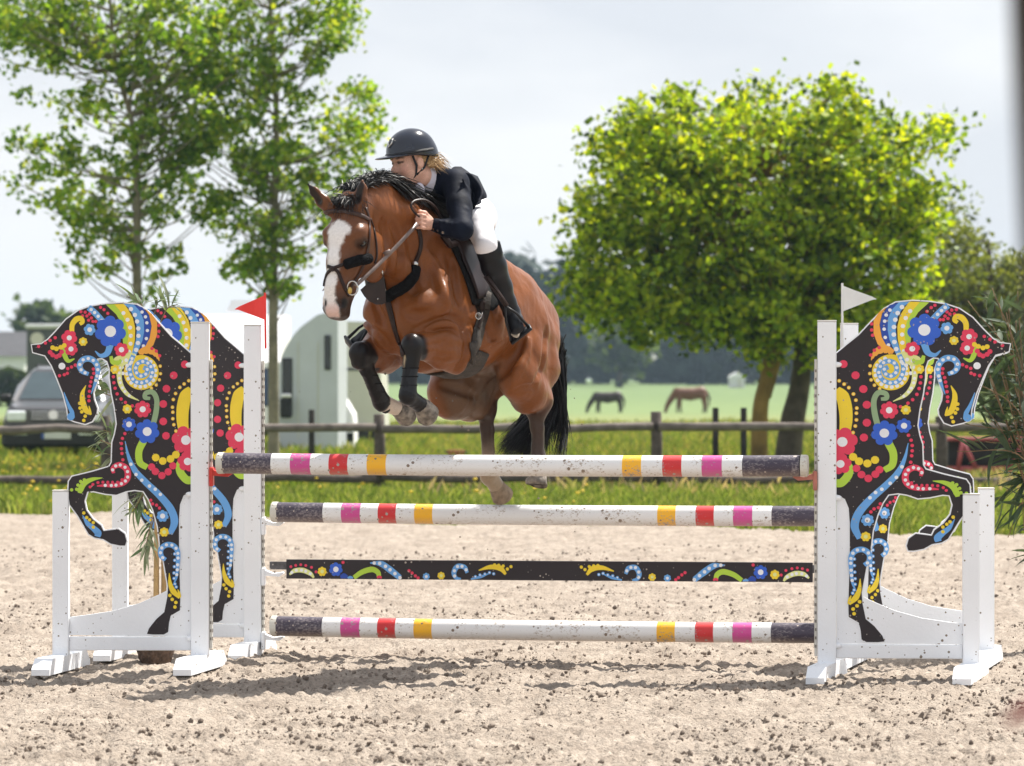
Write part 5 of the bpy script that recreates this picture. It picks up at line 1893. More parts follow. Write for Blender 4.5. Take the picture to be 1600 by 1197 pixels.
# head
B.chain([((.345, 0, 2.235), .088, .08), ((.360, 0, 2.10), .104, .110), ((.397, -.006, 1.97), .076, .098), ((.424, -.014, 1.85), .064, .080),
         ((.436, -.020, 1.755), .060, .068)], .035)
for s in (1, -1):
    B.ell((.268, s * .070, 2.00), (.105, .044, .125), .035)                      # cheek
    B.ell((.40, s * .092, 2.118), (.05, .03, .032), .03)                        # brow
    B.ell((.40, s * .098, 2.075), (.035, .026, .028), .02)                      # eye socket
    B.chain([((.36, s * .090, 2.035), .016), ((.405, s * .066 - .008, 1.93), .012)], .015)          # cheek ridge
    B.ell((.460, s * .043 - .022, 1.775), (.032, .026, .042), .022)                     # nostril flare
    B.ell((.490, s * .052 - .022, 1.775), (.024, .013, .024), .010, sub=True)
    B.ell((.40, s * .101, 2.066), (.018, .016, .015), .008, sub=True)
    B.chain([((.478, s * .05 - .024, 1.718), .006), ((.43, s * .058 - .022, 1.733), .006), ((.40, s * .057 - .02, 1.755), .006)], .010, sub=True)
B.ell((.452, -.024, 1.735), (.045, .05, .035), .02)
B.ell((.400, -.022, 1.722), (.042, .038, .030), .02)                               # chin
B.chain([((.478, .026, 1.718), .005), ((.492, -.024, 1.714), .005), ((.478, -.074, 1.718), .005)], .010, sub=True)
# ears
B.chain([(HL(557, 326, .055), .032, .026), (HL(563, 310, .075), .040, .024), (HL(566, 294, .085), .026, .016), (HL(566, 282, .088), .007)], .02)
B.chain([(HL(518, 330, -.06), .032, .026), (HL(504, 314, -.09), .036, .024), (HL(491, 299, -.125), .024, .016), (HL(481, 287, -.15), .006)], .02)
B.chain([(HL(563, 313, .075) + (.028, 0, 0), .024, .014), (HL(565, 296, .083) + (.022, 0, 0), .013, .009)], .01, sub=True)
B.chain([(HL(504, 315, -.095) + (.03, 0, 0), .020, .012), (HL(491, 299, -.125) + (.02, 0, 0), .011, .007)], .01, sub=True)
# fore legs
for e, k, f, h_, s in ((eL, kL, fL, hL_, 1), (eR, kR, fR, hR_, -1)):
    m1 = e + (k - e) * .35
    m2 = e + (k - e) * .78
    B.chain([(e, .088, .115), (m1 + (0, 0, .005), .084, .102), (m2, .056, .062), (k, .050, .054)], .015)
    B.chain([(e + (0, s * .05, .05), .045), (m1 + (0, s * .052, .035), .036), (m2 + (0, s * .02, .02), .02)], .015)
    B.chain([(e + (0, s * .045, -.03), .05), (m1 + (0, s * .046, -.035), .04), (m2 + (0, .01 * s, -.02), .02)], .012)
    B.chain([(e + (0, s * .02, -.08), .05), (m1 + (0, s * .01, -.07), .038), (m2 + (0, 0, -.03), .02)], .015)
    B.ell(k + (.014, 0, .005), (.046, .050, .056), .018)
    B.ell(k + (.012, 0, -.05), (.036, .042, .03), .015)
    c1 = k + (f - k) * .35
    B.chain([(k, .046, .05), (c1, .034, .038), (k + (f - k) * .8, .033, .038), (f, .041, .044)], .015)
    p = f + (h_ - f) * .5
    B.chain([(f, .041, .043), (p, .034, .034), (f + (h_ - f) * .72, .040, .040)], .015)
# hind quarters
B.chain([((-1.03, .11, 1.68), .125, .17), ((-.95, .15, 1.55), .112, .15), (stL, .095, .12)], .05)
B.chain([((-1.18, .085, 1.60), .112, .125), ((-1.15, .12, 1.47), .095, .12), ((-1.05, .15, 1.38), .088, .11)], .06)
B.ell((-.93, .12, 1.80), (.10, .06, .07), .08)
B.chain([(stL, .09, .115), (stL * .5 + hkL * .5 + (-.02, 0, 0), .085, .10), (hkL + (-.03, 0, .05), .06, .065), (hkL, .048, .055)], .04)
B.chain([((-1.03, -.12, 1.68), .14, .18), ((-.90, -.16, 1.50), .135, .17), (stR, .105, .135)], .06)
B.chain([((-1.20, -.10, 1.60), .12, .13), ((-1.18, -.14, 1.47), .105, .13), ((-1.04, -.16, 1.37), .09, .12)], .07)
B.chain([(stR, .105, .125), (stR * .45 + hkR * .55 + (0, 0, .005), .075, .085), (hkR, .048, .055)], .05)
for k, f, h_, q in ((hkL, ftHL, hfHL, 1), (hkR, ftHR, hfHR, 0)):
    B.ell(k + (-.02, 0, .015), (.05, .04, .055), .03)
    B.chain([(k + (-.062, 0, .085), .021), (k + (-.015, 0, .0), .034)], .02)
    B.chain([(k, .041, .050), (k * .7 + f * .3, .031, .039), (k * .15 + f * .85, .032, .040), (f, .041, .047)], .02)
    B.chain([(f, .040, .045), (f * .3 + h_ * .7, .038, .041)], .02)
# flank, sheath
B.ell((-.90, .15, 1.53), (.12, .08, .10), .06)
B.ell((-.84, 0, 1.475), (.13, .05, .05), .06)
for s in (1, -1):
    # hollows that part the muscles
    B.chain([((-.40, s * .235, 1.98), .012), ((-.44, s * .275, 1.80), .016), ((-.43, s * .270, 1.62), .012)], .05, sub=True)
    B.chain([((-.34, s * .165, 2.06), .010), ((-.16, s * .205, 1.92), .014), ((.0, s * .19, 1.80), .010)], .05, sub=True)
    B.ell((-.85, s * .275, 1.76), (.09, .030, .09), .07, sub=True)
    B.chain([((-1.12, s * .215, 1.76), .008), ((-1.13, s * .245, 1.60), .012), ((-1.08, s * .255, 1.46), .008)], .04, sub=True)
    B.chain([((-.16, s * .255, 1.74), .008), ((-.28, s * .275, 1.68), .012), ((-.38, s * .265, 1.66), .008)], .035, sub=True)
    for i in range(4):
        B.chain([((-.50 - .085 * i, s * .262, 1.86), .003), ((-.53 - .085 * i, s * .285, 1.68), .005), ((-.52 - .08 * i, s * .25, 1.54), .003)], .025, sub=True)
    # veins and tendons
for s in (1, -1):
    B.chain([((.04, s * .11, 1.655), .010), ((-.03, s * .20, 1.672), .016), ((-.13, s * .275, 1.665), .014), ((-.22, s * .295, 1.62), .008)], .03, sub=True)
    B.chain([((.05, s * .075, 1.58), .012), ((-.06, s * .085, 1.53), .016)], .03, sub=True)
B.chain([((.02, 0, 1.84), .010), ((.04, 0, 1.70), .018), ((-.02, 0, 1.54), .014)], .05, sub=True)
# creases and ridges traced on the skin itself: find the surface first, then press or raise it there
from mathutils.bvhtree import BVHTree
_F0 = B.F.copy()
V, Fq = B.mesh()
_tree = BVHTree.FromPolygons([tuple(p) for p in HW(V)], [tuple(int(i) for i in q) for q in Fq])


def on_skin(u, v):
    d = (P(u, v, 10.0) - Vector((0, 0, CZ))).normalized()
    loc, nor, i, dist = _tree.ray_cast(Vector((0, 0, CZ)), d)
    if loc is None: return None
    x, y = loc.x - HM.x, loc.y - HM.y
    return np.array((x * HX + y * HY, x * LX + y * LY, loc.z - ZOFF))


for px_, r_, k_, both, press in (
        ([(652, 513), (668, 505), (688, 499), (706, 497), (719, 504), (727, 519), (729, 540), (724, 562), (712, 577)], .017, .022, 1, 1),
        ([(668, 521), (684, 517), (700, 513), (712, 513)], .006, .012, 0, 1),
        ([(664, 541), (680, 537), (698, 534)], .007, .012, 0, 1),
        ([(676, 556), (692, 560), (706, 556)], .006, .012, 0, 1),
        ([(670, 512), (690, 506), (706, 507), (716, 518)], .010, .02, 1, 0),
        ([(578, 512), (592, 522), (604, 536), (612, 552)], .014, .025, 0, 1),
        ([(776, 592), (792, 574), (806, 556), (815, 538), (818, 520)], .020, .03, 1, 1),
        ([(800, 598), (812, 576), (822, 552), (826, 530)], .014, .03, 1, 0),
        ([(854, 515), (852, 545), (846, 575), (836, 600)], .012, .03, 1, 1),
        ([(806, 612), (822, 606), (838, 606)], .010, .025, 0, 1),
        ([(688, 602), (704, 606), (722, 612), (744, 620)], .012, .03, 0, 1),
        ([(668, 398), (682, 425), (692, 452), (700, 478)], .013, .04, 0, 0),
        ([(690, 428), (697, 436), (699, 446)], .012, .02, 0, 0),
        ([(640, 372), (648, 400), (652, 430), (646, 456)], .014, .04, 0, 1),
        ([(612, 350), (624, 380), (628, 410), (620, 440)], .012, .035, 0, 1),
        ([(598, 345), (604, 372), (604, 400)], .013, .03, 0, 1),
        ([(742, 470), (760, 500), (772, 535)], .010, .04, 0, 1),
        ([(666, 549), (682, 546), (700, 549), (714, 545)], .006, .010, 0, 0),
        ([(745, 548), (765, 538), (790, 528), (806, 512)], .006, .010, 0, 0),
        ([(568, 392), (560, 412), (552, 432)], .006, .010, 0, 0),
        ([(700, 400), (712, 440), (716, 470)], .012, .04, 0, 1),
        ([(640, 490), (655, 492), (672, 488)], .012, .04, 0, 1),
        ([(585, 470), (592, 492), (598, 510)], .012, .04, 0, 1)):
    q_ = [on_skin(*p) for p in catmull(px_, 3)]
    q_ = [p for p in q_ if p is not None]
    for s in ((1, -1) if both else (1,)):
        nd_ = [(p * (1, s, 1), r_ * (.35 + .65 * math.sin(math.pi * (i + .5) / len(q_)))) for i, p in enumerate(q_)]
        # a traced line that jumps to another limb is cut there
        run = [nd_[0]]
        for a_, b_ in zip(nd_[:-1], nd_[1:]):
            if np.linalg.norm(a_[0] - b_[0]) > .07:
                if len(run) > 1: B.chain(run, k_, sub=bool(press))
                run = []
            run.append(b_)
        if len(run) > 1: B.chain(run, k_, sub=bool(press))
V, Fq = B.mesh()
V = relax(V, Fq, 1, .5)
# loose skin and small muscle relief
_q = [Fq[:, i] for i in range(4)]
_fn = np.cross(V[_q[2]] - V[_q[0]], V[_q[3]] - V[_q[1]])
_vn = np.zeros_like(V)
for i in range(4): np.add.at(_vn, _q[i], _fn)
_vn /= (np.linalg.norm(_vn, axis=1)[:, None] + 1e-12)
_rel = (fbm(V[:, 0] * 11, V[:, 2] * 8, 3, z=V[:, 1] * 11) - .5) * .014 + (np.abs(fbm(V[:, 0] * 22 + V[:, 2] * 9, V[:, 2] * 12, 2, z=V[:, 1] * 18) - .5)) * .007
V = V + _vn * (_rel * np.clip((.22 - V[:, 0]) / .2, .15, 1))[:, None]

# ---- colours of the coat itself
def horse_paint(V):
    n = len(V)
    nz = fbm(V[:, 0] * 9, V[:, 2] * 9, 4, z=V[:, 1] * 9)
    n2 = fbm(V[:, 0] * 40, V[:, 2] * 40, 3, z=V[:, 1] * 40)
    C = np.tile(np.array((.190, .061, .0160)), (n, 1)) * (0.78 + 0.45 * nz)[:, None]
    dark = np.array((.055, .023, .012)); black = np.array((.010, .009, .010)); dust = np.array((.23, .17, .115))

    def mix(c, m):
        nonlocal C
        m = np.clip(m, 0, 1)[:, None]
        C = C * (1 - m) + np.array(c) * m

    # darker, greyer belly and inner thighs dusted with sand
    mix((.115, .070, .042), .85 * sstep(1.56, 1.42, V[:, 2] + .07 * (nz - .5)) * sstep(.20, .11, np.abs(V[:, 1]) + .04 * (nz - .5)) * sstep(-.40, -.55, V[:, 0]) * sstep(-1.2, -1.0, V[:, 0]))
    # brown face, dark round the eyes and muzzle
    hd = sstep(.22, .34, V[:, 0]) * sstep(1.6, 1.66, V[:, 2])
    mix((.135, .055, .026), hd * .8)
    mix((.045, .026, .020), hd * sstep(1.90, 1.78, V[:, 2] + .03 * nz))
    for s in (1, -1):
        d = np.linalg.norm((V - (.40, s * .095, 2.07)) / (1, 1, .8), axis=1)
        mix((.03, .016, .012), sstep(.055, .025, d))
    # the blaze
    blaze = [(525, 343.5), (536, 344.5), (548, 354), (547, 363), (537, 371), (531, 393), (530, 414), (527, 429), (524, 456), (523, 470), (529, 480),
             (531, 497), (512, 494), (506, 478), (500, 468), (505, 448), (512, 414.5), (513, 385), (513, 360), (518, 350)]
    u, v = to_px(V)
    wob = (n2 - .5) * 5
    fr = (V[:, 0] > .36) & (V[:, 2] > 1.68) & (V[:, 2] < 2.25)
    acc = np.zeros(n)
    for du, dv in ((0, 0), (2, 0), (-2, 0), (0, 2), (0, -2)):
        acc += in_poly(u + wob + du, v + wob + dv, blaze)
    # the sides of the snout stay dark: only the front of the face carries it
    mix((.80, .77, .75), (acc / 5) * fr * sstep(.385, .42, V[:, 0]))
    mix((.62, .38, .32), fr * (acc > 2) * sstep(1.80, 1.74, V[:, 2]) * .75)
    for s in (1, -1):
        mix((.012, .010, .010), sstep(.028, .017, np.linalg.norm((V - (.478, s * .048, 1.775)) / (1.2, .9, 1.2), axis=1)))
    # the ears: dark inside, bay outside
    for a, b in ((HL(563, 313, .075) + (.03, 0, 0), HL(566, 290, .085) + (.02, 0, 0)), (HL(504, 315, -.095) + (.03, 0, 0), HL(484, 291, -.145) + (.01, 0, 0))):
        d, t = seg_d(V, a, b)
        mix((.02, .013, .011), sstep(.030, .016, d))
    # black points on the fore legs
    for e, k, f, h_, s in ((eL, kL, fL, hL_, 1), (eR, kR, fR, hR_, -1)):
        d, t = seg_d(V, e, k)
        d2, t2 = seg_d(V, k, f)
        d3, t3 = seg_d(V, f, h_)
        fore = (V[:, 2] < 1.72) & (V[:, 0] > -.45)
        dk = np.linalg.norm(V - k, axis=1)
        up = sstep(.092, .066, dk + .03 * (nz - .5)) * (d < .07) * (V[:, 0] > k[0] - .075)
        low = sstep(.085, .070, np.minimum(d2 + 9 * (t2 < .03), d3)) * np.maximum(V[:, 0] > k[0] - .085, V[:, 2] < k[2] - .07)
        mix(black, np.maximum(up, low) * fore)
        if s < 0:
            mix((.62, .52, .43), (d3 < .07) * sstep(.02, .12, t3) * fore)
        else:
            d4, t4 = seg_d(V, k + (.05, -.012, -.05), k + (.045, -.008, -.13))
            mix((.42, .32, .20), sstep(.014, .008, d4 + .01 * (nz - .5)) * fore)
    # hind legs
    for k, f, h_, c in ((hkL, ftHL, hfHL, (.055, .038, .032)), (hkR, ftHR, hfHR, (.33, .25, .17))):
        d2, t2 = seg_d(V, k, f)
        d3, t3 = seg_d(V, f, h_)
        back = V[:, 2] < 1.30
        dk, _ = seg_d(V, k + (-.03, 0, .06), k + (0, 0, -.02))
        mix(dark, back * sstep(.10, .06, dk))
        mix((.05, .03, .022), back * (d2 < .085) * sstep(0, .1, t2))
        mix(c, back * np.maximum((d2 < .09) * sstep(.40, .9, t2 + .2 * (nz - .5)), (d3 < .1) * (t3 > .02)))
    mix((.06, .05, .045), (V[:, 2] < 1.1) * (V[:, 1] > 0) * (seg_d(V, ftHL, hfHL)[0] < .1) * (seg_d(V, ftHL, hfHL)[1] > .55))
    # mane root and tail root
    mix(black, sstep(.05, .03, np.abs(V[:, 1])) * (V[:, 2] > 2.30 - .06 * (V[:, 0] > .2)) * (V[:, 0] < .38) * (V[:, 0] > -.35))
    return np.clip(C, .004, 1)


body = np_mesh('body', HW(V) - np.array(horse_base), Fq, M_coat, smooth=True, parent=horse, cols=horse_paint(V))


def horn(name):
    m, nt, n, l, b = new_mat(name)
    tc = n.new('ShaderNodeTexCoord'); wv = n.new('ShaderNodeTexNoise'); wv.inputs['Scale'].default_value = 30
    l.new(tc.outputs['Object'], wv.inputs['Vector'])
    rp = n.new('ShaderNodeValToRGB')
    rp.color_ramp.elements[0].color = (.085, .070, .058, 1); rp.color_ramp.elements[1].color = (.30, .26, .215, 1)
    rp.color_ramp.elements[0].position = .35; rp.color_ramp.elements[1].position = .65
    l.new(wv.outputs['Fac'], rp.inputs['Fac']); l.new(rp.outputs['Color'], b.inputs['Base Color'])
    b.inputs['Roughness'].default_value = .55
    return m


M_horn = horn('hoof_horn')
M_sole = mat('hoof_sole', (.05, .04, .033), .9, .3, 40, bump=.5)
M_dustyhorn = mat('sandy_hoof', (.26, .195, .135), .9, .3, 30, bump=.5)
for f, h_, toe, mm in ((fL, hL_, (.02, 0, -.03), M_horn), (fR, hR_, (.02, 0, -.02), M_horn), (ftHL, hfHL, (.03, 0, 0), M_horn), (ftHR, hfHR, (-.02, 0, -.02), M_dustyhorn)):
    d = (h_ - f) / np.linalg.norm(h_ - f)
    a = f + (h_ - f) * .66
    hb = MB()
    toe = np.array(toe)
    hb.tube([a - d * .012, a, a + d * .02, h_ + d * .022 + toe * .5, h_ + d * .030 + toe * .5], [.036, .043, .046, .060, .056], 14, 0, side=(0, 1, 0))
    hb.m[-1] = 1
    hb.v = [tuple(p) for p in (HW(np.array(hb.v)) - np.array(horse_base))]
    hb.build('hoof', [mm, M_sole], horse, True)
HTREE_V = V


def hpart(name, mb, m, parent=horse, smooth=True, fix=True):
    """A part given in horse-frame coordinates."""
    base = np.array(horse_base)
    if len(mb.v):
        mb.v = [tuple(p) for p in (HW(np.array(mb.v)) - base)]
    return mb.build(name, m, parent, smooth, fix)


for s in (1, -1):
    hpart('eye', MB().sphere((.402, s * .099, 2.068), .0195, 14, 10), M_eye)


def strands(name, roots, parent, m, base, rng):
    """Thin tapered hair strips; roots: list of (points, width)."""
    vs, fs = [], []
    for pts, wd in roots:
        pts = [np.asarray(p, float) for p in pts]
        k = len(vs)
        n = len(pts)
        sd = rng.normal(size=3)
        for i, p in enumerate(pts):
            d = pts[min(i + 1, n - 1)] - pts[max(i - 1, 0)]
            s = np.cross(d, sd)
            s /= (np.linalg.norm(s) + 1e-9)
            ww = wd * (1 - (i / (n - 1)) ** 2 * .9)
            vs += [p - s * ww / 2, p + s * ww / 2]
        for i in range(n - 1):
            fs.append((k + 2 * i, k + 2 * i + 1, k + 2 * i + 3, k + 2 * i + 2))
    return np_mesh(name, HW(np.array(vs)) - np.array(base), np.array(fs), m, parent=parent, smooth=True)


rng = np.random.RandomState(3)
crest = []
for ff in np.linspace(.375, -.38, 40):
    mk = (np.abs(V[:, 0] - ff) < .012) & (np.abs(V[:, 1]) < .03)
    crest.append(np.array((ff, 0, V[mk, 2].max() + .022)))
rt = []
for i in range(7000):
    a = rng.rand() * (len(crest) - 1.001)
    p = crest[int(a)] * (1 - a % 1) + crest[int(a) + 1] * (a % 1)
    q = a / len(crest)
    p = p + np.array((0, rng.normal() * .028, -.035 + .015 * rng.rand()))
    L = (.075 + .05 * math.sin(q * 3.1)) * (1 - .62 * q) * (.5 + .8 * rng.rand()) + .03
    clump = math.sin(int(q * 26) * 12.9) * .5
    dr = np.array((-.55 + .3 * rng.normal() * .5 + .25 * clump, -.22 + .4 * rng.normal() + .3 * clump, .75 - .6 * q + .12 * rng.normal()))
    dr /= np.linalg.norm(dr)
    fall = np.array((-.3, -.35 + .5 * clump, -1.1))
    pts = [p + dr * L * t + fall * (L * .55 * t * t) for t in (0, .3, .6, .85, 1.0)]
    rt.append((pts, .0038 + .0025 * rng.rand()))
# longer hanks on the far and near side of the lower neck
for i in range(900):
    q = .35 + .6 * rng.rand()
    a = q * (len(crest) - 1.001)
    p = crest[int(a)] + np.array((0, .02 + .03 * rng.rand(), -.03))
    L = .10 + .07 * rng.rand()
    dr = np.array((-.8 + .25 * rng.normal(), .30 + .2 * rng.normal(), .12 + .2 * rng.normal()))
    fall = np.array((-.1, .10, -.9))
    pts = [p + dr * L * t + fall * (L * .6 * t * t) for t in (0, .3, .6, .85, 1.0)]
    rt.append((pts, .007))
# forelock
for i in range(800):
    p = np.array((.40 - .05 * rng.rand(), rng.normal() * .03, 2.285))
    L = .07 + .05 * rng.rand()
    dr = np.array((.35 + .3 * rng.normal(), .5 * rng.normal(), .2 + .3 * rng.normal()))
    fall = np.array((.2, 0, -1.2))
    rt.append(([p + dr * L * t + fall * (L * .6 * t * t) for t in (0, .35, .7, 1.0)], .0042))
strands('mane', rt, horse, M_hair, horse_base, rng)

# tail: dock, then hair falling behind and between the hind legs
rt = []
dock = catmull([(-1.33, 0, 1.67), (-1.42, .01, 1.665), (-1.49, .03, 1.58), (-1.50, .035, 1.42)], 8)
for i in range(2600):
    a = rng.rand() * (len(dock) - 1.001)
    p = dock[int(a)] * (1 - a % 1) + dock[int(a) + 1] * (a % 1)
    p = p + rng.normal(size=3) * .016
    lock = rng.randint(0, 22)
    lk = np.random.RandomState(100 + lock)
    el = -.095 + .085 * lk.normal()
    e = np.array((-1.36 + .05 * lk.normal() + .02 * rng.normal(), el + .026 * rng.normal(), .93 + .12 * lk.rand() + .10 * rng.rand()))
    mid = np.array((-1.47 + .03 * lk.normal() + .008 * rng.normal(), p[1] * .4 + el * .5 + .014 * rng.normal(), 1.28))
    c = catmull([p, p * .5 + mid * .5 + (-.015, 0, .02), mid, mid * .45 + e * .55 + (-.02 + .02 * lk.normal(), .012 * lk.normal(), 0), e], 4)
    rt.append((c, .004 + .003 * rng.rand()))
strands('tail', rt, horse, M_hair, horse_base, rng)

# ================================================================== tack
_bw = HW(HTREE_V)
HBVH = BVHTree.FromPolygons([tuple(p) for p in _bw], [tuple(int(i) for i in q) for q in Fq])
EYE = Vector((0, 0, CZ))


def snap(u, v, off=0.0):
    """Where the line of sight through a photo pixel meets the horse: (point, normal)."""
    d = (P(u, v, 10.0) - EYE).normalized()
    loc, nor, i, dist = HBVH.ray_cast(EYE, d)
    if loc is None:
        q, nor, i, dd = HBVH.find_nearest(P(u, v, 19.0))
        loc = q
    if nor.dot(d) > 0:
        nor = -nor
    return loc + nor * off, nor


def mir(p):
    """World point to its mirror image across the horse's midline."""
    p = Vector(p)
    l = (p.x - HM.x) * LX + (p.y - HM.y) * LY
    return Vector((p.x - 2 * l * LX, p.y - 2 * l * LY, p.z))


def mirn(n):
    n = Vector(n)
    l = n.x * LX + n.y * LY
    return Vector((n.x - 2 * l * LX, n.y - 2 * l * LY, n.z))


def wpart(name, mb, m, root, smooth=True):
    b = root.location
    mb.v = [(p[0] - b[0], p[1] - b[1], p[2] - b[2]) for p in mb.v]
    return mb.build(name, m, root, smooth)


def on_strap(name, px, w, t, m, root, off=.002, mirror=False):
    pts = [tuple(p) for p in catmull(px, 5)]
    q = [snap(u, v, off) for u, v in pts]
    mb = MB().strap([a for a, b in q], [b for a, b in q], w, t)
    if mirror:
        mb.strap([mir(a) for a, b in q], [mirn(b) for a, b in q], w, t)
    return wpart(name, mb, m, root)


def patch(left, right, n, m, off, thick, mirror=True):
    """A sheet lying on the horse between two pixel curves."""
    Lc, Rc = catmull(left, 6), catmull(right, 6)
    pick = lambda c, t: c[min(int(t * (len(c) - 1)), len(c) - 2)] * (1 - (t * (len(c) - 1)) % 1 if t < 1 else 0) + c[min(int(t * (len(c) - 1)) + 1, len(c) - 1)] * ((t * (len(c) - 1)) % 1 if t < 1 else 1)
    mb = MB()
    for mm in ((0, 1) if mirror else (0,)):
        G = []
        for i in range(n + 1):
            a, b = pick(Lc, i / n), pick(Rc, i / n)
            for j in range(m + 1):
                u, v = a + (b - a) * (j / m)
                G.append(snap(u, v))
        # even out the sheet so that it spans hollows like stiff leather
        Pn = np.array([tuple(g[0]) for g in G]).reshape(n + 1, m + 1, 3)
        Nn = np.array([tuple(g[1]) for g in G]).reshape(n + 1, m + 1, 3)
        for _ in range(6):
            for A in (Pn, Nn):
                A[1:-1, 1:-1] = .5 * A[1:-1, 1:-1] + .125 * (A[:-2, 1:-1] + A[2:, 1:-1] + A[1:-1, :-2] + A[1:-1, 2:])
        Nn /= np.linalg.norm(Nn, axis=2)[:, :, None]
        O = (Pn + Nn * (off + thick)).reshape(-1, 3)
        I = (Pn + Nn * off).reshape(-1, 3)
        vs = np.concatenate([O, I])
        if mm:
            vs = np.array([tuple(mir(p)) for p in vs])
        k = (n + 1) * (m + 1)
        fs = []
        for i in range(n):
            for j in range(m):
                a = i * (m + 1) + j
                fs.append((a, a + 1, a + m + 2, a + m + 1))
                fs.append((k + a, k + a + m + 1, k + a + m + 2, k + a + 1))
        ring = [j for j in range(m + 1)] + [i * (m + 1) + m for i in range(1, n + 1)] + [n * (m + 1) + j for j in range(m - 1, -1, -1)] + [i * (m + 1) for i in range(n - 1, 0, -1)]
        for a, b in zip(ring, ring[1:] + ring[:1]):
            fs.append((a, k + a, k + b, b))
        mb.add(vs, fs)
    return mb


M_brown_strap = mat('brown_bridle_leather', (.05, .022, .016), .35, .25, 30, spec=.5)
M_rein = mat('worn_rein_leather', (.16, .115, .10), .35, .35, 30, spec=.6)
M_pad = mat('black_saddle_cloth', (.010, .010, .011), .85, .3, 60, spec=.2, bump=.3, bscale=200)
M_saddle = mat('saddle_leather', (.018, .008, .008), .4, .3, 12, spec=.3, coat=.05)
M_dirtybelt = mat('dusty_girth', (.05, .042, .036), .8, .5, 25, bump=.6, bscale=120, spots=(.25, .19, .13), spot_scale=160, spot_thr=.2)

# ---- bridle
bridle = empty('bridle', HV(.38, 0, 2.0))
tag(bridle, 'brown leather bridle with black fleece noseband on the jumping horse', 'bridle')
on_strap('browband', [(504, 334), (515, 330.5), (532, 329.5), (552, 333), (566, 338), (577, 344)], .021, .006, M_brown_strap, bridle)
on_strap('cheekpiece', [(571, 325), (576, 340), (577, 360), (575, 385), (569, 410), (558, 432), (548, 448)], .015, .005, M_brown_strap, bridle)
on_strap('throatlash', [(578, 342), (583, 355), (587, 378), (588, 400), (585, 412)], .011, .004, M_leather, bridle)
on_strap('noseband_strap', [(513, 416), (520, 419), (528, 425), (534, 440), (540, 453), (545, 462)], .017, .006, M_leather, bridle)
on_strap('noseband_strap', [(537, 413), (529, 416), (520, 420), (512, 428), (508, 440), (507, 447)], .017, .006, M_leather, bridle)
mb = MB()
pts = [snap(u, v, .014)[0] for u, v in catmull([(537, 414), (548, 410), (560, 407), (576, 402)], 5)]
mb.tube(pts, [.018] + [.0265] * (len(pts) - 2) + [.022], 12)
wpart('fleece', mb, M_fleece, bridle)
mb = MB()
pts = [HV(.40, -.082, 1.965), HV(.35, -.105, 1.985), HV(.29, -.115, 2.0)]
mb.tube(pts, [.02, .027, .022], 12)
mb.sphere(pts[0], .022, 10, 8)
wpart('fleece', mb, M_fleece, bridle)
mb = MB().sphere(snap(520.5, 420, .006)[0], .014, 10, 6)
wpart('noseband_ring', mb, M_leather, bridle)
bp_, bn_ = snap(546, 450, .02)
mb = MB()
ring = [bp_ + Vector((math.cos(t) * .026, -.1 * math.cos(t) * .026, math.sin(t) * .034)) for t in np.linspace(0, 2 * math.pi, 17)]
mb.tube(ring, .0045, 6)
bit = wpart('bit', mb, M_steel, bridle)
mb = MB().sphere(bp_ + Vector((-.012, -.006, -.012)), .012, 10, 8, sc=(1, .6, 1.5))
wpart('bit_plate', mb, M_brass, bridle)
# reins run free from the bit to the rider's hand
hand_w = HV(*HL(652, 350, .165))
r0 = bp_ + Vector((.012, 0, .008))
q = [r0 + (hand_w - r0) * t + Vector((0, -.012 * math.sin(t * 3.14), -.01 * math.sin(t * 3.14))) for t in np.linspace(0, 1, 12)]
mb = MB().strap(q, [(.55, -.8, .4)] * 12, .019, .005)
wpart('rein', mb, M_rein, bridle)
k = r0 + (hand_w - r0) * .52
mb = MB().tube([k + Vector((-.018, -.012, -.004)), k + Vector((.014, -.012, .012))], .012, 8)
wpart('martingale_stop', mb, M_rein, bridle)
r0m = HV(.44, -.10, 1.84); hm = HV(-.08, -.15, 2.19)
q = [r0m + (hm - r0m) * t for t in np.linspace(0, 1, 6)]
wpart('rein', MB().strap(q, [(-.8, -.3, .4)] * 6, .019, .005), M_rein, bridle)
lp = [HV(*HL(u, v, l)) for u, v, l in catmull([(657, 340, .15), (648, 333, .17), (642, 322, .17), (648, 314, .17), (664, 313, .18), (678, 322, .19), (686, 335, .18), (690, 347, .17)], 5)]
wpart('rein_loop', MB().strap(lp, [(.3, -.9, .3)] * len(lp), .012, .004), M_leather, bridle)

# ---- breastplate and martingale
plate = empty('breastplate', HV(0, 0, 1.85))
tag(plate, 'dark leather breastplate with black fleece across the horse\'s chest', 'breastplate')
on_strap('shoulder_strap', [(650, 352), (655, 364), (657, 380), (655, 395), (649, 410)], .022, .006, M_leather, plate)
mb = MB()
pts = [snap(u, v, .012)[0] for u, v in catmull([(649, 416), (640, 436), (626, 452), (610, 463), (598, 466)], 5)]
mb.tube(pts, [.022] + [.029] * (len(pts) - 2) + [.024], 12)
wpart('fleece', mb, M_fleece, plate)
wpart('buckle', MB().sphere(snap(648, 413, .012)[0], .018, 8, 6, sc=(1, .6, 1)), M_steel, plate)
on_strap('chest_strap', [(605, 468), (611, 490), (618, 515), (626, 540), (631, 556)], .03, .006, M_leather, plate)
mb = MB()
bib = [(563, 453), (569, 463), (577, 471), (588, 476), (597, 476), (603, 473), (602, 450), (600, 432), (597, 422), (586, 431), (574, 443)]
nb = len(bib)
k0 = len(mb.v)
for s in (0, 1):
    for (u, v) in bib:
        p = HL(u, v, .045 + .0006 * (u - 563) - .006 * s)
        mb.v.append(tuple(HW(p)))
mb.f += [tuple(range(nb)), tuple(range(2 * nb - 1, nb - 1, -1))] + [((i + 1) % nb, i, nb + i, nb + (i + 1) % nb) for i in range(nb)]
mb.m += [0] * (nb + 2)
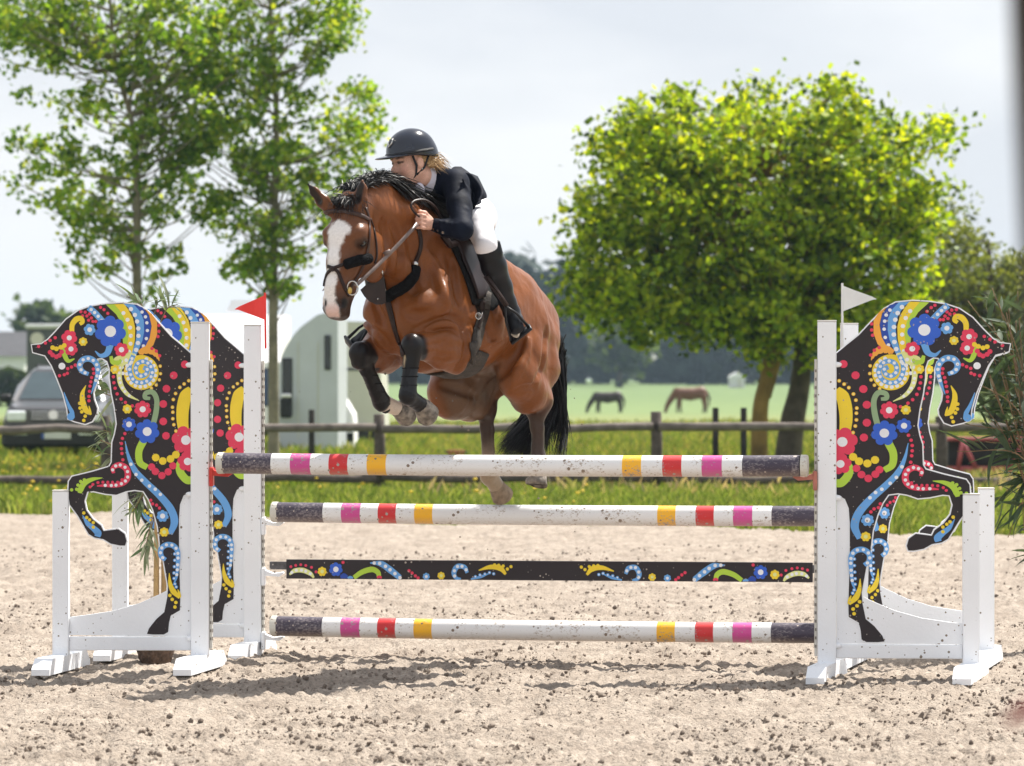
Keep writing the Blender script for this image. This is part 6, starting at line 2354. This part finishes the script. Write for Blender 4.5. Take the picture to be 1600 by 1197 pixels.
wpart('bib', mb, M_leather, plate, False)
wpart('bib_stud', MB().sphere(HV(*HL(590, 467, .068)), .005, 6, 4), M_steel, plate)
on_strap('shoulder_strap', [(596, 424), (601, 440), (604, 466)], .012, .004, M_steel, plate)

# ---- saddle
saddle = empty('saddle', HV(-.58, 0, 2.02))
tag(saddle, 'dark jumping saddle with girth and stirrups under the rider', 'saddle')
wpart('saddle_cloth', patch([(692, 364), (701, 382), (715, 411), (727, 442), (737, 476)], [(748, 384), (762, 412), (774, 445), (780, 470), (768, 486)], 14, 8, .003, .012), M_pad, saddle)
wpart('flap', patch([(704, 370), (713, 393), (725, 423), (736, 452), (741, 466)], [(744, 376), (753, 398), (759, 424), (759, 450), (753, 466)], 14, 8, .018, .010), M_saddle, saddle)
wpart('knee_roll', MB().tube([snap(u, v, .030)[0] for u, v in catmull([(734, 368), (746, 385), (754, 410), (757, 432)], 5)], .017, 10), M_saddle, saddle)
S = Body((-.98, -.2, 1.85), (-.35, .2, 2.25), .011)
S.chain([((-.44, 0, 2.135), .06, .035), ((-.56, 0, 2.10), .10, .045), ((-.66, 0, 2.07), .13, .05), ((-.76, 0, 2.085), .12, .04)], .04)
S.chain([((-.72, -.10, 2.07), .03), ((-.80, 0, 2.10), .03), ((-.72, .10, 2.07), .03)], .03)
SV, SF = S.mesh()
np_mesh('seat', HW(relax(SV, SF)) - np.array(saddle.location), SF, M_saddle, smooth=True, parent=saddle)
gpx = [(757, 455), (753, 480), (748, 508), (742, 532), (735, 553)]
gp = [snap(u, v, .004) for u, v in catmull(gpx, 5)]
gm = MB().strap([a for a, b in gp], [b for a, b in gp], list(np.interp(np.linspace(0, 1, len(gp)), [0, 1], [.075, .115])), .012)
gm.strap([mir(a) for a, b in gp], [mirn(b) for a, b in gp], list(np.interp(np.linspace(0, 1, len(gp)), [0, 1], [.075, .115])), .012)
# belly guard round the breastbone
nl, nf_ = 16, 8
top_, bot_ = [], []
for i in range(nl + 1):
    l_ = -.215 + .43 * i / nl
    for j in range(nf_ + 1):
        f_ = -.36 - (.24 - .10 * (abs(l_) / .215) ** 2) * j / nf_ - .03 * (abs(l_) / .215) ** 2
        loc, nor, _, _ = HBVH.ray_cast(HV(f_, l_, .9), Vector((0, 0, 1)))
        nor = -nor if nor.z > 0 else nor
        top_.append(loc + nor * .004); bot_.append(loc + nor * .016)
k0 = len(gm.v); kk = len(top_)
gm.v += [tuple(p) for p in top_ + bot_]
for i in range(nl):
    for j in range(nf_):
        a_ = k0 + i * (nf_ + 1) + j
        gm.f += [(a_, a_ + 1, a_ + nf_ + 2, a_ + nf_ + 1), (kk + a_, kk + a_ + nf_ + 1, kk + a_ + nf_ + 2, kk + a_ + 1)]; gm.m += [0, 0]
rg_ = [j for j in range(nf_ + 1)] + [i * (nf_ + 1) + nf_ for i in range(1, nl + 1)] + [nl * (nf_ + 1) + j for j in range(nf_ - 1, -1, -1)] + [i * (nf_ + 1) for i in range(nl - 1, 0, -1)]
for a_, b_ in zip(rg_, rg_[1:] + rg_[:1]):
    gm.f.append((k0 + a_, k0 + kk + a_, k0 + kk + b_, k0 + b_)); gm.m.append(0)
wpart('girth', gm, M_dirtybelt, saddle)
gp2 = [snap(u, v, .017) for u, v in catmull([(752, 470), (749, 490), (742, 512)], 6)]
wpart('girth_buckle_strap', MB().strap([a for a, b in gp2], [b for a, b in gp2], .03, .006), M_leather, saddle)
rp_, rn_ = snap(741, 494, .022)
wpart('girth_ring', MB().tube([rp_ + Vector((math.cos(t) * .014, 0, math.sin(t) * .016)) for t in np.linspace(0, 2 * math.pi, 13)], .003, 6), M_steel, saddle)


def stirrup(apex, c1, c2, leather_from):
    ap, a, b = HV(*apex), HV(*c1), HV(*c2)
    fw = Vector((HX, HY, 0)) * .028
    nrm = (a - ap).cross(b - ap).normalized()
    i_ = MB().tube([ap, ap * .6 + a * .4 + (a - b) * .1, a], [.006, .007, .009], 8)
    i_.tube([ap, ap * .6 + b * .4 + (b - a) * .1, b], [.006, .007, .009], 8)
    t = (b - a).normalized()
    i_.bbox((a + b) / 2, ((b - a).length + .02, .05, .014), .004, Matrix((t, nrm, t.cross(nrm))).transposed())
    st = wpart('stirrup', i_, M_blackleather, saddle)
    lf = HV(*leather_from)
    for dx in (0, .014):
        q = [lf + (ap - lf) * t + Vector((dx, -.01, 0)) for t in (0, .35, .7, 1)]
        wpart('stirrup_leather', MB().strap(q, [(.6, -.7, .2)] * 4, .018, .004), M_leather, saddle)


stirrup(HL(789, 478, .40), HL(800, 533, .36), HL(827, 512, .44), HL(757, 432, .335))
stirrup(HL(576, 503, -.37), HL(541, 531, -.42), HL(556, 549, -.33), HL(640, 400, -.30))

# ---- tendon boots on the fore legs
for k_, f_, s in ((kL, fL, 1), (kR, fR, -1)):
    d = (f_ - k_)
    mb = MB()
    a, b = k_ + d * .34, k_ + d * 1.0
    c = [a, k_ + d * .4, k_ + d * .75, k_ + d * .92, k_ + d * 1.06]
    mb.tube([HV(*p) for p in c], [.036, .038, .037, .045, .044], 14, cap=False)
    mb.tube([HV(*p) for p in reversed(c)], [.041, .043, .040, .034, .032], 14, cap=False)
    back = np.array((-.035, 0, -.012))
    mb.sphere(HV(*(f_ + back)), .034, 10, 8, sc=(1, 1, 1.4))
    bt = hp = wpart('tendon_boot', mb, M_blackleather, horse)
    for t in (.45, .62, .8):
        p = k_ + d * t
        u_ = [HV(*(p + np.array((math.cos(an) * .0385, math.sin(an) * .0385, 0)))) for an in np.linspace(0, 2 * math.pi, 13)]
        st = MB().tube(u_, .0026, 6, flat=2.6)
        st.v = [tuple(np.array(p) - np.array(horse_base)) for p in st.v]
        st.build('boot_strap', M_pad, bt, True)

# ================================================================== the rider
M_skin = col_mat('skin', .5, .35)
M_jacket = mat('navy_jacket', (.005, .0075, .0165), .7, .35, 10, spec=.10, bump=.35, bscale=26)
M_breech = mat('white_breeches', (.78, .77, .80), .75, .05, 10, spec=.2, bump=.4, bscale=22)
M_shirt = mat('white_shirt', (.62, .60, .68), .8, .06, 20, bump=.4, bscale=60)
M_helmet = mat('navy_helmet', (.008, .012, .024), .16, .25, 18, spec=.5, coat=.25)
M_matte = mat('matte_black_band', (.012, .013, .016), .6, .3, 60, bump=.5, bscale=300)
M_blond = mat('blond_hair', (.52, .35, .18), .5, .3, 20, spec=.4)
M_glossboot = mat('riding_boot', (.007, .008, .011), .33, .3, 16, spec=.25, coat=.05)
M_bootsole = mat('boot_sole', (.42, .36, .29), .85, .2, 40)

rider_base = HV(-.66, 0, 2.08)
rider = empty('person', rider_base)
tag(rider, 'rider in navy jacket, white breeches, black boots and helmet leaning over the jumping horse', 'person')
rb = np.array(rider_base)


def rmesh(name, Bd, m, it=1, parent=rider, cols=None):
    Vv, Ff = Bd.mesh()
    Vv = relax(Vv, Ff, it)
    return np_mesh(name, HW(Vv) - rb, Ff, m, smooth=True, parent=parent, cols=cols(Vv) if cols else None), Vv, Ff


# head frame: hp(x forward, y left, z up) in the horse's frame
HC = HL(641, 250, .0)                                # middle of the head
_yaw = R(27) ; _pit = R(10)                          # turned to the picture's left of the horse's heading
_hf = np.array((math.cos(_yaw) * math.cos(_pit), -math.sin(_yaw) * math.cos(_pit), -math.sin(_pit)))
_hl = np.array((math.sin(_yaw), math.cos(_yaw), 0))
_hu = np.cross(_hf, _hl)
HR = [list(_hf), list(_hl), list(_hu)]
HMx = [[HR[j][i] for j in range(3)] for i in range(3)]   # columns are the head axes


def hp_(x, y, z):
    return HC + _hf * x + _hl * y + _hu * z


def mirl(p):
    return np.array((p[0], -p[1], p[2]))


shL = np.array((-.315, .165, 2.385)); shR = mirl(shL)
elL = HL(722, 362, .335); wrL = HL(677, 351, .165); haL = HL(660, 347, .155)
elR, wrR, haR = mirl(elL), mirl(wrL), mirl(haL)
hipc = np.array((-.655, 0, 2.235))
thm = HL(747, 352, .215)
knL = HL(760, 385, .335); knR = mirl(knL)
anL = HL(799, 487, .345); toL = HL(808, 514, .40)
anR = HL(590, 515, -.335); toR = HL(556, 535, -.385)

K = Body((-.98, -.46, 1.55), (.06, .46, 2.74), .0055)
# trunk and limbs under the clothes
K.chain([((-.36, 0, 2.36), .12, .09), ((-.55, 0, 2.29), .10, .08), (hipc, .12, .09)], .05)
for s_, e_, w_, h_ in ((shL, elL, wrL, haL), (shR, elR, wrR, haR)):
    K.chain([((-.33, 0, 2.37), .06), (s_, .045)], .03)
    K.chain([(s_, .042), (e_, .034), (w_, .023)], .01)
for kn, an, to, s in ((knL, anL, toL, 1), (knR, anR, toR, -1)):
    K.chain([(hipc + (.02, s * .06, 0), .055), (thm if s > 0 else mirl(thm), .045), (kn, .04), (an, .03), (to, .025)], .02)
# neck and head
K.chain([((-.33, 0, 2.38), .06), (hp_(-.045, 0, -.09), .052), (hp_(-.02, 0, -.03), .055)], .03)
K.ell(hp_(-.012, 0, .035), (.092, .074, .098), .02, HMx)
K.ell(hp_(.018, 0, -.04), (.072, .058, .085), .03, HMx)
K.ell(hp_(.062, 0, -.108), (.024, .026, .020), .03, HMx)           # chin
K.chain([(hp_(-.01, .052, -.06), .022), (hp_(.055, .022, -.105), .018)], .03)
K.chain([(hp_(-.01, -.052, -.06), .022), (hp_(.055, -.022, -.105), .018)], .03)
K.ell(hp_(.05, .038, -.045), (.03, .022, .03), .025, HMx); K.ell(hp_(.05, -.038, -.045), (.03, .022, .03), .025, HMx)   # cheeks
K.chain([(hp_(.084, 0, -.002), .009), (hp_(.098, 0, -.030), .011), (hp_(.106, 0, -.043), .0125)], .012)            # nose
for s in (1, -1):
    K.ell(hp_(.096, s * .010, -.046), (.009, .008, .007), .008, HMx)
    K.ell(hp_(.082, s * .031, -.004), (.016, .015, .010), .012, HMx, sub=True)
    K.ell(hp_(.077, s * .031, -.005), (.012, .0125, .011), .004, HMx)
    K.ell(hp_(.080, s * .030, .016), (.014, .022, .007), .012, HMx)
    K.ell(hp_(-.012, s * .078, -.018), (.020, .010, .030), .01, HMx)      # ear
    K.ell(hp_(-.008, s * .089, -.014), (.010, .006, .016), .006, HMx, sub=True)
K.ell(hp_(.086, 0, -.070), (.010, .021, .0055), .006, HMx)         # lips
K.ell(hp_(.084, 0, -.080), (.010, .018, .006), .006, HMx)
K.ell(hp_(.098, 0, -.0745), (.010, .022, .002), .003, HMx, sub=True)
# hands closed on the reins
for h_, w_, s in ((haL, wrL, 1), (haR, wrR, -1)):
    ax = (h_ - w_) / np.linalg.norm(h_ - w_)
    up = np.array((0, 0, 1.0)); up = up - ax * up.dot(ax); up /= np.linalg.norm(up)
    out = np.cross(up, ax) * s
    if out[1] * s < 0: out = -out
    pc = w_ + ax * .055
    K.chain([(w_, .024, .021), (w_ + ax * .03, .030, .022), (pc + ax * .012, .038, .020)], .012, side=tuple(up))
    for i in range(4):
        zz = .030 - .020 * i
        ln = (.036, .041, .039, .031)[i]
        k0 = pc + ax * .024 + up * zz + out * .012
        k1 = k0 + ax * ln * .75 + out * .004
        k2 = k1 + ax * .006 - out * .026
        k3 = k2 - ax * .024 - out * .006
        K.chain([(k0, .0098), (k1, .0092), (k2, .0086), (k3, .0078)], .004)
    t0 = w_ + ax * .03 + up * .026
    t1 = pc + ax * .010 + up * .048 - out * .004
    t2 = t1 + ax * .032 + up * .004 - out * .008
    K.chain([(t0, .014), (t1, .0112), (t2, .0092)], .008)


def face_paint(V):
    C = np.tile(np.array((.70, .41, .31)), (len(V), 1))
    nz = fbm(V[:, 0] * 60, V[:, 2] * 60, 3, z=V[:, 1] * 60)
    C *= (.92 + .16 * nz)[:, None]
    q = (V - HC) @ np.array([_hf, _hl, _hu]).T

    def mix(c, m):
        nonlocal C
        C = C * (1 - m[:, None]) + np.array(c) * m[:, None]
    for s in (1, -1):
        mix((.62, .26, .19), .55 * sstep(.04, .01, np.linalg.norm(q - (.066, s * .042, -.045), axis=1)))
        mix((.10, .055, .035), .8 * sstep(1.15, .8, np.sqrt(((q[:, 1] - s * .031) / .022) ** 2 + ((q[:, 2] - .019 + abs(1) * .0) / .0055) ** 2)) * (q[:, 0] > .05))
        mix((.03, .018, .014), .92 * sstep(1.2, .75, np.sqrt(((q[:, 1] - s * .031) / .017) ** 2 + ((q[:, 2] + .003) / .0075) ** 2)) * (q[:, 0] > .05))
    mix((.42, .13, .11), .8 * sstep(1.2, .8, np.sqrt((q[:, 1] / .023) ** 2 + ((q[:, 2] + .075) / .011) ** 2)) * (q[:, 0] > .07))
    mix((.56, .27, .20), .6 * sstep(.03, .015, np.linalg.norm(q - (.106, 0, -.043), axis=1)))
    return C


rmesh('body', K, M_skin, 1, cols=face_paint)

# jacket
J = Body((-.92, -.48, 1.98), (.06, .48, 2.56), .0065)
J.chain([((-.355, 0, 2.365), .155, .105), ((-.45, 0, 2.33), .145, .105), ((-.54, 0, 2.285), .125, .095), ((-.645, 0, 2.25), .135, .10)], .05)
J.chain([(shR, .062), ((-.34, 0, 2.40), .085, .07), (shL, .062)], .05)
for s_, e_, w_, s in ((shL, elL, wrL, 1), (shR, elR, wrR, -1)):
    m_ = (s_ + e_) / 2
    J.chain([(s_, .066, .070), (m_ + (-.006, 0, 0), .058, .064), (e_ + (-.006, 0, .012), .050, .054)], .03)
    m2 = (e_ + w_) / 2
    J.chain([(e_ + (-.004, 0, .008), .050, .052), (m2, .044, .046), (w_ + (e_ - w_) * .06, .034, .036)], .02)
    # folds at the elbow and along the sleeve
    rr = np.random.RandomState(5)
    for i in range(7):
        t = .12 + .8 * i / 7
        p = s_ + (e_ - s_) * t
        J.chain([(p + (.03, s * .055, .03 * rr.normal()), .006), (p + (-.05, s * .03, .02 * rr.normal() - .02), .009)], .02)
    for i in range(4):
        t = .08 + .2 * i
        p = e_ + (w_ - e_) * t
        J.chain([(p + (.045, s * .01, .03), .005), (p + (.03, s * .035, -.03), .006)], .018)
J.cut(hp_(-.03, 0, -.085), tuple(np.array((.55, 0, .83)))) if False else None
V_, F_ = J.mesh()
jk = np_mesh('jacket', HW(relax(V_, F_, 1)) - rb, F_, M_jacket, smooth=True, parent=rider)
# collar and shirt front
mb = MB()
cc = np.array((-.275, 0, 2.405))
nd = (hp_(-.045, 0, -.09) - np.array((-.33, 0, 2.38))); nd /= np.linalg.norm(nd)
n1 = np.array((0, 1.0, 0)); n2 = np.cross(nd, n1)
base_c = np.array((-.33, 0, 2.38)) + nd * .075
for r0, r1, h0, h1 in ((.080, .062, -.01, .045),):
    q0, q1 = [], []
    k = len(mb.v)
    for i in range(20):
        an = 2 * math.pi * i / 20
        dv = n1 * math.cos(an) + n2 * math.sin(an)
        mb.v += [tuple(HW(base_c + nd * h0 + dv * r0) - rb), tuple(HW(base_c + nd * h1 + dv * r1) - rb), tuple(HW(base_c + nd * h1 + dv * (r1 - .006)) - rb)]
    for i in range(20):
        j = (i + 1) % 20
        mb.f += [(k + 3 * i, k + 3 * j, k + 3 * j + 1, k + 3 * i + 1), (k + 3 * i + 1, k + 3 * j + 1, k + 3 * j + 2, k + 3 * i + 2)]
        mb.m += [0, 0]
mb.build('shirt_collar', M_shirt, rider, True)
mb = MB()
sp = [HL(u, v, l) for u, v, l in [(648, 288, .075), (657, 297, .085), (664, 296, .095), (662, 280, .08)]]
sp2 = [HL(u, v, l) for u, v, l in [(644, 291, .05), (655, 305, .06), (663, 311, .085), (665, 296, .095)]]
mb.sphere(HV(*HL(655, 297, .055)) - Vector(rb), .05, 14, 10, sc=(.55, .5, .75))
mb.build('shirt_front', M_shirt, rider, True)
# cuff buttons
for u, v in ((677.5, 358), (684.5, 360.5), (692.5, 363)):
    mb = MB()
    p = HV(*HL(u, v, .25))
    d = (p - EYE).normalized()
    # onto the sleeve
    jb = BVHTree.FromPolygons([tuple(x + rb) for x in (HW(V_) - rb)], [tuple(int(i) for i in q) for q in F_]) if u < 680 else jb
    loc, nor, _, _ = jb.ray_cast(EYE, d)
    if loc is not None:
        if nor.dot(d) > 0: nor = -nor
        mb.tube([loc, loc + nor * .004], .007, 10)
        mb.v = [tuple(np.array(x) - rb) for x in mb.v]
        mb.build('cuff_button', M_steel, rider, False)
# coat tails blown up behind the waist
def sheet(rows, th=.006, n=6):
    rows = [catmull(r, n) for r in rows]
    cols = [catmull([r[j] for r in rows], n) for j in range(len(rows[0]))]
    G = np.array(cols).transpose(1, 0, 2)
    a, b = G.shape[:2]
    du = np.gradient(G, axis=0); dv = np.gradient(G, axis=1)
    N = np.cross(du, dv); N /= (np.linalg.norm(N, axis=2)[:, :, None] + 1e-9)
    vs = np.concatenate([(G + N * th / 2).reshape(-1, 3), (G - N * th / 2).reshape(-1, 3)])
    k = a * b
    fs = []
    for i in range(a - 1):
        for j in range(b - 1):
            q = i * b + j
            fs += [(q, q + 1, q + b + 1, q + b), (k + q, k + q + b, k + q + b + 1, k + q + 1)]
    ring = list(range(b)) + [i * b + b - 1 for i in range(1, a)] + [(a - 1) * b + j for j in range(b - 2, -1, -1)] + [i * b for i in range(a - 2, 0, -1)]
    for p, q in zip(ring, ring[1:] + ring[:1]):
        fs.append((p, k + p, k + q, q))
    return vs, np.array(fs)


hl = lambda L: [HL(*q) for q in L]
tv, tf = sheet([hl([(708, 280, .08), (716, 296, .12), (723, 316, .15), (731, 342, .18)]),
                hl([(722, 270, .04), (733, 286, .10), (740, 307, .14), (738, 332, .18)]),
                hl([(736, 272, .10), (748, 286, .17), (753, 302, .22), (743, 320, .22)]),
                hl([(746, 276, .08), (753, 290, .15), (760, 308, .20), (748, 312, .24)])])
np_mesh('coat_tail', HW(tv) - rb, tf, M_jacket, smooth=True, parent=rider)
tv, tf = sheet([hl([(700, 272, -.05), (712, 280, .02), (722, 290, .06)]),
                hl([(708, 262, -.06), (722, 270, .0), (736, 282, .05)]),
                hl([(720, 261, -.05), (730, 268, .0), (742, 278, .04)])])
np_mesh('coat_tail', HW(tv) - rb, tf, M_jacket, smooth=True, parent=rider)

# breeches
T = Body((-.98, -.46, 1.95), (-.15, .46, 2.42), .0065)
T.chain([(hipc + (.10, 0, .015), .115, .085), (hipc, .135, .10)], .04)
for s, kn in ((1, knL), (-1, knR)):
    T.ell(hipc + (-.035, s * .07, -.005), (.085, .075, .095), .05)
    T.chain([(hipc + (.0, s * .085, -.02), .08, .095), (thm if s > 0 else mirl(thm), .068, .076), (kn, .055, .058)], .03)
    T.chain([(kn, .056), (kn + (anL - knL if s > 0 else anR - knR) * .15, .052)], .02)
rmesh('breeches', T, M_breech, 1)
# boots
for kn, an, to, s in ((knL, anL, toL, 1), (knR, anR, toR, -1)):
    Bo = Body(np.minimum(np.minimum(kn, an), to) - .14, np.maximum(np.maximum(kn, an), to) + .14, .006)
    d = an - kn
    dn = d / np.linalg.norm(d)
    Bo.chain([(kn + d * .06, .060, .062), (kn + d * .30, .061, .066), (kn + d * .62, .050, .054), (kn + d * .86, .040, .044), (an, .040, .043)], .02)
    ft = to - an
    fd = ft / np.linalg.norm(ft)
    Bo.chain([(an + fd * .01, .040, .042), (an + ft * .55, .036, .034), (to, .040, .026)], .02)
    Bo.chain([(an, .036), (an + np.array((-.055, 0, -.035)), .031)], .02)
    Bo.chain([(kn + d * .09 + np.array((-.02, s * .045, 0)), .02), (kn + d * -.04 + np.array((-.035, s * .05, .01)), .012)], .02)
    Bo.cut(kn + d * -.02, tuple(-dn))
    Vv, Ff = Bo.mesh()
    bo = np_mesh('riding_boot', HW(relax(Vv, Ff, 1)) - rb, Ff, M_glossboot, smooth=True, parent=rider)
    so = MB()
    side = np.cross(fd, (0, 0, 1)); side /= np.linalg.norm(side)
    dwn = np.cross(side, fd); dwn = dwn if dwn[2] < 0 else -dwn
    ctr = an + ft * .75 + dwn * .030
    so.sphere((0, 0, 0), 1, 14, 8)
    so.v = [tuple(HW(ctr + fd * p[0] * .062 + side * p[1] * .036 + dwn * p[2] * .009) - rb) for p in so.v]
    so.build('sole', M_bootsole, bo, True)

# helmet
Hm = Body(HC - .22, HC + .24, .005)
Hm.ell(hp_(-.012, 0, .043), (.130, .107, .114), .01, HMx)
Hm.ell(hp_(-.055, 0, .01), (.095, .098, .085), .02, HMx)
cutp, cutn = hp_(.02, 0, .022), -_hu * .98 + _hf * .18
Hm.cut(cutp, tuple(cutn / np.linalg.norm(cutn)))
Hm.ell(hp_(-.015, 0, .0), (.110, .088, .075), .01, HMx, sub=True)
Hm.ell(hp_(.085, 0, .030), (.100, .100, .010), .012, HMx)
Hm.ell(hp_(.035, 0, .0), (.085, .074, .032), .008, HMx, sub=True)
hel, _, _ = rmesh('helmet', Hm, M_helmet, 2)
mb = MB()
band = [HW(hp_(-.012 + math.cos(a) * .130, math.sin(a) * .108, .043)) - rb for a in np.linspace(0, 2 * math.pi, 40)]
mb.tube([HW(hp_(-.012 + math.cos(a) * .129, math.sin(a) * .106, .040)) - rb for a in np.linspace(-2.2, 2.2, 36)], .007, 8, flat=1.6)
mb.build('helmet_band', M_matte, hel, True)
mb = MB()
bc = hp_(.100, .012, .096)
mb.tube([HW(bc + _hl * .018 * x + _hu * .020 * z + _hf * (.006 - .012 * z)) - rb for x, z in ((-.9, 1), (.9, 1), (.9, .1), (0, -.9), (-.9, .1), (-.9, 1))], .0035, 6)
mb.build('helmet_badge', M_steel, hel, True)
# harness: strap in front of and behind the ear, meeting under the chin
mb = MB()
for s in (1, -1):
    mb.tube([HW(hp_(*q)) - rb for q in ((.028, s * .083, .02), (.012, s * .079, -.03), (.015, s * .066, -.075), (.04, s * .036, -.118), (.055, 0, -.132))], .0075, 8, flat=.5)
    mb.tube([HW(hp_(*q)) - rb for q in ((-.065, s * .078, .01), (-.03, s * .080, -.045), (.012, s * .067, -.076))], .0065, 8, flat=.5)
mb.build('chin_strap', M_matte, hel, True)
# earring
MB().sphere(Vector(HW(hp_(-.012, .086, -.050)) - rb), .0045, 8, 6).build('earring', M_steel, rider, True)
# hair: knot at the nape and a loose ponytail
rt = []
rg = np.random.RandomState(9)
for i in range(230):
    p = hp_(-.09 + .02 * rg.normal(), .045 * rg.normal() * .7 + .02, -.028 + .016 * rg.normal())
    e = p + np.array((-.075 + .02 * rg.normal(), .025 + .02 * rg.normal(), -.025 + .014 * rg.normal()))
    rt.append((catmull([p, p * .6 + e * .4 + (0, 0, .018), e + (0, 0, -.01 * rg.rand())], 4), .004))
for i in range(160):
    a = rg.rand() * 1.4
    p = hp_(.0 - .07 * a, .080 - .012 * a, .005 + .01 * rg.normal())
    e = hp_(-.085, .06, -.035 + .012 * rg.normal())
    rt.append((catmull([p, p * .5 + e * .5 + _hl * .01, e], 4), .004))
strands('hair', rt, rider, M_blond, rb, rg)

# ================================================================== the air
hz_m = bpy.data.materials.new('haze_air')
hz_m.use_nodes = True
hn, hl_ = hz_m.node_tree.nodes, hz_m.node_tree.links
hn.clear()
ho = hn.new('ShaderNodeOutputMaterial')
hv = hn.new('ShaderNodeVolumePrincipled')
hv.inputs['Color'].default_value = (.62, .82, 1.0, 1)
hv.inputs['Density'].default_value = .00020
hv.inputs['Anisotropy'].default_value = .3
hl_.new(hv.outputs['Volume'], ho.inputs['Volume'])
haze = MB().box((0, 770, 17.0), (1900, 1740, 38.0)).build('haze', hz_m)
tag(haze, 'thin bluish summer haze', 'haze', kind='stuff')
